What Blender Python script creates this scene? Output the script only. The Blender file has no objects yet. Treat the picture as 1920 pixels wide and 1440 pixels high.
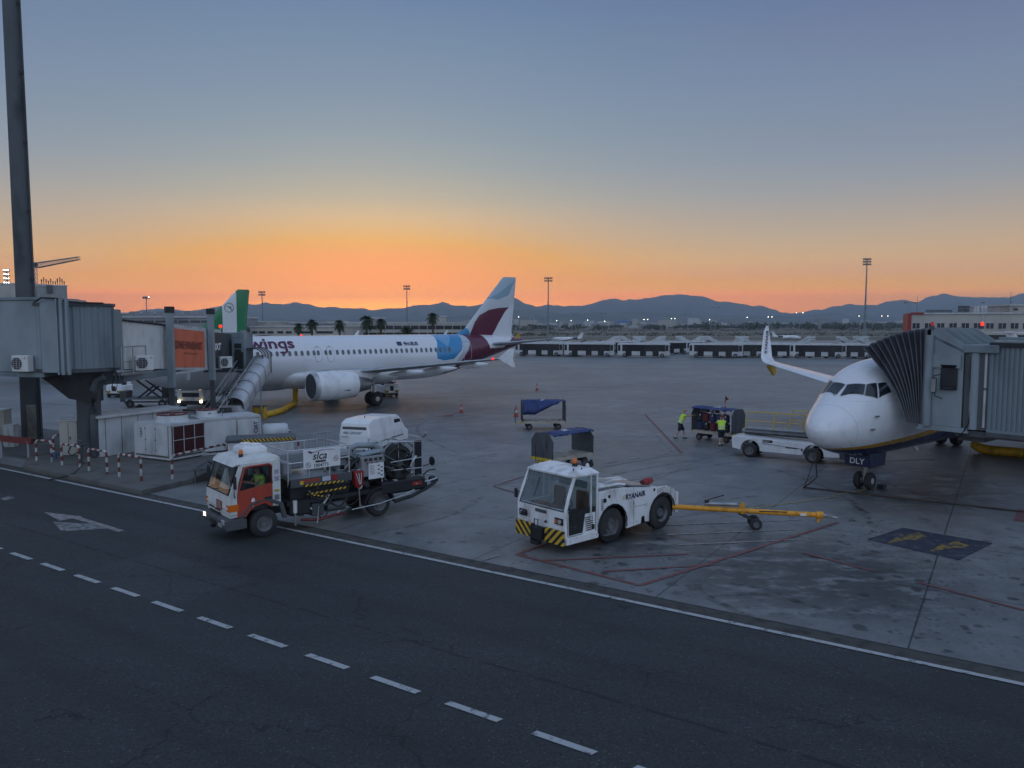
import bpy, math, random
from math import sin, cos, pi, radians as rad
from mathutils import Vector, Matrix, noise
random.seed(7)
SC = bpy.context.scene
COL = SC.collection
# ------------------------------------------------------------ camera, sky, sun, exposure
CAM_H, FPX, PITCH = 6.9, 1443.0, math.atan(112 / 1443.0)
cd = bpy.data.cameras.new('camera'); cam = bpy.data.objects.new('camera', cd); COL.objects.link(cam)
cd.sensor_width = 36.0; cd.lens = 36.0 * FPX / 1920.0; cd.clip_start = 0.1; cd.clip_end = 60000
cam.location = (0, 0, CAM_H); cam.rotation_euler = (pi / 2 - PITCH, 0, 0)
SC.camera = cam
SUN_AZ = rad(-10.1)                      # the sun went down left of the middle
SUN_EL = rad(3.0)
HAZE = 1.6e-4
SC.view_settings.view_transform = 'Standard'; SC.view_settings.look = 'None'
SC.view_settings.exposure = 0.0; SC.view_settings.gamma = 1.0


def lin(r, g, b):
    f = lambda c: (c / 255 / 12.92) if c / 255 <= .04045 else ((c / 255 + .055) / 1.055) ** 2.4
    return (f(r), f(g), f(b), 1)


class S:
    """a node socket with arithmetic"""
    def __init__(s, nt, sock): s.nt = nt; s.s = sock
    def op(s, o, *a, clamp=False):
        n = s.nt.nodes.new('ShaderNodeMath'); n.operation = o; n.use_clamp = clamp
        for i, q in enumerate((s,) + a):
            if isinstance(q, S): s.nt.links.new(q.s, n.inputs[i])
            else: n.inputs[i].default_value = q
        return S(s.nt, n.outputs[0])
    def __add__(s, o): return s.op('ADD', o)
    def __sub__(s, o): return s.op('SUBTRACT', o)
    def __mul__(s, o): return s.op('MULTIPLY', o)
    def __truediv__(s, o): return s.op('DIVIDE', o)
    def gt(s, o): return s.op('GREATER_THAN', o)
    def lt(s, o): return s.op('LESS_THAN', o)
    def abs(s): return s.op('ABSOLUTE')
    def band(s, a, b): return s.gt(a) * s.lt(b)
    def inv(s): return S.const(s.nt, 1.0) - s
    @staticmethod
    def const(nt, v):
        n = nt.nodes.new('ShaderNodeValue'); n.outputs[0].default_value = v; return S(nt, n.outputs[0])
    def sstep(s, a, b):
        n = s.nt.nodes.new('ShaderNodeMapRange'); n.interpolation_type = 'SMOOTHSTEP'
        s.nt.links.new(s.s, n.inputs[0])
        n.inputs[1].default_value = a; n.inputs[2].default_value = b; n.inputs[3].default_value = 0; n.inputs[4].default_value = 1
        return S(s.nt, n.outputs[0])
    def pw(s, pts):
        """piecewise linear function"""
        x0, x1 = pts[0][0], pts[-1][0]; y0 = min(p[1] for p in pts); y1 = max(p[1] for p in pts) + 1e-6
        t = (s - x0) / (x1 - x0)
        n = s.nt.nodes.new('ShaderNodeValToRGB'); s.nt.links.new(t.s, n.inputs[0]); r = n.color_ramp
        while len(r.elements) < len(pts): r.elements.new(0.5)
        for e, p in zip(r.elements, pts):
            e.position = (p[0] - x0) / (x1 - x0)
        for e, p in zip(r.elements, pts):
            v = (p[1] - y0) / (y1 - y0); e.color = (v, v, v, 1)
        return S(s.nt, n.outputs[0]) * (y1 - y0) + y0


def ramp(nt, fac, stops):
    n = nt.nodes.new('ShaderNodeValToRGB'); nt.links.new(fac.s, n.inputs[0]); r = n.color_ramp
    while len(r.elements) < len(stops): r.elements.new(0.5)
    for e, p in zip(r.elements, stops): e.position = p[0]
    for e, p in zip(r.elements, stops): e.color = p[1]
    return n.outputs[0]


def mixc(nt, fac, a, b, mode='MIX'):
    n = nt.nodes.new('ShaderNodeMix'); n.data_type = 'RGBA'; n.blend_type = mode
    def put(i, v):
        if isinstance(v, S): nt.links.new(v.s, n.inputs[i])
        elif isinstance(v, bpy.types.NodeSocket): nt.links.new(v, n.inputs[i])
        else: n.inputs[i].default_value = v
    put(0, fac); put(6, a); put(7, b)
    return n.outputs[2]


W = bpy.data.worlds.new('World'); SC.world = W; W.use_nodes = True
wt = W.node_tree; wt.nodes.clear()
wo = wt.nodes.new('ShaderNodeOutputWorld'); bg1 = wt.nodes.new('ShaderNodeBackground'); bg2 = wt.nodes.new('ShaderNodeBackground')
add = wt.nodes.new('ShaderNodeAddShader')
sky = wt.nodes.new('ShaderNodeTexSky'); sky.sky_type = 'NISHITA'; sky.sun_disc = False
sky.sun_elevation = SUN_EL; sky.sun_rotation = SUN_AZ; sky.air_density = 1.2; sky.dust_density = 0.4; sky.ozone_density = 2
wt.links.new(sky.outputs[0], bg1.inputs[0]); bg1.inputs[1].default_value = 0.05
# sky colours by direction: elevation and angle from the sunset point
tc = wt.nodes.new('ShaderNodeTexCoord'); sp = wt.nodes.new('ShaderNodeSeparateXYZ'); wt.links.new(tc.outputs['Generated'], sp.inputs[0])
dx, dy, dz = (S(wt, sp.outputs[i]) for i in range(3))
el = dz.op('ARCSINE') * (180 / pi)
hl = (dx * dx + dy * dy).op('SQRT')
daz = ((dx * sin(SUN_AZ) + dy * cos(SUN_AZ)) / hl).op('MINIMUM', .99999).op('ARCCOSINE') * (180 / pi)
t = (el / 40.0).op('MAXIMUM', 0.0)
stA = [(0, (1.126, 0.441, 0.001, 1)), (0.0328, (1.126, 0.441, 0.001, 1)), (0.0506, (0.761, 0.308, 0.001, 1)), (0.0863, (0.755, 0.248, 0.001, 1)), (0.1218, (0.685, 0.238, 0.004, 1)), (0.1572, (0.560, 0.302, 0.136, 1)), (0.1924, (0.462, 0.339, 0.237, 1)), (0.2274, (0.314, 0.311, 0.284, 1)), (0.2793, (0.212, 0.274, 0.318, 1)), (0.3305, (0.161, 0.246, 0.327, 1)), (0.3975, (0.135, 0.215, 0.333, 1)), (0.4857, (0.113, 0.193, 0.317, 1)), (0.5627, (0.091, 0.161, 0.315, 1)), (1, lin(128, 152, 190))]
stB = [(0, (0.740, 0.279, 0.092, 1)), (0.0556, (0.740, 0.279, 0.092, 1)), (0.0625, (0.649, 0.310, 0.143, 1)), (0.0872, (0.567, 0.298, 0.218, 1)), (0.1169, (0.525, 0.339, 0.236, 1)), (0.1572, (0.405, 0.319, 0.277, 1)), (0.1924, (0.328, 0.287, 0.297, 1)), (0.2274, (0.264, 0.270, 0.317, 1)), (0.2793, (0.205, 0.234, 0.328, 1)), (0.3305, (0.179, 0.213, 0.318, 1)), (0.3975, (0.153, 0.196, 0.316, 1)), (0.4857, (0.127, 0.150, 0.279, 1)), (0.5627, (0.091, 0.120, 0.271, 1)), (1, lin(128, 150, 190))]
stC = [(0, (.42, .48, .68, 1)), (.15, (.64, .71, .90, 1)), (.35, (.66, .79, 1.06, 1)), (1, (.46, .60, .88, 1))]  # unseen sky behind the camera, made brighter than twilight to light the scene
sg = el.op('MAXIMUM', 0.0).op('MINIMUM', 25.0) * .8 + 11.0
w = ((daz / sg) * (daz / sg) * -1.0).op('EXPONENT')
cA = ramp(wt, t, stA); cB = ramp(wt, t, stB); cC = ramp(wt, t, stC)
c1 = mixc(wt, w, cB, cA)
w2 = S.const(wt, 0.0)
c1 = mixc(wt, w2, c1, lin(255, 190, 40))
c1 = mixc(wt, daz.sstep(20, 50) * .6 * (el.sstep(1, 10) * -1.0 + 1.0), c1, (.47, .325, .245, 1))
# light lost in and added by the haze on its way through the low air, so the sky outside is that much stronger
tau = (dz.op('MAXIMUM', 1e-3).op('POWER', -1.0) * 400.0).op('MINIMUM', 10600.0) * HAZE
Fh = tau.op('EXPONENT')
m1 = wt.nodes.new('ShaderNodeVectorMath'); m1.operation = 'SCALE'; wt.links.new(c1, m1.inputs[0]); wt.links.new(Fh.s, m1.inputs['Scale'])
m2 = wt.nodes.new('ShaderNodeVectorMath'); m2.operation = 'SCALE'; m2.inputs[0].default_value = (.10, .145, .25); wt.links.new((Fh - 1.0).s, m2.inputs['Scale'])
m3 = wt.nodes.new('ShaderNodeVectorMath'); m3.operation = 'SUBTRACT'; wt.links.new(m1.outputs[0], m3.inputs[0]); wt.links.new(m2.outputs[0], m3.inputs[1])
m4 = wt.nodes.new('ShaderNodeVectorMath'); m4.operation = 'MAXIMUM'; wt.links.new(m3.outputs[0], m4.inputs[0]); m4.inputs[1].default_value = (0, 0, 0)
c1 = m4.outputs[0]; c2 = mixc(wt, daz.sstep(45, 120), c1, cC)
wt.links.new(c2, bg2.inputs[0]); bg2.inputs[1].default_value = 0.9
wt.links.new(bg1.outputs[0], add.inputs[0]); wt.links.new(bg2.outputs[0], add.inputs[1]); wt.links.new(add.outputs[0], wo.inputs[0])

sd = bpy.data.lights.new('sun', 'SUN'); sd.energy = 0.05; sd.angle = rad(10); sd.color = (1, .55, .25)
so = bpy.data.objects.new('sun', sd); COL.objects.link(so)
so.rotation_euler = Vector((sin(SUN_AZ) * cos(SUN_EL), cos(SUN_AZ) * cos(SUN_EL), sin(SUN_EL))).to_track_quat('Z', 'Y').to_euler()

# ------------------------------------------------------------ mesh and tagging helpers
MATS = {}
HAZE_TOP = 400.0


class B:
    """collects geometry, then becomes ONE mesh object"""
    def __init__(s, m='grey'):
        s.v = []; s.f = []; s.ms = []; s.m = m; s.T = Matrix()
    def add(s, vs, fs, m=None, smooth=False):
        m = m or s.m
        if m not in s.ms: s.ms.append(m)
        k = len(s.v); mi = s.ms.index(m)
        s.v += [s.T @ Vector(p) for p in vs]
        s.f += [(tuple(k + i for i in f), mi, smooth) for f in fs]
        return s
    def box(s, c, d, m=None, rz=0, rx=0, ry=0, ch=0.0):
        x, y, z = (q / 2 for q in d)
        R = Matrix.Translation(c) @ Matrix.Rotation(rz, 4, 'Z') @ Matrix.Rotation(ry, 4, 'Y') @ Matrix.Rotation(rx, 4, 'X')
        if ch <= 0:
            vs = [(-x, -y, -z), (x, -y, -z), (x, y, -z), (-x, y, -z), (-x, -y, z), (x, -y, z), (x, y, z), (-x, y, z)]
            fs = [(0, 3, 2, 1), (4, 5, 6, 7), (0, 1, 5, 4), (1, 2, 6, 5), (2, 3, 7, 6), (3, 0, 4, 7)]
        else:
            def ring(z, i):
                a, b = x - i, y - i; q = min(ch, min(a, b) * .9)
                return [(a - q, -b, z), (a, -b + q, z), (a, b - q, z), (a - q, b, z), (-a + q, b, z), (-a, b - q, z), (-a, -b + q, z), (-a + q, -b, z)]
            q = min(ch, z * .9)
            rs = [ring(-z, q), ring(-z + q, 0), ring(z - q, 0), ring(z, q)]
            vs = sum(rs, []); fs = [tuple(range(7, -1, -1)), tuple(range(24, 32))]
            for r in range(3):
                for i in range(8):
                    j = (i + 1) % 8; fs.append((r * 8 + i, r * 8 + j, r * 8 + 8 + j, r * 8 + 8 + i))
        return s.add([R @ Vector(p) for p in vs], fs, m)
    def loft(s, rings, m=None, caps=True, smooth=True, closed=False):
        n = len(rings[0]); vs = sum([list(r) for r in rings], []); fs = []
        K = len(rings)
        for k in range(K if closed else K - 1):
            a, b = k * n, ((k + 1) % K) * n
            for i in range(n):
                j = (i + 1) % n; fs.append((a + i, a + j, b + j, b + i))
        if caps and not closed:
            fs.append(tuple(range(n - 1, -1, -1))); fs.append(tuple(range((K - 1) * n, K * n)))
        return s.add(vs, fs, m, smooth)
    def strip(s, rings, m=None, smooth=False):
        n = len(rings[0]); vs = sum([list(r) for r in rings], []); fs = []
        for k in range(len(rings) - 1):
            for i in range(n - 1):
                fs.append((k * n + i, k * n + i + 1, (k + 1) * n + i + 1, (k + 1) * n + i))
        return s.add(vs, fs, m, smooth)
    def tube(s, pts, r, m=None, n=8, closed=False, r2=None):
        P = [Vector(p) for p in pts]; rings = []; K = len(P)
        up = Vector((0, 0, 1))
        for i, p in enumerate(P):
            if closed: t = P[(i + 1) % K] - P[i - 1]
            else: t = P[min(i + 1, K - 1)] - P[max(i - 1, 0)]
            t.normalize()
            a = t.cross(up)
            if a.length < .05: a = t.cross(Vector((1, 0, 0)))
            a.normalize(); b = a.cross(t)
            rr = r if r2 is None else r + (r2 - r) * i / (K - 1)
            rings.append([p + (a * cos(2 * pi * q / n) + b * sin(2 * pi * q / n)) * rr for q in range(n)])
        return s.loft(rings, m, closed=closed)
    def cyl(s, c, r, h, m=None, ax='z', n=20, r2=None):
        r2 = r if r2 is None else r2; A = {'z': 2, 'y': 1, 'x': 0}[ax]; rs = []
        for t, rr in ((-h / 2, r), (h / 2, r2)):
            ring = []
            for q in range(n):
                u, v = rr * cos(2 * pi * q / n), rr * sin(2 * pi * q / n)
                p = [u, v, t] if A == 2 else ([u, t, v] if A == 1 else [t, u, v])
                ring.append((c[0] + p[0], c[1] + p[1], c[2] + p[2]))
            rs.append(ring)
        return s.loft(rs, m)
    def lathe(s, prof, c=(0, 0, 0), ax='z', m=None, n=24, caps=True):
        """prof: (radius, height) pairs about the axis"""
        rs = []
        for r, h in prof:
            ring = []
            for q in range(n):
                u, v = r * cos(2 * pi * q / n), r * sin(2 * pi * q / n)
                p = (u, v, h) if ax == 'z' else ((u, h, v) if ax == 'y' else (h, u, v))
                ring.append((c[0] + p[0], c[1] + p[1], c[2] + p[2]))
            rs.append(ring)
        return s.loft(rs, m, caps=caps)
    def prism(s, poly, a, b, ax='z', m=None):
        """outline extruded from a to b along ax (poly in the two other axes, in order)"""
        def P(u, v, w): return (u, v, w) if ax == 'z' else ((u, w, v) if ax == 'y' else (w, u, v))
        n = len(poly)
        vs = [P(u, v, a) for u, v in poly] + [P(u, v, b) for u, v in poly]
        fs = [tuple(range(n - 1, -1, -1)), tuple(range(n, 2 * n))] + [(i, (i + 1) % n, n + (i + 1) % n, n + i) for i in range(n)]
        return s.add(vs, fs, m)
    def poly(s, pts, m=None): return s.add(pts, [tuple(range(len(pts)))], m)
    def sphere(s, c, r, m=None, n=12, sz=1.0):
        return s.lathe([(max(r * sin(pi * k / 8), 1e-4), -r * sz * cos(pi * k / 8)) for k in range(9)], c, 'z', m, n)
    def text(s, body, size, fn, m=None, bold=0.0, align='LEFT', shear=0.0, sx=1.0, sub=0):
        """flat letters; fn maps (u, v) to a point"""
        cu = bpy.data.curves.new('t', 'FONT'); cu.body = body; cu.size = size; cu.offset = bold; cu.align_x = align; cu.shear = shear
        cu.resolution_u = 3
        ob = bpy.data.objects.new('t', cu); me = bpy.data.meshes.new_from_object(ob)
        if sub:
            import bmesh
            bm = bmesh.new(); bm.from_mesh(me); bmesh.ops.triangulate(bm, faces=bm.faces[:])
            for _ in range(4):
                es = [e for e in bm.edges if e.calc_length() > sub]
                if es: bmesh.ops.subdivide_edges(bm, edges=es, cuts=1); bmesh.ops.triangulate(bm, faces=bm.faces[:])
            bm.to_mesh(me); bm.free()
        s.add([fn(p.co.x * sx, p.co.y) for p in me.vertices], [tuple(p.vertices) for p in me.polygons], m)
        bpy.data.objects.remove(ob); bpy.data.curves.remove(cu); bpy.data.meshes.remove(me)
        return s
    def out(s, name, parent=None, label=None, loc=None, bevel=0, warp=None, normals=True):
        me = bpy.data.meshes.new(name)
        vs = [warp(p) for p in s.v] if warp else s.v
        me.from_pydata([tuple(p) for p in vs], [], [f[0] for f in s.f])
        for m in s.ms: me.materials.append(MATS[m])
        me.polygons.foreach_set('material_index', [f[1] for f in s.f])
        me.polygons.foreach_set('use_smooth', [f[2] for f in s.f])
        if normals:
            import bmesh
            bm = bmesh.new(); bm.from_mesh(me); bmesh.ops.recalc_face_normals(bm, faces=bm.faces[:]); bm.to_mesh(me); bm.free()
        if any(f[2] for f in s.f): me.set_sharp_from_angle(angle=rad(38))
        me.update()
        o = bpy.data.objects.new(name, me); COL.objects.link(o)
        if parent: o.parent = parent
        if loc: o.location = loc
        if label: o['label'] = label
        if bevel:
            b = o.modifiers.new('bevel', 'BEVEL'); b.width = bevel; b.segments = 2; b.limit_method = 'ANGLE'; b.angle_limit = rad(35)
        return o


def text_w(body, size, bold=0.0):
    cu = bpy.data.curves.new('t', 'FONT'); cu.body = body; cu.size = size; cu.offset = bold
    ob = bpy.data.objects.new('t', cu); me = bpy.data.meshes.new_from_object(ob); w_ = max(v.co.x for v in me.vertices)
    bpy.data.objects.remove(ob); bpy.data.curves.remove(cu); bpy.data.meshes.remove(me); return w_


def tag(o, label=None, cat=None, group=None, kind=None):
    if label: o['label'] = label
    if cat: o['category'] = cat
    if group: o['group'] = group
    if kind: o['kind'] = kind
    return o


def thing(name, label, cat, loc=(0, 0, 0), rz=0, group=None):
    o = bpy.data.objects.new(name, None); COL.objects.link(o); o.empty_display_size = .3
    o.location = loc; o.rotation_euler = (0, 0, rz)
    return tag(o, label, cat, group)


def copy_tree(o, parent=None):
    c = o.copy(); COL.objects.link(c)
    if parent: c.parent = parent
    for ch in [q for q in bpy.data.objects if q.parent == o]: copy_tree(ch, c)
    return c


def place(proto, loc, rz, label, first=[None], **k):
    c = copy_tree(proto); c.location = loc; c.rotation_euler = (0, 0, rz); c['label'] = label
    return c


def drop(o):
    for ch in [q for q in bpy.data.objects if q.parent == o]: drop(ch)
    bpy.data.objects.remove(o)


def g(px, py, z=0.0):
    """where the line of sight of a photo pixel meets height z"""
    f = Vector((0, cos(PITCH), -sin(PITCH))); u = Vector((0, sin(PITCH), cos(PITCH)))
    r = f + Vector((1, 0, 0)) * (px - 960) / FPX + u * (720 - py) / FPX
    p = Vector((0, 0, CAM_H)) + r * ((z - CAM_H) / r.z)
    return p


# ------------------------------------------------------------ materials
def mat(name, col, rough=.6, metal=0.0, dirt=.18, scale=2.0, emit=None, es=1.0, bump=0.0, coat=0.0, dcol=None, spec=.5):
    m = bpy.data.materials.new(name); m.use_nodes = True; nt = m.node_tree; b = nt.nodes['Principled BSDF']
    b.inputs['Roughness'].default_value = rough; b.inputs['Metallic'].default_value = metal
    b.inputs['Coat Weight'].default_value = coat; b.inputs['Specular IOR Level'].default_value = spec
    c = tuple(col) + (1,) if len(col) == 3 else col
    if dirt > 0:
        t = nt.nodes.new('ShaderNodeTexCoord'); n = nt.nodes.new('ShaderNodeTexNoise'); n.inputs['Scale'].default_value = scale; n.inputs['Detail'].default_value = 6
        mp = nt.nodes.new('ShaderNodeMapping'); mp.inputs['Scale'].default_value = (1, 1, .45)
        nt.links.new(t.outputs['Object'], mp.inputs[0]); nt.links.new(mp.outputs[0], n.inputs[0])
        f = S(nt, n.outputs[0]).sstep(.42, .75)
        dc = dcol or tuple(q * (1 - dirt * 1.6) for q in c[:3]) + (1,)
        if len(dc) == 3: dc = tuple(dc) + (1,)
        nt.links.new(mixc(nt, f, c, dc), b.inputs['Base Color'])
        nt.links.new((f * .18 + rough).s, b.inputs['Roughness'])
        if bump:
            n2 = nt.nodes.new('ShaderNodeTexNoise'); n2.inputs['Scale'].default_value = scale * 12; nt.links.new(t.outputs['Object'], n2.inputs[0])
            bp = nt.nodes.new('ShaderNodeBump'); bp.inputs['Strength'].default_value = bump; bp.inputs['Distance'].default_value = .02
            nt.links.new(n2.outputs[0], bp.inputs['Height']); nt.links.new(bp.outputs[0], b.inputs['Normal'])
    else: b.inputs['Base Color'].default_value = c
    if emit:
        b.inputs['Emission Color'].default_value = tuple(emit) + (1,); b.inputs['Emission Strength'].default_value = es
    MATS[name] = m
    return m, nt, b


mat('white_paint', (.72, .73, .73), .32, dirt=.12, coat=.3)
mat('tug_white', (.74, .75, .75), .38, dirt=.2, scale=2.2, coat=.2, dcol=(.42, .41, .38))
mat('white_old', (.60, .61, .58), .45, dirt=.16, scale=2)
mat('panel_white', (.50, .52, .52), .5, dirt=.22, scale=1.2)
mat('bridge_grey', (.17, .215, .23), .5, dirt=.22, scale=.8)
mat('bridge_light', (.23, .275, .29), .45, dirt=.18, scale=.8)
mat('grey', (.25, .26, .27), .55)
mat('light_grey', (.45, .46, .46), .5)
mat('dark_grey', (.07, .075, .08), .6)
mat('panel_dark', (.075, .082, .09), .6, dirt=.25)
mat('bus_white', (.48, .49, .49), .4, dirt=.2, scale=.6)
mat('steel', (.35, .36, .36), .38, metal=.8)
mat('alu', (.5, .51, .52), .42, metal=.55, dirt=.2, scale=1.5)
mat('black', (.015, .016, .018), .55, dirt=.1)
mat('rubber', (.022, .022, .024), .8, dirt=.3, dcol=(.05, .048, .045))
mat('black_fabric', (.03, .031, .038), .85, dirt=.3, scale=4, bump=.5)
mat('island', (.105, .105, .095), .85, dirt=.2, scale=.8, bump=.3)
mat('rib_grey', (.11, .115, .12), .7)
mat('rib_fabric', (.022, .022, .032), .8, dirt=.35, scale=3, bump=.4)
mat('concrete', (.24, .235, .21), .85, dirt=.35, scale=1.5, bump=.3)
mat('concrete_dark', (.085, .095, .10), .8, dirt=.3, scale=1.0)
mat('wall_beige', (.42, .40, .35), .8, dirt=.15, scale=.3)
mat('wall_grey', (.26, .26, .26), .8, dirt=.2, scale=.2)
mat('yellow', (.62, .36, .02), .5, dirt=.3, scale=4)
mat('towbar_yellow', (.70, .30, .015), .42, dirt=.25, scale=5)
mat('rail_yellow', (.60, .42, .03), .45, dirt=.2)
mat('red', (.27, .022, .02), .5, dirt=.25, scale=4)
mat('barrier_red', (.15, .025, .022), .6, dirt=.3, scale=6)
mat('barrier_white', (.42, .42, .40), .6, dirt=.3, scale=6)
mat('orange_red', (.38, .05, .025), .45, dirt=.15, scale=2)
mat('ad_orange', (.62, .13, .055), .5, dirt=.1, scale=1)
mat('ad_text', (.16, .03, .02), .6, dirt=0)
mat('ad_black', (.03, .028, .028), .5, dirt=.1)
mat('amber', (.65, .14, .01), .25, dirt=0, coat=.5)
mat('beacon_red', (.6, .02, .02), .3, dirt=0, emit=(1, .04, .02), es=1.2)
mat('beacon_dim', (.28, .02, .02), .3, dirt=0, emit=(1, .04, .02), es=.12)
mat('hivis', (.55, .85, .06), .7, dirt=.12, scale=9)
mat('hivis_tape', (.6, .6, .58), .4, dirt=0)
mat('navy_cloth', (.018, .022, .04), .85, dirt=.2, scale=9)
mat('skin', (.42, .24, .17), .55, dirt=.1, scale=9)
mat('hair_dark', (.03, .02, .015), .7, dirt=0)
mat('hair_red', (.16, .035, .015), .7, dirt=0)
mat('sock', (.6, .6, .58), .8, dirt=0)
mat('blue_tarp', (.014, .032, .13), .55, dirt=.3, scale=3, bump=.3)
mat('tarp_white', (.45, .48, .55), .55, dirt=.2, scale=5)
mat('navy', (.010, .015, .065), .35, dirt=.1, coat=.3)
mat('burgundy', (.10, .008, .03), .35, dirt=.1, coat=.3)
mat('plum_text', (.085, .012, .05), .45, dirt=0)
mat('navy_text', (.015, .02, .08), .5, dirt=0)
mat('black_text', (.02, .02, .022), .5, dirt=0)
mat('white_text', (.7, .7, .7), .5, dirt=0)
mat('gold', (.55, .33, .03), .4, dirt=.1)
mat('pale_gold', (.6, .55, .35), .4, dirt=.1)
mat('cargo_deck', (.40, .36, .29), .7, dirt=.35, scale=3)
mat('tire_rim', (.15, .15, .155), .5, dirt=.3, scale=6)
mat('case_black', (.02, .021, .024), .45, dirt=.2, scale=6)
mat('case_grey', (.12, .13, .14), .5, dirt=.2, scale=6)
mat('case_red', (.13, .02, .02), .5, dirt=.2, scale=6)
mat('case_blue', (.02, .03, .09), .5, dirt=.2, scale=6)
mat('bark', (.09, .07, .05), .9, dirt=.3, scale=8)
mat('frond', (.035, .05, .02), .7, dirt=.4, scale=3)
mat('tree_leaf', (.035, .045, .022), .8, dirt=.4, scale=.2)
mat('lamp_lit', (.9, .9, .9), .4, dirt=0, emit=(1, .93, .8), es=7)
mat('headlight_lit', (.9, .9, .9), .3, dirt=0, emit=(1, .78, .45), es=9)
mat('headlight_off', (.35, .36, .36), .15, dirt=0, coat=1)
mat('bus_glass', (.012, .013, .016), .12, dirt=.1, scale=.5)
mat('hangar_blue', (.06, .12, .25), .6, dirt=.1)
mat('jet_intake', (.10, .11, .12), .45, metal=.5)
mat('far_red', (.28, .05, .03), .6)
mat('window_dark', (.02, .024, .03), .12, dirt=.15, scale=.4)
mat('cabin_glass', (.11, .125, .14), .25, dirt=.2, scale=3)
mat('hose_black', (.02, .02, .02), .6, dirt=.2, scale=5)
mat('cable', (.06, .045, .035), .7)
mat('rust', (.20, .09, .04), .7, dirt=.4, scale=4)

# tinted glass
m = bpy.data.materials.new('glass'); m.use_nodes = True; nt = m.node_tree; nt.nodes.remove(nt.nodes['Principled BSDF'])
o_ = nt.nodes['Material Output']; tr = nt.nodes.new('ShaderNodeBsdfTransparent'); tr.inputs[0].default_value = (.80, .84, .84, 1)
gl = nt.nodes.new('ShaderNodeBsdfGlossy'); gl.inputs['Roughness'].default_value = .03; gl.inputs[0].default_value = (.9, .93, .95, 1)
fr = nt.nodes.new('ShaderNodeLayerWeight'); fr.inputs['Blend'].default_value = .5
fz = S(nt, fr.outputs['Facing']).op('POWER', 5.0) * .9 + .05
mx = nt.nodes.new('ShaderNodeMixShader'); nt.links.new(fz.s, mx.inputs[0]); nt.links.new(tr.outputs[0], mx.inputs[1]); nt.links.new(gl.outputs[0], mx.inputs[2])
nt.links.new(mx.outputs[0], o_.inputs[0]); MATS['glass'] = m


def coords(nt, kind='Object'):
    t = nt.nodes.new('ShaderNodeTexCoord'); s = nt.nodes.new('ShaderNodeSeparateXYZ'); nt.links.new(t.outputs[kind], s.inputs[0])
    return t, S(nt, s.outputs[0]), S(nt, s.outputs[1]), S(nt, s.outputs[2])


def noise_s(nt, vec, scale, detail=4, mscale=None, rough=.5):
    n = nt.nodes.new('ShaderNodeTexNoise'); n.inputs['Scale'].default_value = scale; n.inputs['Detail'].default_value = detail; n.inputs['Roughness'].default_value = rough
    if mscale:
        mp = nt.nodes.new('ShaderNodeMapping'); mp.inputs['Scale'].default_value = mscale[:3]
        if len(mscale) > 3: mp.inputs['Rotation'].default_value = (0, 0, mscale[3])
        nt.links.new(vec, mp.inputs[0]); vec = mp.outputs[0]
    nt.links.new(vec, n.inputs[0])
    return S(nt, n.outputs[0])


# striped hazard paint (diagonal)
def hazard(name, ax, pitch, sgn=1):
    m, nt, b = mat(name, (.5, .3, .02), .5, dirt=0)
    t, x, y, z = coords(nt)
    q = {'x': x, 'y': y}[ax]
    st = ((q * sgn + z) / pitch).op('FRACT').gt(.5)
    w_ = noise_s(nt, t.outputs['Object'], 9, 5).gt(.62)
    c = mixc(nt, st, (.58, .36, .02, 1), (.015, .015, .015, 1))
    nt.links.new(mixc(nt, w_ * .35, c, (.2, .18, .15, 1)), b.inputs['Base Color'])


hazard('hazard_right', 'y', .26, 1); hazard('hazard_left', 'y', .26, -1); hazard('hazard_long', 'x', .17, 1)
# concrete apron: slabs with joints, tyre smears, oil spots
EDGE = (cos(rad(-32.9)), sin(rad(-32.9)))
m, nt, b = mat('apron', (.12, .12, .12), .5, dirt=0)
t, x, y, z = coords(nt)
u = x * EDGE[0] + y * EDGE[1]; v = x * -EDGE[1] + y * EDGE[0]
V = t.outputs['Object']
U0, V0 = 3.84 * EDGE[0] + 19.34 * EDGE[1], -6.57 * EDGE[1] + 22.39 * EDGE[0]
slx = (u - U0) / 5.72; sly = (v - V0) / 4.9
jx = ((slx + .5).op('FRACT') - .5).abs() * 5.72; jy = ((sly + .5).op('FRACT') - .5).abs() * 4.9
wob = noise_s(nt, V, 3, 3) * .03
joint = jx.op('MINIMUM', jy).lt(wob * .7 + .012)
cellv = nt.nodes.new('ShaderNodeCombineXYZ'); nt.links.new((slx + .5).op('FLOOR').s, cellv.inputs[0]); nt.links.new((sly + .5).op('FLOOR').s, cellv.inputs[1])
wn = nt.nodes.new('ShaderNodeTexWhiteNoise'); nt.links.new(cellv.outputs[0], wn.inputs[0])
slab = (S(nt, wn.outputs[0]) - .5) * .16 + 1.0
big = noise_s(nt, V, .09, 6); mid = noise_s(nt, V, .8, 10, (1, 1, 1), .68); smear = noise_s(nt, V, .9, 6, (1, .16, 1, rad(28)), .6); fine = noise_s(nt, V, 9, 8, None, .7)
smear2 = noise_s(nt, V, .5, 6, (.12, 1, 1, rad(-32)), .6)
k = slab * (big * .7 + .65) * (mid * 1.3 + .35) * (smear * .8 + .6) * (smear2 * .6 + .7) * (fine * .7 + .65)
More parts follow.
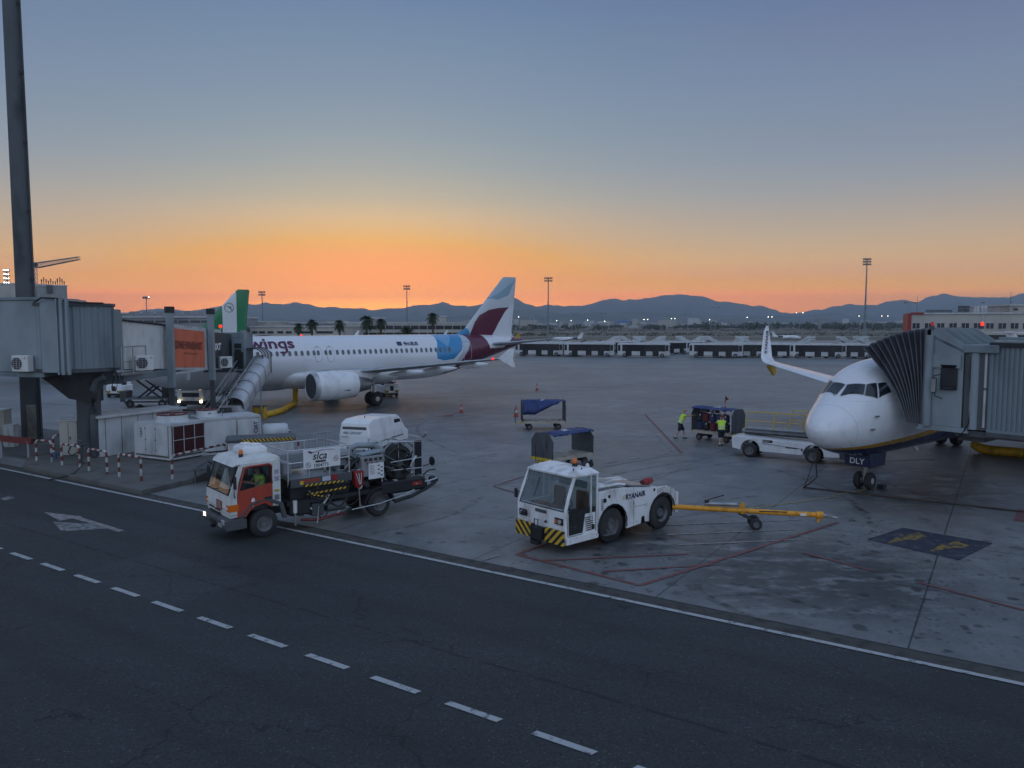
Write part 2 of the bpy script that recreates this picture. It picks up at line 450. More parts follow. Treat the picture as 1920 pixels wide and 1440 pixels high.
# oil spots: distorted cells, densest round the parking stand
ds = ((x - 7.5) * (x - 7.5) + (y - 22.5) * (y - 22.5) * .8).op('SQRT')
dens = ds.sstep(11, 2.5) * 1.0 + .13
def blobs(scale, thr, seed):
    vo = nt.nodes.new('ShaderNodeTexVoronoi'); vo.inputs['Scale'].default_value = scale
    mp = nt.nodes.new('ShaderNodeMapping'); mp.inputs['Location'].default_value = (seed, seed * 2, 0); mp.inputs['Scale'].default_value = (1, 1.0, 0)
    ad = nt.nodes.new('ShaderNodeVectorMath'); ad.operation = 'ADD'
    nn = nt.nodes.new('ShaderNodeTexNoise'); nn.inputs['Scale'].default_value = scale * 2.5; nt.links.new(V, nn.inputs[0])
    sc = nt.nodes.new('ShaderNodeVectorMath'); sc.operation = 'SCALE'; sc.inputs['Scale'].default_value = .35 / scale; nt.links.new(nn.outputs[1], sc.inputs[0])
    nt.links.new(V, ad.inputs[0]); nt.links.new(sc.outputs[0], ad.inputs[1]); nt.links.new(ad.outputs[0], mp.inputs[0]); nt.links.new(mp.outputs[0], vo.inputs[0])
    sepc = nt.nodes.new('ShaderNodeSeparateColor'); nt.links.new(vo.outputs['Color'], sepc.inputs[0])
    r = S(nt, sepc.outputs[0]); on = S(nt, sepc.outputs[1])
    rad_ = (r * .7 + .3) * thr
    return (rad_ - S(nt, vo.outputs['Distance'])).sstep(0, .06) * on.lt(dens)
sp1 = blobs(1.9, .34, 3.0); sp2 = blobs(4.5, .36, 9.0); sp3 = blobs(.9, .26, 5.0)
sp = (sp1 * .85).op('MAXIMUM', sp2 * .7).op('MAXIMUM', sp3 * .7)
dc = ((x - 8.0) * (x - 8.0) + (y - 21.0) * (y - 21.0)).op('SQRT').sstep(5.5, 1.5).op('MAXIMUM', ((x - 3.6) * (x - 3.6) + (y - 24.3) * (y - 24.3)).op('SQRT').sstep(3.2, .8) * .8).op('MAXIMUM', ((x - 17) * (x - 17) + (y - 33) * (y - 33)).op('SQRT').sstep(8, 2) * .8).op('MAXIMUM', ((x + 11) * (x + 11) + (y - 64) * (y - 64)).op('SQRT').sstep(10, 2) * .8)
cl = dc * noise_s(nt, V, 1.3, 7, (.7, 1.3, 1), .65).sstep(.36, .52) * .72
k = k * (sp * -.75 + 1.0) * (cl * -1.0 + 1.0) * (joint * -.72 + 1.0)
base = mixc(nt, big, (.130, .137, .137, 1), (.175, .178, .172, 1))
mul = nt.nodes.new('ShaderNodeVectorMath'); mul.operation = 'SCALE'; nt.links.new(base, mul.inputs[0]); nt.links.new(k.s, mul.inputs['Scale'])
nt.links.new(mul.outputs[0], b.inputs['Base Color'])
nt.links.new((smear * .22 + .36 - sp * .1).s, b.inputs['Roughness'])
bp = nt.nodes.new('ShaderNodeBump'); bp.inputs['Strength'].default_value = .22; bp.inputs['Distance'].default_value = .01
nt.links.new((fine + mid * 2.0).s, bp.inputs['Height']); nt.links.new(bp.outputs[0], b.inputs['Normal'])

# asphalt
m, nt, b = mat('asphalt', (.04, .04, .04), .8, dirt=0)
t, x, y, z = coords(nt); V = t.outputs['Object']
u = x * EDGE[0] + y * EDGE[1]; v = x * -EDGE[1] + y * EDGE[0]
gr = noise_s(nt, V, 17, 2, None, .7); gr2 = noise_s(nt, V, 5, 5); bigp = noise_s(nt, V, .25, 6); track = noise_s(nt, V, .6, 6, (.06, 1.2, 1, rad(33)), .55)
vo = nt.nodes.new('ShaderNodeTexVoronoi'); vo.inputs['Scale'].default_value = 21; nt.links.new(V, vo.inputs[0])
sc_ = nt.nodes.new('ShaderNodeSeparateColor'); nt.links.new(vo.outputs['Color'], sc_.inputs[0])
chip = S(nt, sc_.outputs[0]).gt(.93) * S(nt, vo.outputs['Distance']).lt(.35)
seam = ((v - 12.55 + noise_s(nt, V, 1.2, 3) * .12).abs()).lt(.045) * noise_s(nt, V, 2.5, 3).gt(.44)
seam2 = ((v - 8.1 + noise_s(nt, V, 1.2, 3) * .12).abs()).lt(.03) * noise_s(nt, V, 1.5, 3).gt(.5)
wv = v + noise_s(nt, V, .35, 3) * .5 - .25
trk = None
for c_, w_ in ((15.6, .28), (13.75, .28), (9.3, .3), (7.5, .3), (5.2, .3)):
    q_ = ((wv - c_) / w_); q_ = (q_ * q_ * -1.0).op('EXPONENT'); trk = q_ if trk is None else trk.op('MAXIMUM', q_)
trk = trk * (noise_s(nt, V, .5, 5, (.15, 1, 1, rad(33))) * 1.2 + .1)
patch = (u.band(-2.0, 3.6) * v.band(4.8, 7.1)).op('MAXIMUM', u.band(-21.5, -17.0) * v.band(10.9, 13.4)).op('MAXIMUM', u.band(9.0, 16.0) * v.band(12.8, 14.6))
vc = nt.nodes.new('ShaderNodeTexVoronoi'); vc.feature = 'DISTANCE_TO_EDGE'; vc.inputs['Scale'].default_value = .28
ad = nt.nodes.new('ShaderNodeVectorMath'); ad.operation = 'ADD'; nn = nt.nodes.new('ShaderNodeTexNoise'); nn.inputs['Scale'].default_value = 1.6; nn.inputs['Detail'].default_value = 6; nt.links.new(V, nn.inputs[0]); nt.links.new(V, ad.inputs[0]); nt.links.new(nn.outputs[1], ad.inputs[1]); nt.links.new(ad.outputs[0], vc.inputs[0])
crack = S(nt, vc.outputs['Distance']).lt(.006) * noise_s(nt, V, .3, 3).gt(.52)
drip = noise_s(nt, V, 2.2, 5, None, .6).sstep(.62, .70) * noise_s(nt, V, .3, 3).sstep(.5, .6)
k0 = (trk * -.30 + 1.0) * (patch * .28 + 1.0) * (crack * -.6 + 1.0) * (drip * -.45 + 1.0)
k = k0 * (gr * 2.6 - .3).op('MAXIMUM', .15) * (gr2 * .8 + .6) * (bigp * .9 + .55) * (track * .7 + .65) * (chip * 2.2 + 1.0) * (seam * -.6 + 1.0) * (seam2 * -.4 + 1.0)
mul = nt.nodes.new('ShaderNodeVectorMath'); mul.operation = 'SCALE'; mul.inputs[0].default_value = (.0235, .027, .027); nt.links.new(k.s, mul.inputs['Scale'])
nt.links.new(mul.outputs[0], b.inputs['Base Color'])
nt.links.new((bigp * .2 + .62).s, b.inputs['Roughness'])
bp = nt.nodes.new('ShaderNodeBump'); bp.inputs['Strength'].default_value = .5; bp.inputs['Distance'].default_value = .012
nt.links.new((gr + gr2).s, bp.inputs['Height']); nt.links.new(bp.outputs[0], b.inputs['Normal'])
mat('asphalt_strip', (.055, .053, .046), .85, dirt=.3, scale=3, bump=.4)


def worn(name, col, thr=.46, under=(.11, .11, .108), rough=.6, soft=.08, scale=5):
    """road paint worn through to the surface below"""
    m, nt, b = mat(name, col, rough, dirt=0)
    t, x, y, z = coords(nt); V = t.outputs['Object']
    n = noise_s(nt, V, scale, 8, None, .65) + noise_s(nt, V, scale * 7, 3) * .25 - .125
    f = n.sstep(thr - soft, thr + soft)
    nt.links.new(mixc(nt, f, tuple(col) + (1,), tuple(under) + (1,)), b.inputs['Base Color'])


worn('line_white', (.36, .37, .37), .60, (.09, .09, .09))
worn('line_faded', (.22, .225, .22), .52, (.05, .052, .053))
worn('line_red', (.17, .045, .04), .56, (.11, .10, .10))
worn('line_pale', (.26, .24, .225), .53, (.13, .13, .125))
worn('line_yellow', (.34, .27, .10), .52, (.13, .125, .115))
worn('panel_navy', (.018, .024, .045), .57, (.07, .075, .08), scale=3)
worn('panel_bolt', (.24, .16, .03), .51, (.03, .035, .05), scale=4)
m, nt, b = mat('tyre_mark', (.03, .03, .032), .7, dirt=0); t, x, y, z = coords(nt)
nt.links.new((noise_s(nt, t.outputs['Object'], 2.2, 8, None, .7).sstep(.42, .62) * .3).s, b.inputs['Alpha'])
mat('grass_dry', (.13, .115, .075), .95, dirt=.35, scale=.02)
mat('taxiway', (.17, .165, .15), .8, dirt=.2, scale=.05)
mat('scrub', (.06, .065, .04), .95, dirt=.4, scale=.01)
m, nt, b = mat('mountain', (.05, .06, .045), .95, dirt=0)
t, x, y, z = coords(nt)
f = noise_s(nt, t.outputs['Object'], .0022, 8).sstep(.4, .62)
nt.links.new(mixc(nt, f, (.028, .036, .026, 1), (.085, .085, .07, 1)), b.inputs['Base Color'])
# ============================================================ SETTING
def setting(b, name, **k): return tag(b.out(name, **k), kind='structure')


b = B('grass_dry'); b.poly([(-14000, -200, -.04), (14000, -200, -.04), (14000, 14000, -.04), (-14000, 14000, -.04)])
setting(b, 'ground', normals=False)
b = B('apron')
xs = [-420, -200, -100, -50, -25, 0, 25, 50, 100, 200, 420, 700]; ys = [-60, 0, 25, 50, 75, 110, 160, 230, 330]
b.strip([[(x, y, 0) for x in xs] for y in ys]); setting(b, 'apron', normals=False)
E0 = Vector((-24.61, 36.56, 0)); ED = Vector((EDGE[0], EDGE[1], 0)); EN = Vector((-EDGE[1] * -1, -EDGE[0], 0))   # EN points to the terminal


def along(s, off, z=0.0): p = E0 + ED * s + EN * off; return (p.x, p.y, z)


b = B('asphalt'); b.strip([[along(s, 0, .006) for s in range(-60, 91, 10)], [along(s, 34, .006) for s in range(-60, 91, 10)]]); setting(b, 'service_road', normals=False)
b = B('asphalt_strip'); b.poly([along(-60, -.58, .010), along(90, -.58, .010), along(90, -.06, .010), along(-60, -.06, .010)])
b.poly([along(-60, -.62, .013), along(90, -.62, .013), along(90, -.57, .013), along(-60, -.57, .013)], 'black'); setting(b, 'road_shoulder', normals=False)


def mark(name, polys, m, z=.014):
    b = B(m)
    for i, p in enumerate(polys): b.poly([(q[0], q[1], z + i * .0004) for q in p])
    return setting(b, name, normals=False)


def line(p, q, w):
    p, q = Vector((p[0], p[1], 0)), Vector((q[0], q[1], 0)); n = (q - p).normalized().cross(Vector((0, 0, 1))) * w / 2
    return [p + n, q + n, q - n, p - n]


mark('road_edge_line', [[along(s, -.05), along(s + 10, -.05), along(s + 10, .10), along(s, .10)] for s in range(-60, 90, 10)], 'line_white', .018)
d0 = Vector((.85, 12.21, 0)); dd = Vector((-16.57, 10.97, 0)).normalized(); dn = Vector((-dd.y, dd.x, 0))
pol = []
for k in range(-2, 16):
    c = d0 + dd * (1.855 * k); a = c - dd * .56; e = c + dd * .56; pol.append([a + dn * .075, e + dn * .075 + dd * .04, e - dn * .075, a - dn * .075 - dd * .04])
mark('road_dash_line', pol, 'line_white', .018)
mark('road_arrow', [[g(82, 961), g(112, 977), g(156, 969)], [g(128, 970), g(141, 967.5), g(234, 995.5), g(222, 998)]], 'line_pale', .016)
mark('old_road_marking', [[g(100, 979), g(115, 997), g(200, 992), g(170, 983)], [g(0, 936), g(18, 930), g(28, 934), g(10, 939)]], 'line_faded', .015)
mark('stop_mark', [line(g(905, 1050), g(935, 1041), .14)], 'line_pale')
R = lambda *p: [line(g(*p[i]), g(*p[i + 1]), .13) for i in range(len(p) - 1)]
mark('red_stand_lines', R((1075, 1003), (968, 1040), (1200, 1098), (1570, 980)) + [line(g(*a), g(*c), .11) for a, c in
     (((1015, 1052), (1290, 1039)), ((1130, 1072), (1345, 1059)), ((1720, 1092), (1925, 1146)), ((1505, 1037), (1640, 1072)))] , 'line_red')
mark('pale_stand_lines', [line(g(*a), g(*c), .12) for a, c in (((1245, 985), (1500, 975)), ((1250, 1003), (1490, 993)), ((1270, 1022), (1500, 1012)),
     ((925, 911), (972, 924)), ((927, 909), (965, 898)), ((1127, 876), (1278, 850)), ((1136, 869), (1158, 865)), ((1180, 862), (1205, 858)), ((1230, 855), (1252, 851)), ((1060, 887), (925, 911)))], 'line_pale', .012)
mark('red_stand_border', [line(g(1210, 778), g(1278, 850), .16), line(g(925, 912), g(985, 930), .12), line(g(985, 893), g(925, 911), .10)], 'line_red', .015)
pol = []
for k in range(11):
    t0 = k / 11; a = g(1206 - 3 + 62 * t0 ** 1.35, 779 + 72 * t0 ** 1.15); c = g(1206 - 3 + 62 * (t0 + .045) ** 1.35, 779 + 72 * (t0 + .045) ** 1.15); pol.append(line(a, c, .16))
mark('stand_dashes', pol, 'line_pale', .016)
mark('taxi_lines', [line(g(*a), g(*c), w) for a, c, w in (((740, 750), (1180, 727), .18), ((740, 716), (1160, 727), .16), ((905, 700), (1200, 703), .25), ((1200, 777), (1340, 757), .16),
     ((1340, 757), (1500, 752), .15), ((1170, 664 + 15), (1500, 690), .3), ((500, 763), (850, 757), .15), ((600, 770), (700, 775), .14), ((985, 770), (1060, 772), .14),
     ((1740, 795), (1880, 808), .2), ((1560, 868), (1750, 861), .13), ((0, 722), (120, 726), .3), ((0, 752), (140, 759), .2))], 'line_pale', .012)
mark('yellow_stand_lines', [line(g(1375, 958), g(1570, 931), .13), line(g(1560, 930), g(1640, 915), .14), line(g(1560, 1000), g(1400, 958), .05)][:2], 'line_yellow', .012)
mark('painted_reflections', [[g(1228, 713), g(1290, 709), g(1350, 710), g(1290, 716)], [g(1098, 681), g(1125, 679), g(1150, 680), g(1130, 683)], [g(1160, 684), g(1212, 683), g(1218, 685), g(1165, 686)],
     [g(860, 695), g(910, 691), g(950, 697), g(900, 701)], [g(905, 700), g(960, 697), g(1000, 701), g(940, 704)]], 'line_pale', .010)  # bright reflections on the apron, put in as pale colour
mark('stand_number_mark', [line(g(806, 779), g(838, 776), .1), line(g(838, 776), g(872, 779), .1), line(g(872, 779), g(838, 784), .1), line(g(838, 784), g(806, 779), .1)], 'line_pale', .012)
mark('stand_number_fill', [[g(826, 779.5), g(845, 778), g(852, 780), g(832, 781.5)]], 'line_red', .016)
mark('painted_panel', [[g(1625, 1012), g(1693, 990), g(1862, 1019), g(1798, 1051)]], 'panel_navy', .012)
mark('painted_bolts', [[g(1660, 1021), g(1690, 1003), g(1697, 1006), g(1722, 998), g(1738, 1007), g(1724, 1010), g(1727, 1014), g(1700, 1013)],
     [g(1739, 1036), g(1770, 1019), g(1776, 1021), g(1798, 1012), g(1800, 1018), g(1819, 1024), g(1808, 1028), g(1790, 1028)]], 'panel_bolt', .016)
mark('stand_corner_mark', [[g(1908, 955), g(1925, 957), g(1925, 980), g(1900, 976)]], 'line_red', .012)
def tyre(px0, py0, px1, py1, bend, w=.22, n=14):
    a, c = g(px0, py0), g(px1, py1); d = c - a; s_ = Vector((-d.y, d.x, 0)); P = [a + d * (k / n) + s_ * bend * math.sin(pi * k / n) for k in range(n + 1)]
    return [line(P[k], P[k + 1], w) for k in range(n)]


tm = []
for a in ((1290, 1090, 1500, 1130, .18), (1330, 1120, 1560, 1150, .25), (1380, 1060, 1420, 1160, -.3), (1020, 1010, 1420, 930, .06), (1040, 1026, 1450, 945, .05), (640, 965, 1000, 880, .08), (600, 950, 940, 850, .1), (1100, 900, 1500, 840, .04),
          (1120, 915, 1520, 852, .05), (760, 800, 1150, 760, .05), (700, 1000, 905, 930, -.12), (1450, 880, 1640, 1000, .1), (1600, 880, 1840, 960, -.05), (1000, 735, 1450, 705, .03), (860, 850, 960, 760, .2)): tm += tyre(*a)
b = B('tyre_mark')
for i, p in enumerate(tm): b.poly([(q[0], q[1], .0085 + (i % 14) * .0001) for q in p])
setting(b, 'tyre_marks', normals=False)
# taxiways beyond the apron
for nm, y0, y1 in (('taxiway', 395, 430), ('runway', 620, 690), ('far_runway', 1050, 1150)):
    b = B('taxiway'); b.poly([(-2500, y0, .0), (2500, y0 + 60, .0), (2500, y1 + 60, .0), (-2500, y1, .0)]); setting(b, nm, normals=False)

# raised equipment island
isl = [(-24.4, 38.4), (-23.25, 36.15), (-14.95, 30.65), (-13.9, 33.0), (-11.6, 40.5), (-14.5, 47), (-24, 47)]
b = B('island'); b.prism(isl, 0.0, .22, 'z'); o = setting(b, 'equipment_island', bevel=.03)
isl2 = [(-24.5, 38.7), (-32, 43.5), (-40, 49), (-40, 56), (-24.0, 46)]
b = B('island'); b.prism(isl2, 0, .06); setting(b, 'island_paving')

# mountains: terrain whose crest follows the range in the photograph
CREST = [(-400, 583), (0, 590), (240, 586), (270, 582), (300, 579), (330, 581), (360, 583), (400, 577), (430, 573), (463, 569), (484, 571), (503, 568), (534, 571), (559, 567), (578, 570), (605, 577), (620, 575), (647, 579), (680, 578), (703, 581), (722, 578),
         (742, 578), (759, 577), (770, 575), (785, 571), (804, 572), (829, 568), (854, 572), (871, 573), (878, 576), (900, 570), (930, 563), (948, 560), (958, 557), (969, 560), (983, 570), (1004, 575), (1019, 572), (1050, 573), (1095, 574), (1121, 566), (1147, 560),
         (1168, 562.6), (1215, 561), (1236, 554), (1252, 552), (1285, 554), (1317, 556), (1335, 563), (1366, 567), (1397, 572), (1429, 574), (1460, 585.5), (1480, 588), (1506, 584), (1540, 581), (1560, 575), (1587, 571), (1613, 572), (1641, 573), (1660, 565),
         (1693, 562), (1714, 567), (1740, 555.5), (1764, 551.6), (1785, 554), (1805, 558), (1847, 557.6), (1868, 559), (1886, 558), (1904, 551), (1920, 550), (2000, 556), (2150, 548), (2300, 565), (2500, 580)]
FOOT = [(-400, 600), (700, 598), (850, 594), (930, 588), (965, 582), (995, 579), (1020, 582), (1060, 588), (1095, 586), (1140, 583), (1180, 584), (1230, 588), (1290, 590), (1400, 592), (1480, 594), (1520, 590), (1560, 588), (1600, 592), (1700, 590), (1760, 585), (1840, 588), (1920, 582), (2500, 596)]


def interp(T, x):
    for (a, ya), (c, yc) in zip(T, T[1:]):
        if x <= c: return ya + (yc - ya) * (x - a) / (c - a)
    return T[-1][1]


def range_mesh(name, T, D, front, back, amp, seed):
    b = B('mountain'); rows = []
    K = 22
    pxs = [-400 + 6.0 * i for i in range(484)]
    for k in range(K + 1):
        f = k / K; row = []
        for px in pxs:
            ta = (px - 960) / FPX
            peak = CAM_H + (608 - interp(T, px)) / FPX * D
            ridge = 15 / 22
            if f <= ridge: q = f / ridge; hgt = peak * (q ** 1.35); Y = D - front * (1 - q)
            else: q = (f - ridge) / (1 - ridge); hgt = peak * (1 - q) ** 1.2; Y = D + back * q
            env = math.sin(min(f / ridge, 1) * pi) if f < ridge else 0
            n = noise.fractal(Vector((ta * 22, Y * .0011 + seed, seed)), 1.0, 2.0, 6) * amp * peak
            n2 = noise.fractal(Vector((px * .045, seed, 0)), .8, 2.2, 6) * .0019 * D
            hz = max(hgt + (n * env if f < ridge else 0) + (n2 * max(0, 1 - abs(f - ridge) * 6)), -3)
            row.append((ta * Y, Y, hz if 0 < k < K else -5))
        rows.append(row)
    b.strip(rows, smooth=True); return setting(b, name, normals=False)


range_mesh('mountains', CREST, 9000, 2600, 1500, .42, 3.1)
range_mesh('foothills', FOOT, 6000, 1200, 900, .3, 8.4)
# ============================================================ FAR THINGS
ORD = ['first', 'second', 'third', 'fourth', 'fifth', 'sixth', 'seventh', 'eighth', 'ninth', 'tenth', 'eleventh', 'twelfth', 'thirteenth', 'fourteenth', 'fifteenth', 'sixteenth', 'seventeenth', 'eighteenth', 'nineteenth', 'twentieth', 'twenty-first', 'twenty-second', 'twenty-third', 'twenty-fourth']


def far(px, D, z=0.0): return Vector(((px - 960) / FPX * D, D, z))
def zat(py, D): return CAM_H + (608 - py) / FPX * D


# ---- apron buses
def make_bus():
    r = thing('airport_bus', '', 'bus', group='airport buses parked in a row across the apron')
    L, Wd, H = 10.8, 2.75, 2.95
    b = B('bus_white'); b.box((0, 0, H / 2 + .15), (L, Wd, H - .3), ch=.18); b.box((0, 0, H - .01), (L - .5, Wd - .3, .05), 'light_grey'); b.box((.6, 0, H + .06), (L * .4, 1.7, .2), 'light_grey', ch=.06); b.out('body', r)
    b = B('bus_glass')
    for s in (-1, 1): b.box((.1, s * Wd / 2, 1.95), (L - 1.9, .03, 1.35))
    b.box((L / 2, 0, 1.85), (.05, Wd - .4, 1.5)); b.box((-L / 2, 0, 2.0), (.05, Wd - .5, 1.15))
    for s in (-1, 1):
        b.box((L / 2 - .5, s * Wd / 2, 1.95), (.6, .035, 1.2))
        b.box((-L / 2 + .42, s * Wd / 2, 1.95), (.5, .035, 1.2))
    b.out('window_band', r)
    for s in (-1, 1):
        for x in (-3.0, 0, 2.6):
            b = B('bus_glass'); b.box((x, s * (Wd / 2 + .02), 1.2), (1.25, .03, 1.9)); b.out('door', r)
        for x in (-3.9, 3.9):
            b = B('rubber'); b.cyl((x, s * (Wd / 2 - .15), .45), .45, .3, ax='y'); w_ = b.out('wheel', r)
            b = B('tire_rim'); b.cyl((x, s * (Wd / 2 + .01), .45), .25, .03, ax='y'); b.out('rim', w_)
    b = B('rubber'); b.tube([(L / 2, .9, 2.6), (L / 2 + .45, 1.2, 2.5), (L / 2 + .45, 1.25, 2.0)], .05); b.box((L / 2 + .45, 1.25, 2.0), (.08, .25, .45)); b.out('mirror', r)
    for y in (.95, -.95): b = B('headlight_off'); b.box((L / 2 + .02, y, .7), (.03, .3, .18)); b.out('headlight', r)
    return r


bus = make_bus()
BUS = [(1013, 168.5, 1), (1046, 171, 1), (1106, 165, 1), (1152, 181, -1), (1207, 162, 1), (1252, 178, -1), (1284, 181, -1), (1342, 160, 1), (1388, 162, 1), (1434, 163.5, 1), (1480, 160, 1), (1532, 158, 1), (1587, 157, 1), (1640, 157, 1)]
wh = ['leftmost white apron bus, at the left end of the row', 'second white apron bus from the left, mostly hidden behind the third', 'third white apron bus from the left, shown in full with dark windows',
      'dark ended bus standing behind the gap after the third apron bus', 'white apron bus standing alone with gaps on both sides, below the dome hangar', 'bus in the back row behind the nose of the lone apron bus',
      'bus in the back row facing right beside the gap before the right-hand row', 'first white bus of the right-hand row, next to the gap', 'second white bus of the right-hand row',
      'white bus right behind the winglet of the near airliner', 'white bus just right of the winglet', 'white bus left of the tall light mast', 'white bus right below the tall light mast', 'last white bus, half hidden behind the boarding bridge canopy']
for (px, D, s), lb in zip(BUS, wh):
    place(bus, far(px, D), rad(-16 if s > 0 else -150), lb)
drop(bus)


# ---- light masts
def mast(px, D, top, lamps, lit, label, r0=.32, r1=.16, rows=2):
    H = zat(top, D); p = far(px, D)
    r = thing('light_mast', label, 'light mast', p, 0, 'light masts around the airfield')
    b = B('bridge_grey' if D < 400 else 'grey'); b.lathe([(r0, 0), ((r0 + r1) / 2, H * .5), (r1, H)], n=10)
    b.box((0, 0, .3), (r0 * 3, r0 * 3, .6)); b.out('pole', r)
    wv = lamps * .55
    b = B('dark_grey')
    for q in range(rows): b.box((0, 0, H - .35 - q * 1.0), (wv, .12, .12))
    b.box((0, 0, H - .35 - (rows - 1) * .5), (.3, .14, rows * 1.0)); b.out('crossbar', r)
    for q in range(rows):
        for i in range(lamps):
            x = (i - (lamps - 1) / 2) * wv / lamps
            on = lit == 'all' or (q, i) in lit
            b = B('dark_grey'); b.T = Matrix.Translation((x, -.1, H - q * 1.0)) @ Matrix.Rotation(rad(-25 + 10 * (i % 3)), 4, 'X')
            b.box((0, 0, 0), (.42, .22, .5)); b.box((0, -.12, 0), (.27, .02, .26), 'lamp_lit' if on else 'grey'); b.out('floodlight', r)
    return r


mast(1619.5, 300, 487, 6, (), 'tallest floodlight mast on the right, standing behind the buses', .42, .2, 3)
mast(1027.5, 300, 522, 6, (), 'tall floodlight mast right of the striped airliner tail', .34, .18, 2)
mast(764, 300, 537, 5, (), 'floodlight mast behind the white airliner fuselage, right of the sunset', .3, .16, 2)
mast(494, 300, 548, 5, (), 'floodlight mast just right of the green and white tail', .3, .16, 2)
mast(278, 230, 558, 4, {(0, 3)}, 'small mast with a lit lamp above the low roofs on the left', .22, .12, 1)
mast(20, 190, 508, 3, 'all', 'brightly lit floodlight mast beside the huge dark pole', .3, .2, 4)
SM = [(974, 600, 594, 1), (1045, 640, 601, 1), (1072, 620, 601, 1), (1079, 420, 591, 0), (1103, 600, 600, 1), (1129, 420, 588, 0), (1135, 600, 602, 1), (1210, 580, 599, 2), (1253, 540, 593, 0), (1261, 600, 597, 2), (1288, 420, 589, 0), (1331, 560, 599, 1),
      (1340, 330, 577, 0), (1401, 560, 595, 1), (1442, 560, 594, 2), (1497, 330, 586, 2), (1656, 340, 592, 2), (1611, 330, 592, 1), (1703, 220, 568, 0)]
names = ['with one lit lamp, right of the striped tail', 'small lit, left of a pair below the foothills', 'small lit, right of a pair below the foothills', 'unlit double headed, among the small masts behind the parked planes', 'with a single white light, left of the domes',
         'unlit, straight left of the dome hangars', 'with a warm light, just left of the dome hangars', 'with two lit lamps, right of the dome hangars', 'unlit, behind the lone apron bus', 'with two bright lamps beside the unlit one',
         'unlit, below the highest summit', 'with one lit lamp above the dark trees', 'tall unlit double headed, above the right-hand buses', 'lit, left of the winglet', 'lit, above the winglet', 'with two lit lamps at the notch between the two ranges',
         'with two lit lamps, right of the tallest mast', 'with one lit lamp touching the tallest mast', 'thin unlit, on the corner of the red edged building']
for (px, D, top, n), nm in zip(SM, names):
    H = zat(top, D); r = thing('street_lamp', 'thin lamp post ' + nm, 'lamp post', far(px, D), 0, 'small lamp posts across the airfield')
    b = B('grey'); b.lathe([(.15, 0), (.09, H)], n=8); b.box((0, 0, H), (3.0 if n != 1 else 1.6, .15, .12)); b.out('pole', r)
    for k, x in enumerate((-1.35, 1.35) if n != 1 else (-.7,)):
        b = B('dark_grey'); b.box((x, 0, H + .02), (.9, .5, .22))
        if n: b.sphere((x, -.15, H - .1), .26 if D > 350 else .15, 'lamp_lit', 8)
        b.out('lamp_head', r)

# ---- distant town, trees and hangars
rnd = random.Random(3); b = B('wall_beige')
for i in range(900):
    D = rnd.uniform(1500, 4200); px = rnd.uniform(300, 1720)
    if px < 860 and D < 2200: continue
    p = far(px, D); w_ = rnd.uniform(8, 34); h_ = rnd.choice((4, 6, 7, 9, 12, 18)) * rnd.uniform(.7, 1.2)
    b.box((p.x, p.y, h_ / 2), (w_, rnd.uniform(8, 20), h_), rnd.choice(('wall_beige', 'wall_grey', 'panel_white')), rz=rnd.uniform(-.5, .5))
for px in (1027, 1032, 993, 1001): p = far(px, 3300); b.box((p.x, p.y, 20), (6, 6, 48), 'wall_grey')
tag(b.out('distant_town'), 'pale haze-dimmed town spread along the foot of the mountains', 'town', kind='stuff')


def leafmass(b, c, rx, ry, rz, n, s, rnd, m='tree_leaf'):
    for _ in range(n):
        a = rnd.uniform(0, 2 * pi); q = rnd.uniform(-1, 1); rr = rnd.uniform(.55, 1.0)
        d = Vector((cos(a) * math.sqrt(1 - q * q) * rx, sin(a) * math.sqrt(1 - q * q) * ry, q * rz)) * rr
        p = Vector(c) + d; u = Vector((rnd.gauss(0, 1), rnd.gauss(0, 1), rnd.gauss(0, 1))).normalized(); v = u.orthogonal().normalized() * s * rnd.uniform(.6, 1.3); u = u * s * rnd.uniform(.6, 1.3)
        b.add([p - u, p + v, p + u, p - v], [(0, 1, 2, 3)], m)


rnd = random.Random(5); b = B('tree_leaf')
for i in range(330):
    D = rnd.uniform(900, 1900); px = rnd.choice((rnd.uniform(960, 1720), rnd.uniform(1300, 1720))); p = far(px, D); h_ = rnd.uniform(3, 8.5) * (1.2 if px > 1300 else .75)
    leafmass(b, (p.x, p.y, h_ * .55), rnd.uniform(4, 11), 4, h_ * .55, 34, 1.5, rnd)
tag(b.out('distant_trees', normals=False), 'dark belt of distant trees beyond the runways', 'trees', kind='stuff')
rnd = random.Random(6); b = B('scrub')
for i in range(900):
    D = rnd.uniform(440, 1000); px = rnd.uniform(940, 1740); p = far(px, D); s_ = rnd.uniform(.5, 1.6)
    if 615 < D < 760: continue
    leafmass(b, (p.x, p.y, s_ * .3), s_ * 2.5, s_, s_ * .5, 6, .5 * s_, rnd, 'scrub')
tag(b.out('airfield_scrub', normals=False), 'low dry scrub on the grass between the taxiways', 'scrub', kind='stuff')


def dome(px0, px1, D, top, m, label):
    c = far((px0 + px1) / 2, D); R_ = (px1 - px0) / 2 / FPX * D; H = zat(top, D)
    r = thing('dome_hangar', label, 'hangar', c, 0)
    b = B('wall_grey'); b.cyl((0, 0, H * .3), R_, H * .6, n=28); b.out('wall', r)
    b = B(m); b.lathe([(R_ * 1.01, H * .6), (R_ * .9, H * .78), (R_ * .6, H * .93), (R_ * .25, H * .99), (.5, H)], n=28); b.out('roof', r)


dome(1152, 1185, 2000, 600, 'hangar_blue', 'blue topped dome hangar at the edge of the distant town')
dome(1118, 1144, 2000, 602, 'wall_beige', 'pale dome hangar left of the blue topped one')


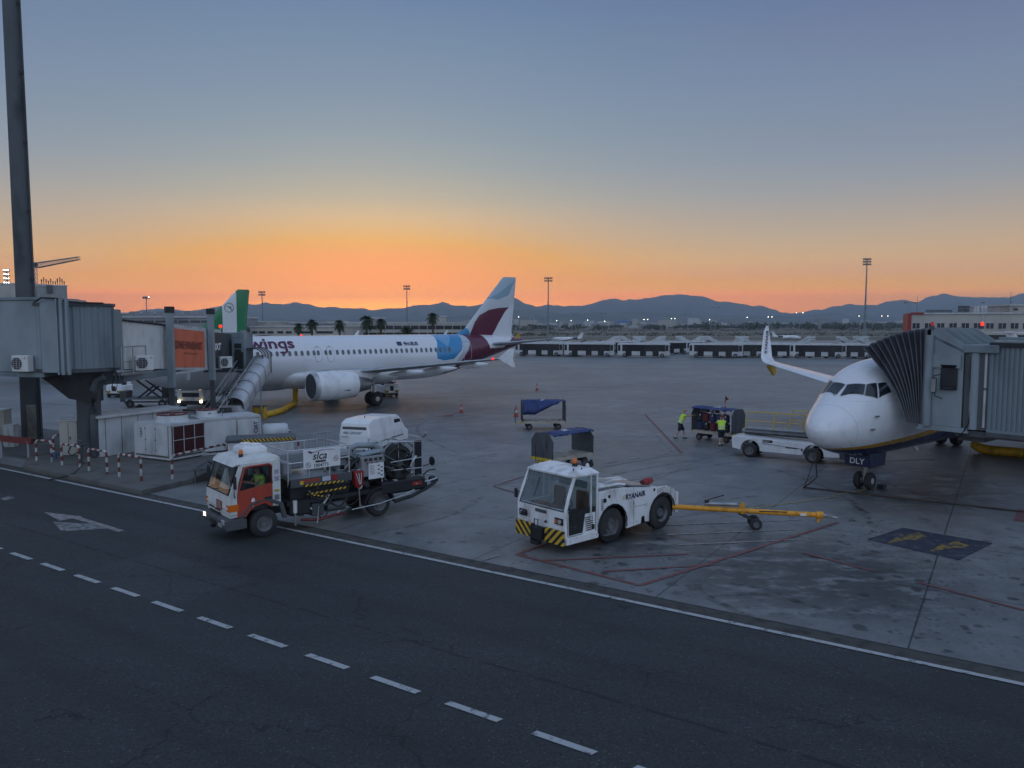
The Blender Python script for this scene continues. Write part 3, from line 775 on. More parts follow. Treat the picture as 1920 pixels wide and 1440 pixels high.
# ---- small parked planes
def small_plane(px, D, rz, sc, label, fin='white_paint', prop=False):
    r = thing('small_plane', label, 'aircraft', far(px, D), rz, 'small planes parked on the far apron'); k = sc
    b = B('white_paint'); rs = []
    for x, rr, zc in ((7.5, .05, 1.35), (7, .5, 1.4), (5.8, .85, 1.55), (4, .95, 1.65), (-2, .95, 1.65), (-5, .6, 1.85), (-7.6, .12, 2.2)):
        rs.append([(x * k, rr * cos(2 * pi * q / 14) * k, (zc + rr * sin(2 * pi * q / 14)) * k) for q in range(14)])
    b.loft(rs); b.out('fuselage', r)
    b = B('white_paint')
    for s in (-1, 1): b.loft([[(1.6 * k, s * .6 * k, 1.1 * k), (-.8 * k, s * .6 * k, 1.1 * k), (-.8 * k, s * .6 * k, 1.3 * k), (1.6 * k, s * .6 * k, 1.35 * k)],
                              [(-.4 * k, s * 8 * k, 1.6 * k), (-1.3 * k, s * 8 * k, 1.6 * k), (-1.3 * k, s * 8 * k, 1.66 * k), (-.4 * k, s * 8 * k, 1.68 * k)]], smooth=False)
    b.out('wing', r)
    b = B(fin); b.prism([(-5.0 * k, 2.2 * k), (-7.2 * k, 2.2 * k), (-8.3 * k, 4.7 * k), (-7.0 * k, 4.7 * k)], -.08 * k, .08 * k, 'y'); b.out('tail_fin', r)
    b = B('white_paint'); b.prism([(-6.9 * k, 0), (-7.3 * k, 2.6 * k), (-8.3 * k, 2.6 * k), (-8.3 * k, -2.6 * k), (-7.3 * k, -2.6 * k)], 4.55 * k, 4.65 * k); b.out('tailplane', r)
    b = B('jet_intake')
    for s in (-1, 1): b.cyl((-3.8 * k, s * 1.35 * k, 2.0 * k), .42 * k, 2.2 * k, ax='x', n=12)
    b.out('engine', r)
    b = B('rubber')
    for x, y in ((5.6, 0), (-.8, 1.3), (-.8, -1.3)): b.cyl((x * k, y * k, .25 * k), .25 * k, .18 * k, ax='y', n=10); b.box((x * k, y * k, .7 * k), (.1 * k, .1 * k, .9 * k), 'steel')
    b.out('wheel', r)
    b = B('window_dark'); b.box((6.1 * k, 0, 2.0 * k), (.5 * k, 1.2 * k, .25 * k))
    for i in range(5):
        for s in (-1, 1): b.box((3.6 * k - i * .9 * k, s * .93 * k, 1.85 * k), (.35 * k, .06 * k, .25 * k))
    b.out('cabin_window', r)


small_plane(1062, 290, rad(188), .82, 'white business jet with its tail to the right, behind the leftmost buses')
small_plane(943, 275, rad(192), .8, 'small plane with an orange patterned fin, nearly hidden by the big tail', 'gold')
small_plane(1474, 330, rad(5), .85, 'white jet with its tail to the left, right of the winglet')


small_plane(1990, 130, rad(2), 1.2, 'white plane whose tail shows above the right boarding bridge')


# ---- passenger stairs, tugs and belt loaders parked behind the buses
def make_stairs():
    r = thing('passenger_stairs', '', 'passenger stairs', group='passenger stairs parked behind the buses')
    b = B('white_old'); b.box((0, 0, .7), (5, 2, .5), ch=.08); b.out('chassis', r)
    b = B('panel_white'); b.prism([(-2.4, .9), (1.9, 3.2), (2.9, 3.2), (2.9, 2.9), (2.0, 2.9), (-2.2, .6)], -.9, .9, 'y'); b.out('stair_flight', r)
    for s in (-1, 1):
        b = B('panel_white'); b.prism([(-2.4, 1.1), (1.9, 3.4), (2.9, 3.4), (2.9, 3.9), (1.9, 3.9), (-2.4, 1.6)], s * .9 - .03, s * .9 + .03, 'y'); b.out('side_panel', r)
    for x in (-1.7, 1.7):
        for s in (-1, 1): b = B('rubber'); b.cyl((x, s * .95, .38), .38, .25, ax='y', n=12); b.out('wheel', r)
    return r


st = make_stairs(); pos = ['behind the third bus, leftmost of the stairs', 'right of the yellow fronted tugs', 'behind the lone bus, steps rising to the right', 'second set behind the lone bus', 'third set behind the lone bus', 'next to the red belt loaders', 'left of the red stairs truck', 'right of the red stairs truck',
        'just left of the winglet', 'under the winglet tip', 'right of the small jet', 'left of the tall mast foot', 'at the tall mast foot', 'right of the tall mast foot']
for i, ((px, D), lb) in enumerate(zip([(1140, 196), (1180, 205), (1189, 196), (1208, 198), (1226, 196), (1288, 200), (1300, 196), (1340, 202), (1382, 196), (1400, 200), (1506, 196), (1590, 192), (1605, 195), (1622, 192)], pos)):
    place(st, far(px, D), rad(180 if i % 2 else 8) + .1 * i % .3, 'white passenger stairs ' + lb)
drop(st)


def make_loader(m, cab='dark_grey'):
    r = thing('belt_loader', '', 'belt loader', group='ground vehicles parked behind the buses')
    b = B(m); b.box((0, 0, .75), (4, 1.7, .7), ch=.1); b.out('body', r)
    b = B(m); b.box((.9, 0, 1.9), (1.3, 1.5, .12)); [b.box((.9 + x, y, 1.5), (.08, .08, .8)) for x in (-.6, .6) for y in (-.7, .7)]; b.box((.9, 0, 1.4), (.9, 1.2, .5), 'window_dark'); b.out('cab', r)
    b = B('black'); b.prism([(-2.6, 1.1), (2.9, 2.6), (2.9, 2.8), (-2.6, 1.35)], -.3, .3, 'y'); b.out('belt', r)
    for x in (-1.3, 1.3):
        for s in (-1, 1): b = B('rubber'); b.cyl((x, s * .8, .35), .35, .25, ax='y', n=12); b.out('wheel', r)
    return r


rl = make_loader('far_red')
for px, lb in ((1255, 'left one of the red belt loaders behind the buses'), (1263, 'middle one of the red belt loaders behind the buses'), (1273, 'right one of the red belt loaders behind the buses')): place(rl, far(px, 205), rad(12), lb)
drop(rl)
yl = make_loader('rail_yellow')
for px, D, lb in ((1061, 235, 'behind the leftmost business jet'), (1079, 200, 'above the third bus windows, left of a pair'), (1108, 200, 'above the third bus, right of a pair'), (1126, 200, 'at the right end of the third bus'), (1168, 200, 'at the left end of the lone bus'), (1192, 202, 'above the lone bus, middle'), (1232, 200, 'above the lone bus, right')):
    place(yl, far(px, D), rad(20), 'small yellow ramp vehicle ' + lb)
drop(yl)
r = thing('stairs_truck', 'red stairs truck among the white stairs, above the right-hand bus row', 'truck', far(1318, 204), rad(180), 'ground vehicles parked behind the buses')
b = B('far_red'); b.box((0, 0, 1.1), (6.5, 2, 1.2), ch=.1); b.out('body', r); b = B('far_red'); b.box((2.6, 0, 2.2), (1.5, 2, 1.2), ch=.1); b.box((3.2, 0, 2.3), (.4, 1.7, .6), 'window_dark'); b.out('cab', r)
b = B('panel_white'); b.box((-.8, 0, 2.2), (4, 1.5, .9)); b.out('cargo_body', r)
b = B('rubber'); [b.cyl((x, y, .45), .45, .3, ax='y', n=12) for x in (-2.2, 2.2) for y in (-.9, .9)]; b.out('wheel', r)


# ---- palms
def palm(px, D, top, label, cr=1.0, trunk=True):
    H = zat(top, D); p = far(px, D); r = thing('palm_tree', label, 'palm', p, 0, 'palms beyond the white airliner'); rnd = random.Random(int(px))
    b = B('bark'); b.lathe([(.32, 0), (.22, 1.5), (.18, H - 1.3 * cr)], n=9); b.out('trunk', r)
    b = B('frond'); c = Vector((0, 0, H - 1.45 * cr)); R_ = 1.5 * cr
    for i in range(100):
        a = rnd.uniform(0, 2 * pi); e = rnd.uniform(-1.0, 1.35); L_ = R_ * rnd.uniform(.75, 1.1)
        pts = []
        for k in range(6):
            t_ = k / 5; ee = e - 1.1 * t_ * t_
            pts.append(c + Vector((cos(a) * cos(e) * L_ * t_, sin(a) * cos(e) * L_ * t_, sin(e) * L_ * t_ - .5 * L_ * t_ * t_)))
        side = Vector((-sin(a), cos(a), 0))
        for k in range(1, 6):
            w_ = (.12 + .5 * math.sin(pi * k / 6)) * .62 * cr
            for s in (-1, 1):
                q = pts[k - 1]; q2 = pts[k]; tip = q2 + side * s * w_ + (q2 - q) * .5 + Vector((0, 0, -.12))
                b.add([q, q * .5 + q2 * .5, tip], [(0, 1, 2)]); b.add([q * .5 + q2 * .5, q2, tip + (q2 - q) * .5], [(0, 1, 2)])
    b.out('crown', r, normals=False)


for px, D, top, cr, lb in ((560.5, 150, 600.5, .72, 'short palm, leftmost of the row'), (586, 150, 592, .88, 'second palm from the left'), (637.5, 150, 594, .84, 'third palm from the left, above the lettering'), (688, 150, 584, 1.05, 'tall palm below the sunset, left of a pair'),
                       (714.5, 150, 591, .86, 'right palm of the pair below the sunset'), (763, 130, 604, .95, 'low bushy palm in front of the light mast foot'), (812, 150, 580, .9, 'lone tall palm beside the white roof block')):
    palm(px, D, top, lb, cr)


# ---- terminal buildings behind the white airliner
def facade(name, label, px0, px1, D, top, depth, m, wins=(), cat='building', extra=None):
    a = far(px0, D); c = far(px1, D); H = zat(top, D); r = thing(name, label, cat, ((a.x + c.x) / 2, D + depth / 2, 0)); w_ = c.x - a.x
    b = B(m); b.box((0, 0, H / 2), (w_, depth, H)); b.out('wall', r)
    b = B('light_grey'); b.box((0, 0, H + .1), (w_ + .5, depth + .5, .35)); b.out('roof', r)
    for (x0, x1, y0, y1, mm) in wins:
        X0 = far(x0, D).x - r.location.x; X1 = far(x1, D).x - r.location.x; Z0 = zat(y1, D); Z1 = zat(y0, D)
        b = B(mm); b.box(((X0 + X1) / 2, -depth / 2 - .02, (Z0 + Z1) / 2), (X1 - X0, .1, Z1 - Z0))
        nn = max(1, int((X1 - X0) / 2.4))
        if nn > 1:
            for k in range(nn + 1): b.box((X0 + (X1 - X0) * k / nn, -depth / 2 - .06, (Z0 + Z1) / 2), (.14, .1, Z1 - Z0), 'light_grey')
        b.out('window_band', r)
    return r, H, w_


facade('terminal_building', 'long pale terminal with two dark window bands behind the palms', 640, 885, 230, 606, 40, 'wall_beige', [(645, 880, 610.5, 617.5, 'window_dark'), (645, 880, 623.5, 627, 'window_dark')])
facade('warehouse', 'low beige warehouse with a row of dark openings under the palms', 470, 640, 200, 613, 30, 'wall_beige', [(x, x + 11, 621, 625, 'black') for x in (473, 487, 503, 521, 537, 557, 567, 577, 594, 604, 614)])
facade('office_building', 'pale grey office block right of the green tail', 452, 500, 215, 604, 22, 'wall_beige', [(475, 487, 600, 603, 'light_grey')][:0])
facade('office_building', 'low flat roofed block left of the palm pair', 545, 640, 260, 606, 20, 'wall_grey', [(560, 600, 609, 612, 'window_dark')])
facade('roof_block', 'white block on the terminal roof beside the lone palm', 816, 833, 235, 594, 8, 'wall_beige')
facade('roof_block', 'small grey block on the terminal roof between the palm pair', 697, 714, 238, 597, 8, 'wall_grey')
r, H, w_ = facade('concourse_building', 'long low concrete concourse with roof vents behind the orange panel', 218, 405, 180, 595, 30, 'wall_grey', [(228, 400, 601, 605, 'dark_grey')])
for k in range(7): b = B('grey'); b.prism([(0, 0), (2.4, 0), (2.0, 1.1), (.5, 1.1)], -1, 1, 'y'); b.out('roof_vent', r, loc=(-w_ / 2 + 3 + k * 3.2, -14, H + .25))
facade('concourse_building', 'grey concourse roofs further left behind the rotunda', 100, 262, 200, 588, 30, 'wall_grey')


# ---- building with antennas, far left
r = thing('office_tower', 'grey panelled tower with rooftop antennas behind the dark pole', 'building', far(86, 150) + Vector((0, 3, 0)), rad(31))
H = zat(537, 150); b = B('wall_grey'); b.box((0, 0, H / 2), (5.0, 7, H)); [b.box((x, -3.55, H / 2), (.06, .12, H - 2), 'light_grey') for x in (-1.6, 0, .9, 1.8)]; b.out('wall', r)
b = B('light_grey'); b.box((0, 0, H + .12), (5.2, 7.2, .24)); b.out('roof', r)
rnd = random.Random(11)
for i in range(11):
    x = -1.7 + i * .38; h = rnd.uniform(.9, 1.75); b = B('dark_grey'); b.tube([(x, -3.0, H), (x, -3.0, H + h)], .07, n=6); b.box((x + rnd.uniform(-.03, .03), -3.06, H + h * .75), (.2, .16, h * .5)); b.out('antenna', r)
b = B('dark_grey'); b.box((-.4, -3.7, H - .6), (1.0, .3, 1.5)); b.out('ladder', r)
r = thing('round_building', 'rounded beige building at the far left edge behind the dark pole', 'building', far(14, 150) + Vector((-2, 8, 0)))
H = zat(533, 150); b = B('wall_beige'); b.cyl((0, 0, H / 2), 5.6, H, n=32); b.out('wall', r); b = B('light_grey'); b.cyl((0, 0, H + .15), 5.7, .3, n=32); b.out('roof', r)

# ---- tower crane
r = thing('tower_crane', 'thin lattice tower crane with its jib pointing right', 'crane', far(71.5, 260), 0)
def lattice(b, a, c, w0, w1, n, m='steel'):
    a, c = Vector(a), Vector(c); d = (c - a).normalized(); s = d.cross(Vector((0, 1, 0))).normalized() if abs(d.y) < .9 else Vector((1, 0, 0)); q = d.cross(s)
    P = lambda t_, i: a + (c - a) * t_ + (s * (1 if i in (0, 3) else -1) + q * (1 if i < 2 else -1)) * (w0 + (w1 - w0) * t_) / 2
    for i in range(4):
        b.tube([P(0, i), P(1, i)], .11, m, 4)
        for k in range(n): b.tube([P(k / n, i), P((k + 1) / n, (i + 1) % 4)], .055, m, 3); b.tube([P(k / n, i), P(k / n, (i + 1) % 4)], .055, m, 3)
Ht = zat(499, 260); b = B('steel'); lattice(b, (0, 0, 0), (0, 0, Ht), 1.2, 1.2, 18); b.out('tower', r)
b = B('steel'); lattice(b, (1, 0, Ht), (17.6, -4, zat(485.5, 256)), 1.6, .9, 20); b.out('jib', r)
b = B('steel'); lattice(b, (-1, 0, Ht), (-5.5, 1, Ht - .6), 1.2, .9, 5); b.box((-4.8, .9, Ht - 1.0), (1.6, 1.2, 1.5), 'grey'); b.out('counter_jib', r)
b = B('dark_grey'); b.box((0, 0, Ht + .2), (1.8, 1.6, 1.6)); b.out('cab', r)

# ---- building at the right
D = 150; o0 = far(1706, D); RB = rad(-23.5); H = zat(589, D)
def tpx(px): q = (px - 960) / FPX; return (q * D - o0.x) / (cos(RB) - sin(RB) * q)
r = thing('office_building', 'two storey beige building with a red left edge and rooftop tanks on the right', 'building', o0, RB)
b = B('wall_beige'); b.box((24, 7, H / 2), (48, 14, H)); b.out('wall', r); b = B('light_grey'); b.box((25.2, 7, H + .1), (46, 14.5, .3)); b.out('roof', r)
for i in range(13):
    X = tpx(1715.5 + i * 23.0); Z = zat(611, 147)
    b = B('window_dark'); b.box((X, -.02, Z), (1.25, .06, 1.05)); wi = b.out('window', r)
    b = B('light_grey'); b.box((X, -.06, Z), (.07, .08, 1.05)); b.box((X, -.06, Z + .57), (1.4, .1, .08)); b.box((X, -.06, Z - .57), (1.4, .14, .08)); b.box((X - .66, -.06, Z), (.07, .08, 1.05)); b.box((X + .66, -.06, Z), (.07, .08, 1.05)); b.out('frame', wi)
for i in range(6):
    X = tpx(1846 + i * 38); b = B('window_dark'); b.box((X + 1.4, -.03, zat(632, 146)), (3.4, .06, .9)); b.out('window', r)
b = B('red'); b.box((-.3, 6.9, H / 2), (.62, 14.3, H + .25)); b.box((1.0, -.1, H + .12), (2.3, .4, .4)); b.out('red_edge', r)
for x in (1800, 1806, 1812, 1827, 1833, 1841, 1847): b = B('alu' if x % 2 else 'dark_grey'); b.cyl((tpx(x + 2), 3.5, H + .85), .34 if x % 2 else .46, 1.45, n=14); b.out('tank', r)
b = B('dark_grey'); b.box((tpx(1760), 3, H + .5), (4.6, 1.5, .12), rx=rad(25)); b.out('solar_panel', r)
b = B('steel'); x0 = tpx(1785)
for z in (.5, 1.0): b.tube([(x0, 2, H + z), (x0 + 8, 2, H + z)], .03, n=4)
for k in range(6): b.tube([(x0 + 1.6 * k, 2, H), (x0 + 1.6 * k, 2, H + 1.0)], .03, n=4)
b.out('roof_rail', r)
facade('office_building', 'higher beige roof storey behind the rooftop tanks at the right edge', 1889, 1990, 162, 573, 14, 'wall_beige', [(1896, 1904, 578, 582, 'window_dark')])
r = thing('antenna_mast', 'thin antenna mast above the right building', 'antenna', far(1890, 170)); b = B('dark_grey'); H = zat(548, 170); b.lathe([(.14, 0), (.04, H)], n=6); b.box((0, 0, H - 2.2), (1.0, .05, .05)); b.box((0, 0, H - 1.2), (.6, .05, .05)); b.out('pole', r)
r = thing('antenna_mast', 'thin antenna mast left of the right building summit', 'antenna', far(1716, 260)); b = B('dark_grey'); b.lathe([(.12, 0), (.04, zat(556, 260))], n=6); b.out('pole', r)
r = thing('street_lamp', 'single lamp post standing in front of the right building windows', 'lamp post', far(1840, 130)); b = B('light_grey'); H = zat(568, 130); b.lathe([(.1, 0), (.05, H)], n=8); b.out('pole', r); b = B('dark_grey'); b.box((-.2, 0, H), (.6, .25, .12)); b.out('lamp_head', r)
# ============================================================ AIRLINERS
def interp_st(ST, d):
    if d <= ST[0][0]: return ST[0][1:]
    for i in range(len(ST) - 1):
        a, c = ST[i], ST[i + 1]
        if d <= c[0]:
            t_ = (d - a[0]) / (c[0] - a[0]); p0 = ST[max(i - 1, 0)]; p3 = ST[min(i + 2, len(ST) - 1)]; res = []
            for k in range(1, 4):
                h = c[0] - a[0]
                m0 = (c[k] - p0[k]) / max(c[0] - p0[0], 1e-6) * h; m1 = (p3[k] - a[k]) / max(p3[0] - a[0], 1e-6) * h
                if i == 0: m0 = (c[k] - a[k])
                s0 = c[k] - a[k]
                if s0 == 0: m0 = m1 = 0
                else:
                    if m0 / s0 < 0: m0 = 0
                    if m1 / s0 < 0: m1 = 0
                    m0 = s0 * min(m0 / s0, 3); m1 = s0 * min(m1 / s0, 3)
                v = (2 * t_**3 - 3 * t_**2 + 1) * a[k] + (t_**3 - 2 * t_**2 + t_) * m0 + (-2 * t_**3 + 3 * t_**2) * c[k] + (t_**3 - t_**2) * m1
                res.append(v)
            return res
    return ST[-1][1:]


def fus_pt(ST, d, a):
    hw, zb, zt = interp_st(ST, d); return (-d, hw * cos(a), (zb + zt) / 2 + (zt - zb) / 2 * sin(a))


def fus_y(ST, d, z):
    hw, zb, zt = interp_st(ST, d); q = (z - (zb + zt) / 2) / ((zt - zb) / 2); return hw * math.sqrt(max(0, 1 - q * q))


def fuselage(ST, m, n=56):
    b = B(m); ds = []
    for a, c in zip(ST, ST[1:]):
        k = 5 if c[0] - a[0] < 3 else 6
        ds += [a[0] + (c[0] - a[0]) * i / k for i in range(k)]
    ds.append(ST[-1][0])
    b.loft([[fus_pt(ST, d, 2 * pi * q / n) for q in range(n)] for d in ds]); return b


def foil(le, chord, th, vertical=False):
    """closed section: le = leading edge point, chord towards -x, thickness fraction"""
    pts = []; xs = (0, .02, .08, .2, .4, .65, .85, 1.0)
    prof = (0, .35, .7, .95, 1.0, .7, .32, .03)
    up = [(x, p) for x, p in zip(xs, prof)]; lo = [(x, -p * .75) for x, p in zip(xs, prof)][::-1][:-1]
    for x, p in up + lo:
        o = p * th * chord / 2
        pts.append((le[0] - x * chord, le[1] + (o if vertical else 0), le[2] + (0 if vertical else o)))
    return pts


def oval(b, ST, d, z, w_, h_, side=1, off=.012, n=14, m=None):
    P = []
    for q in range(n):
        a = 2 * pi * q / n; c, s_ = cos(a), sin(a); k = (abs(c)**3 + abs(s_)**3) ** (-1 / 3)
        dd_, zz = d + w_ / 2 * c * k, z + h_ / 2 * s_ * k; P.append((-dd_, side * (fus_y(ST, dd_, zz) + off), zz))
    b.poly(P, m)


def gear_leg(parent, x, y, z1, r, wid, tw, name='main_gear'):
    b = B('steel'); b.tube([(x, y, r), (x, y, z1)], .11); b.tube([(x - .05, y, z1 - .7), (x - .05, y - .7 * (1 if y > 0 else -1 if y < 0 else 0), z1)], .05)
    b.cyl((x, y, r), .09, tw + wid, ax='y'); b.tube([(x + .18, y, r + .25), (x + .3, y, r + .8), (x + .05, y, z1 - .5)], .04)
    gobj = b.out(name, parent)
    for s in (-1, 1):
        b = B('rubber'); yy = y + s * tw / 2
        b.lathe([(r * .55, -wid / 2), (r * .9, -wid / 2), (r, -wid * .25), (r, wid * .25), (r * .9, wid / 2), (r * .55, wid / 2)], (x, yy, r), 'y', n=28)
        w_ = b.out('wheel', gobj)
        b.m = 'alu'
        b2 = B('alu'); b2.lathe([(.02, -wid / 2 - .01), (r * .3, -wid / 2 - .015), (r * .52, -wid / 2 + .04), (r * .52, wid / 2 - .04), (r * .3, wid / 2 + .015), (.02, wid / 2 + .01)], (x, yy, r), 'y', n=20); b2.out('rim', gobj)
    return gobj


def engine(parent, d0, y, z, R_, L_, m, core=1.35):
    b = B(m); x = -d0
    b.lathe([(R_ * .80, -.45), (R_ * .83, -.02), (R_ * .86, .0), (R_ * .92, -.05), (R_ * .985, -.35), (R_, -1.0), (R_ * .99, -L_ * .6), (R_ * .88, -L_), (R_ * .80, -L_ + .02)], (x, y, z), 'x', n=40, caps=False)
    e = b.out('engine', parent)
    b = B('alu'); b.lathe([(R_ * .81, -.06), (R_ * .845, .012), (R_ * .87, .014), (R_ * .935, -.06), (R_ * .985, -.34)], (x, y, z), 'x', n=40, caps=False); b.out('intake_lip', e)
    b = B('jet_intake'); b.lathe([(R_ * .815, -.03), (R_ * .79, -.5), (R_ * .78, -.95), (.25, -.96), (.02, -.6)], (x, y, z), 'x', n=36)
    for k in range(24):
        a = 2 * pi * k / 24; b.add([(x - .9, y + .22 * cos(a), z + .22 * sin(a)), (x - .9, y + R_ * .77 * cos(a), z + R_ * .77 * sin(a)), (x - .8, y + R_ * .77 * cos(a + .16), z + R_ * .77 * sin(a + .16)), (x - .8, y + .22 * cos(a + .3), z + .22 * sin(a + .3))], [(0, 1, 2, 3)], 'dark_grey')
    b.out('fan', e)
    b = B('steel'); b.lathe([(R_ * .62, -L_ + .3), (R_ * .58, -L_ - .35), (R_ * .42, -L_ - core), (R_ * .25, -L_ - core), (.05, -L_ - core - .5)], (x, y, z), 'x', n=30); b.out('exhaust_nozzle', e)
    return e


def t_obj(nt):
    t = nt.nodes.new('ShaderNodeTexCoord'); return t.outputs['Object']


# ---- body liveries
def body_mat(name):
    m, nt, b = mat(name, (.7, .7, .7), .28, dirt=0, coat=.35); t, x, y, z = coords(nt)
    grime = noise_s(nt, t.outputs['Object'], 1.2, 6, (.4, 1, 1)).sstep(.5, .8)
    nt.links.new((grime * .08 + .26).s, b.inputs['Roughness'])
    return nt, b, x * -1.0, y, z, grime


nt, b, d, y, z, gm = body_mat('livery_swoosh')
c = mixc(nt, gm * .5, (.66, .67, .69, 1), (.52, .53, .54, 1))
bl = d.gt(z.pw([(1, 26.6), (3.2, 26.0), (3.7, 25.2), (4.4, 25.15), (5.2, 25.5), (6, 25.6)])) * z.gt(d.pw([(25, 3.75), (26, 3.5), (27.2, 3.6), (28.2, 4.4), (28.9, 6)])) * d.lt(30)
c = mixc(nt, bl, c, (.02, .22, .44, 1))
lb_ = z.gt(d.pw([(25, 6), (25.6, 5.6), (26.6, 4.8), (27.6, 6.0), (28, 6)]))
c = mixc(nt, bl * lb_ * .5, c, (.25, .42, .60, 1))
gl_ = d.gt(z.pw([(1, 30), (3.3, 27.6), (4.4, 28.3), (6, 28.7)])) * d.lt(30)
c = mixc(nt, gl_, c, (.42, .46, .50, 1))
bu = d.gt(z.pw([(1, 25.2), (2.2, 26.4), (3.3, 28.2), (4.4, 29.0), (5.2, 29.5), (6, 29.2)])) * (S.const(nt, 1) - d.gt(z.pw([(3.9, 33.6), (4.3, 32.2), (5.0, 31.9), (6, 31.5)])) * z.gt(d.pw([(31.5, 4.5), (34.2, 4.55), (35.2, 5.2), (36.5, 6), (38, 6)])))
c = mixc(nt, bu, c, (.095, .006, .028, 1)); nt.links.new(c, b.inputs['Base Color'])
nt, b, d, y, z, gm = body_mat('livery_green'); nt.links.new(mixc(nt, z.lt(2.4), (.6, .6, .6, 1), (.04, .2, .09, 1)), b.inputs['Base Color'])
nt, b, d, y, z, gm = body_mat('livery_navy')
c = mixc(nt, gm * .15, (.70, .71, .72, 1), (.60, .61, .62, 1))
zl = d.pw([(0, 1.7), (.5, 2.02), (.9, 2.10), (2.3, 2.2), (4.4, 2.34), (6, 2.48), (9, 2.72), (14, 2.8), (40, 3.2)])
c = mixc(nt, z.lt(zl), c, (.48, .25, .012, 1)); th = d.pw([(0, .06), (1, .10), (2.5, .19), (6, .29), (40, .3)])
c = mixc(nt, z.lt(zl - th), c, (.010, .014, .075, 1))
seam = ((d - 1.12 + (z - 2.9) * .14).abs().lt(.008) * z.gt(2.12))
c = mixc(nt, seam * .55, c, (.12, .12, .13, 1))
ln = ((d - 3.32).abs().lt(.006) + (d - 4.95).abs().lt(.006) + ((z - 3.02).abs().lt(.005) * d.gt(3.32)) + ((z - 3.9).abs().lt(.005) * d.band(1.4, 3.32)) + ((y.abs() - .55).abs().lt(.005) * z.gt(4.3) * d.gt(3.0))).op('MINIMUM', 1.0)
c = mixc(nt, ln * .4, c, (.15, .15, .16, 1))
st_ = noise_s(nt, t_obj(nt), 1.6, 7, (.5, 2.5, .6), .6).sstep(.56, .72) * z.lt(3.3) * .3
c = mixc(nt, st_, c, (.36, .35, .33, 1)); nt.links.new(c, b.inputs['Base Color'])
m, nt, b = mat('wing_paint', (.33, .35, .37), .4, dirt=.2, scale=1.5)
m, nt, b = mat('fin_swoosh', (.6, .6, .6), .32, dirt=0, coat=.3); t, x, y, z = coords(nt); d = x * -1.0
c = mixc(nt, S.const(nt, 0), (.50, .53, .55, 1), (1, 1, 1, 1))
c = mixc(nt, (z.gt(d.pw([(29, 9), (33.1, 9.5), (34.0, 9.4), (35.5, 9.9), (36.5, 11.6), (37, 12)]))), c, (.20, .33, .40, 1))
c = mixc(nt, z.gt(d.pw([(33, 9.6), (34.2, 10.1), (36.4, 11.5), (37, 12)])), c, (.33, .43, .48, 1))
up = d.pw([(30.2, 5.2), (30.6, 6.3), (31.0, 7.1), (31.6, 7.8), (32.8, 8.35), (34, 8.55), (36, 8.7)]); lo = d.pw([(29, 4), (33.2, 5.6), (34.0, 6.9), (35.0, 8.2), (36, 9.0)])
c = mixc(nt, z.lt(up) * z.gt(lo) * d.gt(30.3), c, (.095, .006, .028, 1))
c = mixc(nt, (z.lt(lo) * d.gt(33)), c, (.62, .64, .66, 1)); c = mixc(nt, z.lt(d.pw([(27, 5.4), (28, 6.0), (29.4, 6.9), (30.2, 6.4), (30.6, 5.6), (31, 5)])), c, (.02, .22, .44, 1)); nt.links.new(c, b.inputs['Base Color'])
m, nt, b = mat('fin_green', (.6, .6, .6), .35, dirt=0, coat=.3); t, x, y, z = coords(nt); d = x * -1.0
c = mixc(nt, (d.lt(32.6) + d.gt(34.6 + 0.0)).gt(.5), (.62, .64, .63, 1), (.008, .17, .06, 1)); nt.links.new(c, b.inputs['Base Color'])


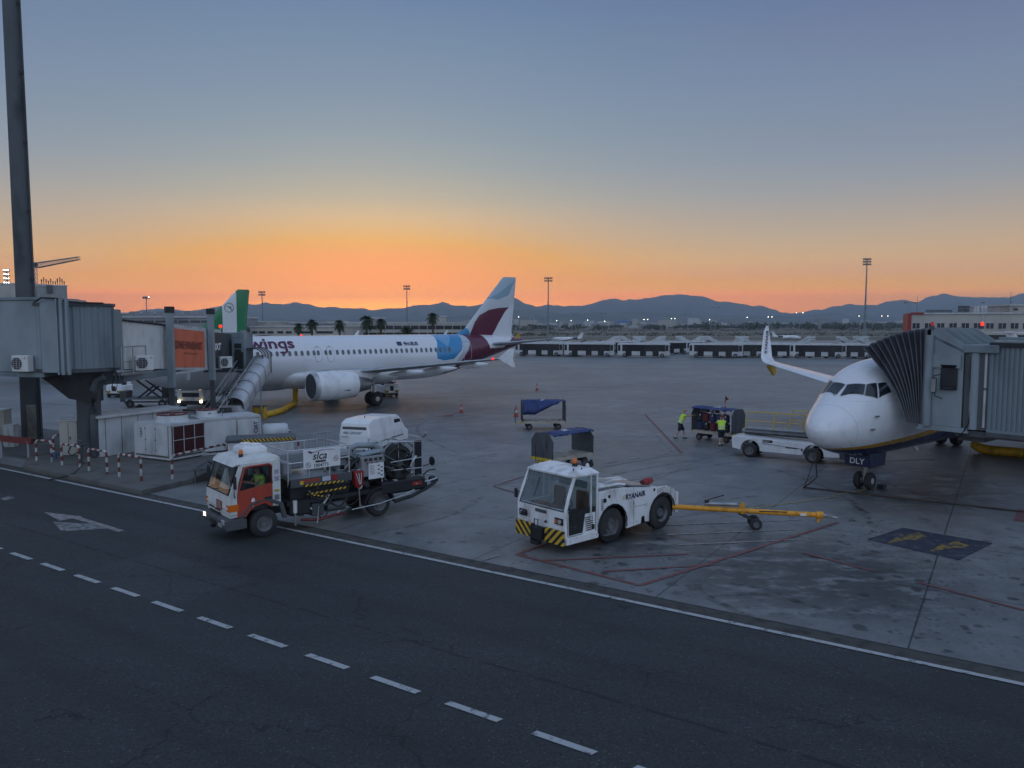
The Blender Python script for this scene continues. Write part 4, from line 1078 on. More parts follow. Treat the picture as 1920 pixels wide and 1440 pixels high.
def twinjet(name, label, loc, rz, body, finm, main):
    ST = [(0, .02, 3.2, 3.3), (.3, .6, 2.7, 3.85), (1, 1.08, 2.28, 4.3), (2, 1.5, 1.98, 4.85), (3, 1.76, 1.84, 5.4), (4.5, 1.93, 1.77, 5.85), (6, 1.975, 1.75, 5.93), (24, 1.975, 1.75, 5.93), (27, 1.88, 2.05, 5.93), (30, 1.6, 2.8, 5.9),
          (33, 1.12, 3.65, 5.82), (35.5, .65, 4.35, 5.62), (37.3, .2, 4.88, 5.35), (37.57, .1, 5.0, 5.25)]
    r = thing(name, label, 'airliner', loc, rz)
    f = fuselage(ST, body).out('fuselage', r)
    b = B(finm); tk = .11
    b.loft([foil((-27.6, 0, 5.55), 8.6, .018, True), foil((-28.9, 0, 6.0), 7.05, .03, True), foil((-29.8, 0, 6.45), 6.15, .07, True), foil((-34.55, 0, 11.5), 2.0, tk, True), foil((-34.9, 0, 11.76), 1.6, .08, True)]); fin = b.out('tail_fin', r)
    b = B('light_grey'); b.tube([(-35.6, .1, 6.6), (-36.35, .06, 11.2)], .012, n=4); b.out('rudder_gap', fin)
    for s in (-1, 1):
        b = B('wing_paint'); b.loft([foil((-31.9, s * .5, 4.85), 4.0, .11), foil((-35.75, s * 6.1, 5.45), 1.25, .09), foil((-36.0, s * 6.22, 5.48), .9, .05)]); b.out('tailplane', r)
        b = B('wing_paint')
        b.loft([foil((-11.8, s * 1.3, 2.55), 7.2, .13), foil((-12.6, s * 2.0, 2.7), 6.2, .13), foil((-15.2, s * 6.4, 3.15), 3.85, .115), foil((-17.9, s * 11.5, 3.72), 2.75, .105), foil((-20.4, s * 16.6, 4.30), 1.65, .1)], 'wing_paint'); w_ = b.out('wing', r)
        b = B('alu'); b.loft([foil((-12.58, s * 2.05, 2.72), .35, .5), foil((-15.17, s * 6.4, 3.16), .28, .5), foil((-20.37, s * 16.55, 4.31), .18, .5)]); b.out('slat', w_)
        b = B('white_paint'); b.prism([(-20.5, 4.32), (-21.7, 5.05), (-22.15, 5.05), (-21.95, 4.3), (-22.2, 3.65), (-21.85, 3.65)], s * 16.62 - .04, s * 16.62 + .04, 'y'); b.out('wingtip_fence', w_)
        for yy, d0, zz, L_ in ((6.3, 17.2, 2.75, 4.2), (9.6, 18.4, 3.15, 3.5), (13.0, 19.5, 3.6, 3.0)):
            b = B('white_paint'); b.loft([[(-(d0 + L_ * t_), s * yy + .2 * k * cos(2 * pi * q / 10), zz + .12 * t_ + .26 * k * sin(2 * pi * q / 10)) for q in range(10)] for t_, k in ((0, .05), (.12, .6), (.35, 1), (.7, .85), (.93, .4), (1, .05))]); b.out('flap_fairing', w_)
        engine(r, 10.6, s * 5.75, 2.05, 1.16, 3.75, 'white_paint')
        b = B('white_paint'); b.prism([(-11.2, 3.05), (-12.4, 3.25), (-15.4, 3.2), (-16.8, 2.95), (-15.6, 2.3), (-13, 2.8)], s * 5.75 - .16, s * 5.75 + .16, 'y'); b.out('pylon', r)
        gear_leg(r, -17.3, s * 3.8, 2.9, .58, .40, .93)
    gear_leg(r, -5.07, 0, 2.2, .38, .22, .5, 'nose_gear')
    b = B('white_paint'); b.loft([[(-dq, k * 2.06 * cos(2 * pi * q / 32), 2.62 + k * (1.2 if sin(2 * pi * q / 32) < 0 else .75) * sin(2 * pi * q / 32)) for q in range(32)] for dq, k in ((10.0, .3), (10.4, .72), (11.2, .93), (12.4, 1), (19.5, 1), (20.8, .9), (21.8, .6), (22.3, .2))]); b.out('belly_fairing', r)
    if main:
        for k in range(40):
            d = 5.9 + k * .533
            if abs(d - 13.35) < .35 or abs(d - 14.35) < .35 or d > 28: continue
            b = B('cabin_glass'); oval(b, ST, d, 4.52, .27, .42); b.out('cabin_window', r)
        for k in range(9):
            if 5.9 + (k + 40) * .533 > 28.2: break
        for d in (13.2, 14.3):
            b = B('light_grey')
            for w_, h_, o_, mm in ((.66, 1.32, .012, 'grey'), (.60, 1.26, .017, 'livery_swoosh')): oval(b, ST, d, 4.42, w_, h_, 1, o_, 20, mm)
            oval(b, ST, d, 4.52, .27, .42, 1, .022, 14, 'cabin_glass'); oval(b, ST, d, 5.0, .1, .08, 1, .022, 8, 'black_text'); b.out('emergency_exit', r)
        b = B('tarp_white'); P = [(28.3, 5.25), (29.4, 5.25), (29.5, 3.4), (28.6, 3.4)]
        for q in range(4):
            (d0, z0), (d1, z1) = P[q], P[(q + 1) % 4]; n = 6
            for i in range(n):
                a0 = (d0 + (d1 - d0) * i / n, z0 + (z1 - z0) * i / n); a1 = (d0 + (d1 - d0) * (i + 1) / n, z0 + (z1 - z0) * (i + 1) / n)
                b.tube([(-a0[0], fus_y(ST, *a0) + .01, a0[1]), (-a1[0], fus_y(ST, *a1) + .01, a1[1])], .022, n=4)
        b.out('door_outline', r)
        def L_(d0, z0):
            def f(u_, v_):
                yy = fus_y(ST, d0 + u_, z0 + v_); hw, zb, zt = interp_st(ST, d0 + u_); n_ = Vector((0, yy / hw**2, (z0 + v_ - (zb + zt) / 2) / ((zt - zb) / 2)**2)).normalized() * .045
                return (-(d0 + u_), yy + n_.y, z0 + v_ + n_.z)
            return f
        b = B('plum_text'); f_ = L_(4.3, 4.96); b.text('Eurowinqs', 1.12, f_, bold=.024, sx=1.46, sub=.13)
        xq = text_w('Eurowinq', 1.12, .024) * 1.46; W_ = text_w('q', 1.12, .024) * 1.46
        P = [(xq - .19, -.16), (xq - .02, -.16), (xq - .04, -.30), (xq - .14, -.40), (xq - .32, -.43), (xq - W_ + .05, -.39), (xq - W_ + .07, -.27), (xq - .34, -.31), (xq - .22, -.27)]
        for a_, c_, e_, h_ in ((0, 1, 2, 8), (8, 2, 3, 7), (7, 3, 4, 4), (7, 4, 5, 6)): b.poly([f_(*P[q]) for q in ((a_, c_, e_, h_) if e_ != h_ else (a_, c_, e_))])
        
        b.out('airline_name', r)
        b = B('navy_text'); b.text('9H-EUS', .42, L_(21.75, 4.98), bold=.012, sx=1.12, sub=.12); b.out('registration', r)
        b = B('navy'); b.poly([L_(21.05, 4.98)(u_, v_) for u_, v_ in ((0, 0), (.5, 0), (.5, .32), (0, .32))]); b.out('flag', r)
        b = B('black_text'); b.text('> <EXIT', .16, lambda u_, v_: (-(12.9 + u_), 5.75 + 1.158 * cos(-.35 + v_), 2.05 + 1.165 * sin(-.35 + v_ * .9)), bold=.004); b.out('engine_marking', r)
        for dd_, hh in ((17.6, .42), (27.3, .4)): b = B('white_paint'); b.prism([(-dd_, 5.88), (-dd_ - .35, 5.88), (-dd_ - .55, 5.93 + hh), (-dd_ - .4, 5.93 + hh)], -.03, .03, 'y'); b.out('blade_antenna', r)
        b = B('beacon_red'); b.sphere((-12.6, 0, 5.97), .1); b.out('beacon', r)
        b = B('beacon_red'); b.sphere((-20.2, 16.4, 4.32), .10); b.out('beacon', r)
    else:
        b = B('black_text'); cx, cz = -33.55, 9.2
        ring = [(cx + .62 * cos(2 * pi * q / 28), .17, cz + .62 * sin(2 * pi * q / 28)) for q in range(28)]
        b.tube(ring, .035, n=5, closed=True)
        b.poly([(cx + .5, .17, cz + .22), (cx - .45, .17, cz + .1), (cx - .2, .17, cz - .02), (cx + .1, .17, cz + .08)]); b.poly([(cx + .05, .17, cz + .05), (cx - .2, .17, cz - .05), (cx - .48, .17, cz - .38), (cx - .36, .17, cz - .4)])
        b.out('tail_emblem', fin)
    return r


twinjet('airliner', 'white airliner with plum lettering and a blue and burgundy patterned tail', (-27.45, 57.14, 0), rad(220.36), 'livery_swoosh', 'fin_swoosh', True)
twinjet('airliner', 'airliner behind the left boarding bridge, its green and white tail fin rising above', (-64.9, 85.6, 0), rad(220.36), 'livery_green', 'fin_green', False)

# ---- the near airliner at the right
ST7 = [(0, .02, 2.76, 2.80), (.05, .22, 2.58, 2.98), (.15, .39, 2.43, 3.12), (.4, .66, 2.2, 3.38), (.9, .98, 1.98, 3.70), (1.5, 1.24, 1.79, 4.03), (2.1, 1.42, 1.66, 4.40), (2.6, 1.53, 1.58, 4.82), (3.1, 1.63, 1.53, 5.12), (3.8, 1.73, 1.49, 5.35), (5, 1.84, 1.46, 5.5), (6.5, 1.88, 1.46, 5.55),
       (24, 1.88, 1.46, 5.55), (28, 1.75, 1.8, 5.55), (32, 1.3, 2.9, 5.5), (36, .6, 4.1, 5.2), (38, .15, 4.6, 4.95)]
NP, NH = Vector((11.72, 29.46, 0)), rad(218.9)
r = thing('airliner', 'near white airliner with a yellow stripe over its navy belly, nose beside the bridge canopy', 'airliner', NP, NH)
fuselage(ST7, 'livery_navy', 72).out('fuselage', r)


def pane(b, pts, off, m):
    """glass patch on the fuselage from (d, angle) corners"""
    n = 6; rows = []
    for i in range(n + 1):
        row = []
        for j in range(n + 1):
            u_, v_ = i / n, j / n
            d = (pts[0][0] * (1 - u_) + pts[1][0] * u_) * (1 - v_) + (pts[3][0] * (1 - u_) + pts[2][0] * u_) * v_
            a = (pts[0][1] * (1 - u_) + pts[1][1] * u_) * (1 - v_) + (pts[3][1] * (1 - u_) + pts[2][1] * u_) * v_
            p = Vector(fus_pt(ST7, d, rad(a))); q = Vector(fus_pt(ST7, d + .01, rad(a))) - p; q2 = Vector(fus_pt(ST7, d, rad(a) + .01)) - p
            nn = q.cross(q2).normalized()
            if nn.dot(p - Vector((-4, 0, 3.3))) < 0: nn = -nn
            row.append(p + nn * off)
        rows.append(row)
    b.strip(rows, m, True)


for s in (1, -1):
    A_ = (lambda a: a) if s > 0 else (lambda a: 180 - a)
    for P, nm in (([(2.20, 88), (2.42, 63.5), (2.05, 56), (1.62, 86)], 'windshield'), ([(2.45, 61.5), (2.74, 52.5), (2.37, 36), (2.07, 53.5)], 'side_window'), ([(2.78, 50.5), (3.10, 44.5), (3.06, 30.5), (2.45, 34.8)], 'side_window')):
        cx = sum(p[0] for p in P) / 4; ca = sum(p[1] for p in P) / 4
        Q = [(cx + (p[0] - cx) * 1.10 + (.0), ca + (p[1] - ca) * 1.10) for p in P]
        b = B('light_grey'); pane(b, [(q[0], A_(q[1])) for q in Q], .006, 'light_grey'); fr_ = b.out('window_frame', r)
        b = B('window_dark'); pane(b, [(q[0], A_(q[1])) for q in P], .012, 'window_dark'); b.out(nm, fr_)
    b = B('black'); p0 = Vector(fus_pt(ST7, 1.55, rad(A_(84)))); p1 = Vector(fus_pt(ST7, 1.9, rad(A_(70)))); b.tube([p0 + Vector((0, 0, .03)), p1 + Vector((0, 0, .05))], .015, n=5); b.out('wiper', r)
for d, z in ((2.0, 3.35), (1.75, 2.85)):
    b = B('steel'); yy = fus_y(ST7, d, z); b.box((-d, yy + .05, z), (.16, .12, .05)); b.tube([(-d + .05, yy + .1, z), (-d + .22, yy + .1, z)], .015, n=6); b.out('probe', r)
for s in (-1, 1):
    b = B('white_paint'); b.loft([foil((-12.5, s * 1.2, 2.0), 7.6, .12), foil((-13.4, s * 1.9, 2.15), 6.4, .12), foil((-16.5, s * 6.0, 2.7), 4.0, .11), foil((-23.6, s * 17.4, 3.95), 1.7, .1)]); w_ = b.out('wing', r)
    b = B('white_paint')
    b.loft([foil((-23.6, s * 17.4, 3.95), 1.7, .1), foil((-24.0, s * 18.0, 4.06), 1.6, .1), foil((-24.35, s * 18.4, 4.35), 1.5, .1), foil((-24.7, s * 18.6, 4.9), 1.35, .09), foil((-25.5, s * 18.95, 6.4), .72, .08), foil((-25.9, s * 19.0, 6.78), .28, .05)]); wl = b.out('winglet', w_)
    b = B('navy_text'); q0 = Vector((-24.75 - .62, 0, 4.62))
    b.text('RYANAIR', .5, lambda u_, v_: (-24.98 - (u_ * .42) - .28 + v_ * .95, s * (17.60 + (u_) * .225) - s * .075 + 0, 4.62 + u_ * .86 + v_ * .1), bold=.01); 
    for i in range(len(b.v)):
        p = b.v[i]; t_ = (p.z - 4.35) / 2.0; yy = 18.42 + (.20 * min(max((p.z - 4.35) / .55, 0), 1)) + .33 * max(0, (p.z - 4.9) / 1.4); b.v[i] = Vector((p.x, s * (yy + (.11 if False else 0)) - s * .07, p.z))
    b.out('winglet_name', wl)
    b = B('gold'); b.prism([(-24.6, 3.75), (-25.6, 3.95), (-25.7, 3.2), (-25.45, 2.95)], s * 18.0 - .12, s * 18.0 + .12, 'y'); b.out('flap_fairing', w_)
    engine(r, 11.8, s * 4.83, 1.62, 1.02, 3.6, 'navy')
    b = B('white_paint'); b.prism([(-12.2, 2.5), (-14.5, 2.75), (-17, 2.6), (-15.5, 2.0)], s * 4.83 - .14, s * 4.83 + .14, 'y'); b.out('pylon', r)
    gear_leg(r, -19.6, s * 2.86, 2.2, .56, .42, .86)
    b = B('wing_paint'); b.loft([foil((-33.5, s * .4, 4.6), 3.6, .1), foil((-37.2, s * 7.1, 5.2), 1.3, .09)]); b.out('tailplane', r)
b = B('navy'); b.loft([foil((-30, 0, 5.4), 7.2, .03, True), foil((-31.5, 0, 6.2), 5.6, .09, True), foil((-36.9, 0, 12.5), 1.9, .1, True)]); b.out('tail_fin', r)
ng = gear_leg(r, -4.0, 0, 1.75, .36, .22, .46, 'nose_gear')
b = B('navy'); 
for s in (-1, 1): b.prism([(-3.2, 1.62), (-4.7, 1.62), (-4.6, 1.02), (-3.4, 1.02)], s * .52 - .02, s * .52 + .02, 'y')
b.prism([(-.52, 1.05), (.52, 1.05), (.5, 1.5), (-.5, 1.5)], -3.32, -3.28, 'x')
dr = b.out('gear_door', ng)
b = B('white_text'); b.text('DLY', .34, lambda u_, v_: (-3.26, u_ - .3, 1.15 + v_), bold=.006); b.out('door_letters', dr)
b = B('headlight_off'); b.sphere((-3.85, .16, 1.15), .09); b.sphere((-3.85, -.16, 1.15), .09); b.out('taxi_light', ng)
b = B('white_paint'); b.prism([(-8.2, 1.5), (-8.7, 1.5), (-8.95, 1.12), (-8.8, 1.12)], -.03, .03, 'y'); b.out('blade_antenna', r)
b = B('black'); b.box((-4.6, .45, .09), (.3, .25, .18)); o = b.out('wheel_chock'); o.location = NP; o.rotation_euler = (0, 0, NH); tag(o, 'black chock against the nose wheel of the near airliner', 'chock')
# ============================================================ BOARDING BRIDGES AND THE BIG POLE
def corr(b, x0, y0, x1, y1, z0, z1, m, pitch=.22, dep=.045, z0b=None, z1b=None):
    """corrugated upright sheet between two plan points"""
    p, q = Vector((x0, y0, 0)), Vector((x1, y1, 0)); L_ = (q - p).length; d = (q - p) / L_; n = Vector((d.y, -d.x, 0)); k = int(L_ / pitch)
    r0, r1 = [], []
    z0b = z0 if z0b is None else z0b; z1b = z1 if z1b is None else z1b
    for i in range(k):
        for f, o in ((0, 0), (.32, 0), (.45, dep), (.85, dep)):
            t_ = (i + f) / k; pt = p + d * (L_ * t_) + n * o; za = z0 + (z0b - z0) * t_; zb = z1 + (z1b - z1) * t_
            r0.append((pt.x, pt.y, za)); r1.append((pt.x, pt.y, zb))
    b.strip([r0, r1], m)


# ---- right bridge, built in the frame of the near airliner (x = ahead of nose, y = port side)
r = thing('boarding_bridge', 'grey corrugated boarding bridge with a dark folding canopy over the near airliner', 'boarding bridge', NP, NH)
D0, D1 = -2.72, -6.1
b = B('bridge_light')
for x in (D0, D1):
    s = .06 if x == D0 else -.06
    b.prism([(2.80, 3.12), (2.80, 6.45), (3.10, 6.55), (4.12, 5.95), (4.12, 3.12)], x, x - s, 'x')
b.box(((D0 + D1) / 2, 3.5, 3.06), (3.5, 1.7, .12)); b.out('cab', r, bevel=.015)
b = B('bridge_grey'); b.add([(D0, 3.0, 6.5), (D1, 3.0, 6.5), (D1, 4.35, 5.85), (D0, 4.35, 5.85), (D0, 3.0, 6.4), (D1, 3.0, 6.4), (D1, 4.35, 5.75), (D0, 4.35, 5.75)], [(0, 1, 2, 3), (4, 5, 6, 7), (0, 1, 5, 4), (2, 3, 7, 6), (0, 3, 7, 4), (1, 2, 6, 5)]); b.out('cab_roof', r)
for k in range(5): x = D0 - .03 - k * .84; b = B('bridge_light'); b.prism([(2.95, 6.35), (2.95, 6.75), (3.25, 6.75), (4.35, 6.0), (4.35, 5.8)], x - .025, x + .025, 'x'); b.out('roof_rib', r)
b = B('bridge_light'); b.cyl((D0 + .07, 2.95, 4.8), .14, 3.4, n=16); b.out('corner_post', r)
b = B('black'); b.box((D0 + .075, 3.66, 4.95), (.03, .50, .84), ch=.09); wn_ = b.out('cab_window', r)
b = B('black'); b.box((D0 + .06, 3.66, 4.95), (.03, .58, .92), ch=.1); b.out('window_seal', wn_)
b = B('black'); b.tube([(D0 + .05, 3.38, 5.05), (D0 + .3, 3.25, 5.0), (D0 + .32, 3.24, 4.9)], .018, n=6); b.tube([(D0 + .05, 3.45, 4.15), (D0 + .28, 3.3, 4.25), (D0 + .32, 3.27, 4.4)], .018, n=6); b.box((D0 + .33, 3.26, 4.65), (.07, .19, .56), ch=.03); mir = b.out('mirror', r)
b = B('steel'); b.box((D0 + .37, 3.26, 4.65), (.01, .15, .5)); b.out('mirror_glass', mir)
b = B('bridge_light'); b.box((D0 + .068, 3.55, 5.55), (.02, 1.0, .5)); b.out('hatch', r)
b = B('bridge_light'); b.box(((D0 + D1) / 2, 3.5, 2.98), (3.6, 1.8, .06)); b.out('bumper_sill', r)
# rotating link between cab and tunnel
b = B('dark_grey'); b.box((D0 - 1.5, 4.68, 4.6), (3.0, 1.0, 3.0)); b.out('link_core', r)
b = B('bridge_grey'); b.box((D0 - 1.5, 4.72, 6.02), (3.3, 1.15, .30), ch=.03); b.out('link_roof', r)
b = B('bridge_light'); b.cyl((D0 - .06, 4.50, 4.55), .16, 2.9, n=18); b.out('link_post', r)
b = B('light_grey'); b.cyl((D0 - .04, 4.86, 4.6), .06, 2.8, n=10); b.cyl((D0 - .04, 4.86, 4.6), .09, .06, 'dark_grey', n=10); b.out('drain_pipe', r)
b = B('hose_black'); b.tube([(D0 + .03, 4.4, 6.0), (D0 + .05, 4.38, 5.0), (D0 + .03, 4.42, 4.0), (D0 + .08, 4.40, 3.3), (D0 + .1, 4.2, 2.9), (D0 - .1, 4.0, 2.75)], .025, n=6); b.out('cable_run', r)
b = B('dark_grey'); b.box((D0 - 1.6, 5.2, 2.93), (3.0, 2.6, .22)); b.box((D0 - 1.6, 4.3, 2.75), (2.2, .9, .3)); b.out('underframe', r)
# tunnel
T0, T1 = 4.98, 30.0
b = B('bridge_grey'); corr(b, D0 + .02, T0, D0 + .02, T1, 3.15, 6.2, 'bridge_grey', .155, .05); corr(b, D0 - 3.1, T1, D0 - 3.1, T0, 3.15, 6.2, 'bridge_grey', .155, .05)
b.box((D0 - 1.54, (T0 + T1) / 2, 6.23), (3.2, T1 - T0, .1)); b.box((D0 - 1.54, (T0 + T1) / 2, 3.1), (3.2, T1 - T0, .12)); b.box((D0 - 1.54, T0 + .03, 4.65), (3.1, .06, 3.05)); b.out('tunnel', r, normals=False)
b = B('black'); b.box((D0 + .04, (T0 + T1) / 2, 6.17), (.16, T1 - T0, .16)); b.out('roof_edge', r)
b = B('bridge_grey'); b.box((D0 - .9, 6.3, 6.38), (.5, 2.6, .12)); b.out('cable_tray', r)
b = B('dark_grey'); b.box((D0 + .0, (T0 + T1) / 2, 2.98), (.14, T1 - T0, .16)); b.box((D0 - 3.1, (T0 + T1) / 2, 2.98), (.14, T1 - T0, .16)); [b.box((D0 - 1.55, y, 2.98), (3, .12, .1)) for y in range(6, 30, 2)]; b.out('floor_beam', r)
b = B('steel')
for x in (D0 - .4, D0 - 2.7): b.box((x, 17, 1.9), (.3, .3, 2.2))
b.box((D0 - 1.55, 17, .8), (3.6, .6, .4)); b.out('support_leg', r)
for x in (D0 + .4, D0 - 3.5): b = B('rubber'); b.cyl((x, 17, .5), .5, .4, ax='y', n=20); b.out('wheel', r)
# folding canopy: ribs fan out from the sill to the roof arc
b = B('rib_fabric'); NR = 10; ribs = []
yF = 2.78
def fus_top(d): return interp_st(ST7, d)[2]
def rib(k):
    """arch over the width of the canopy; k = 0 at the cab, 1 at the fuselage side"""
    k2 = k ** 1.0; pts = []
    yb = yF - .55 * k; zb = 3.10 + .02 * k; yt = yF - 2.35 * k ** 1.05; zt = 6.68 - .72 * k ** 1.9
    for t_ in (0, .12, .25, .4, .55, .7, .85, 1):
        bulge = .28 * math.sin(pi * t_) * k
        pts.append((D0 + .02 + .05 * k, yb + (yt - yb) * t_ + bulge, zb + (zt - zb) * t_))
    for t_ in (.03, .25, .5, .75, .97): pts.append((D0 + (D1 - D0) * t_, yt, zt + .05))
    for t_ in (1, .85, .7, .55, .4, .25, .12, 0): pts.append((D1 - .02 - .05 * k, yb + (yt - yb) * t_ + .28 * math.sin(pi * t_) * k, zb + (zt - zb) * t_))
    return [Vector(p) for p in pts]
rows = []
for i in range(NR * 2 + 1):
    k = i / (NR * 2); pr = rib(k)
    if i % 2: cc = Vector(((D0 + D1) / 2, pr[0].y, 4.6)); pr = [cc + (p - cc) * .965 for p in pr]
    rows.append(pr)
b.strip(rows, 'rib_fabric'); b.out('folding_canopy', r, normals=False)
for i in range(NR + 1): b = B('rib_grey'); b.tube(rib(i / NR), .022 if i else .05, n=5); b.out('canopy_rib', r)
for yy, xx, bm_ in ((3.0, D0 + .02, 'beacon_dim'), (3.6, D0 - 3.0, 'beacon_red')):
    b = B('dark_grey'); b.cyl((xx, yy, 6.78), .07, .12, n=10); bb = b.out('beacon_base', r); b = B(bm_); b.lathe([(.06, 0), (.06, .11), (.04, .15), (.01, .16)], (xx, yy, 6.84), n=12); b.out('beacon', bb)

# ---- left bridge (world frame)
r = thing('boarding_bridge', 'boarding bridge on the left with an orange advertising panel and corrugated rotunda', 'boarding bridge')
def TZ(y): t_ = (y - 39.0) / 18.0; return (4.62 - .95 * t_, 7.18 - .95 * t_)      # floor and roof height of the sloping tunnel
def seg(y0, y1, xr, xl, m, dz0=0, dz1=0, name='tunnel'):
    b = B(m); a0, a1 = TZ(y0); c0, c1 = TZ(y1)
    V_ = [(xr, y0, a0 + dz0), (xr, y0, a1 + dz1), (xl, y0, a1 + dz1), (xl, y0, a0 + dz0)]; V2 = [(xr, y1, c0 + dz0), (xr, y1, c1 + dz1), (xl, y1, c1 + dz1), (xl, y1, c0 + dz0)]
    b.loft([V_, V2], smooth=False); return b.out(name, r)
seg(39.6, 45.4, -20.3, -23.0, 'white_old')
seg(45.4, 53.4, -20.15, -23.2, 'panel_white', -.1, .1)
o = seg(53.4, 56.6, -20.4, -23.0, 'dark_grey', -.1, -.1, 'tunnel_end')
# advertising panel, its frame and lettering
def on_side(y, f, x=-20.10): a, c = TZ(y); return (x, y, a + (c - a) * f)
b = B('light_grey'); 
b.poly([on_side(45.35, -.02, -20.12), on_side(50.6, -.02, -20.12), on_side(50.6, .99, -20.12), on_side(45.35, .99, -20.12)]); ad = b.out('advert_frame', r)
b = B('ad_orange'); b.poly([on_side(45.6, .03), on_side(50.35, .03), on_side(50.35, .94), on_side(45.6, .94)]); b.out('advert_panel', ad)
b = B('ad_text')
b.text('SONNE+SPANIEN=SIXT', .58, lambda u_, v_: (-20.08, 45.95 + u_, TZ(45.95 + u_)[0] + (1.22 + v_ * 1.15)), bold=.014, sx=.66); b.out('advert_lettering', ad)
b = B('ad_text'); b.text('MIETWAGEN AB DIESEM', .16, lambda u_, v_: (-20.08, 47.1 + u_, TZ(47.1 + u_)[0] + .88 + v_), sx=1.15); b.out('advert_small_lettering', ad)
b = B('ad_black'); b.poly([on_side(51.2, .0), on_side(53.3, .0), on_side(53.3, .95), on_side(51.2, .95)]); ad2 = b.out('black_panel', r)
b = B('white_text'); b.text('SiXT', .62, lambda u_, v_: (-20.08, 51.75 + u_, TZ(51.75)[0] + 1.22 + v_), bold=.03, sx=1.1, shear=.1); b.out('panel_lettering', ad2)
b = B('black'); b.tube([on_side(39.6, 1.0, -20.25), on_side(45.4, 1.0, -20.25)], .06, n=6); b.out('roof_edge', r)
# lift columns
for y, x in ((45.0, -19.95), (51.0, -19.9)):
    b = B('bridge_light'); b.box((x, y, 5.4), (.34, .34, 4.4)); cl_ = b.out('lift_column', r)
    b = B('dark_grey'); b.box((x, y, 1.9), (.26, .26, 2.8)); b.out('lift_piston', cl_); b = B('black'); b.box((x, y, 7.75), (.42, .42, .36)); b.out('column_cap', cl_)
b = B('steel'); b.box((-21.7, 51.0, .62), (4.2, .8, .45)); b.out('bogie_beam', r)
for x in (-20.0, -23.4):
    for y in (50.4, 51.6): b = B('rubber'); b.cyl((x, y, .5), .5, .35, ax='x', n=18); b.out('wheel', r)
b = B('bridge_grey'); b.box((-21.4, 45.5, 4.0), (.5, 11, .5)); b.box((-20.2, 42.5, 4.1), (.15, 5.5, .35)); b.out('floor_beam', r)
b = B('light_grey'); b.box((-20.08, 48, 3.98), (.1, 5.2, .14)); b.box((-19.7, 46.7, 3.75), (.12, .2, .45)); b.out('cable_rail', r)
# rotunda: corrugated drum on a dark funnel and column
RC = Vector((-21.9, 38.6)); RR = 1.75
b = B('bridge_grey'); r0, r1 = [], []
for q in range(136):
    a = 2 * pi * q / 136; rr = RR + (.05 if q % 4 in (1, 2) else 0); r0.append((RC.x + rr * cos(a), RC.y + rr * sin(a), 4.75)); r1.append((RC.x + rr * cos(a), RC.y + rr * sin(a), 7.78))
b.loft([r0, r1], smooth=False); b.out('rotunda', r, normals=False)
b = B('dark_grey'); b.cyl((RC.x, RC.y, 7.86), RR + .12, .14, n=48); b.cyl((RC.x, RC.y, 4.66), RR + .1, .18, n=48); b.out('rotunda_rim', r)
b = B('bridge_grey'); b.box((-20.12, 39.2, 6.1), (.2, .7, 3.1)); b.box((-20.4, 39.7, 6.0), (.6, .2, 2.9)); b.out('rotunda_flap', r)
b = B('dark_grey'); b.lathe([(.55, 0), (.55, 3.3), (.7, 3.6), (1.3, 4.3), (1.6, 4.5)], (-21.5, 38.9, .2), n=24); b.out('rotunda_column', r)
b = B('concrete_dark'); b.tube([(-20.3, 38.2, 4.3), (-20.7, 38.2, 4.1), (-20.9, 38.25, 3.6), (-20.95, 38.3, 2.4), (-20.95, 38.3, .3)], .17, n=12); b.out('duct', r)
b = B('black'); b.prism([(-23.9, 4.5), (-21.0, 4.5), (-21.0, 3.0), (-22.1, 3.2), (-23.2, 4.1)], 38.2, 39.4, 'y'); b.out('bracket', r)
b = B('hose_black'); b.tube([(-22.6, 36.6, 7.95), (-22.2, 36.5, 8.15), (-21.5, 36.5, 8.12), (-21.1, 36.6, 7.98), (-20.6, 37.0, 7.93), (-20.1, 38.0, 7.93)], .045, n=6); b.out('roof_cable', r)
b = B('hose_black'); b.tube([(-20.1, 38.9, 4.7), (-19.95, 38.9, 4.1), (-20.1, 38.9, 3.55), (-20.3, 38.9, 3.7), (-20.2, 39.0, 4.3)], .03, n=6); b.out('hanging_cable', r)
# curved wall and fixed walkway left of the rotunda
b = B('bridge_light'); b.loft([[(-22.6, 37.1, z), (-22.45, 36.75, z), (-21.35, 36.5, z), (-21.3, 37.0, z), (-22.0, 40.0, z), (-23.2, 40.2, z)] for z in (4.6, 8.12)], smooth=False); b.out('link_wall', r)
for x, w_ in ((-21.28, .14), (-21.02, .1), (-21.5, .07)): b = B('bridge_light'); b.box((x, 36.5, 6.3), (w_, .16, 3.6)); b.out('link_post', r)
b = B('bridge_light'); b.loft([[(-22.55, 37.0, z), (-22.6, 40.3, z), (-48, 46.5, z), (-48, 43.4, z)] for z in (4.6, 8.05)], smooth=False); b.out('walkway', r)
b = B('bridge_grey'); b.loft([[(-22.5, 36.9, z), (-22.6, 40.4, z), (-48, 46.6, z), (-48, 43.3, z)] for z in (8.07, 8.2)], smooth=False); b.loft([[(-22.5, 36.95, z), (-22.6, 40.4, z), (-48, 46.6, z), (-48, 43.35, z)] for z in (4.35, 4.58)], smooth=False); b.out('walkway_slab', r)
b = B('concrete'); b.box((-30.5, 41.9, 2.2), (.8, .8, 4.3)); b.out('walkway_column', r)
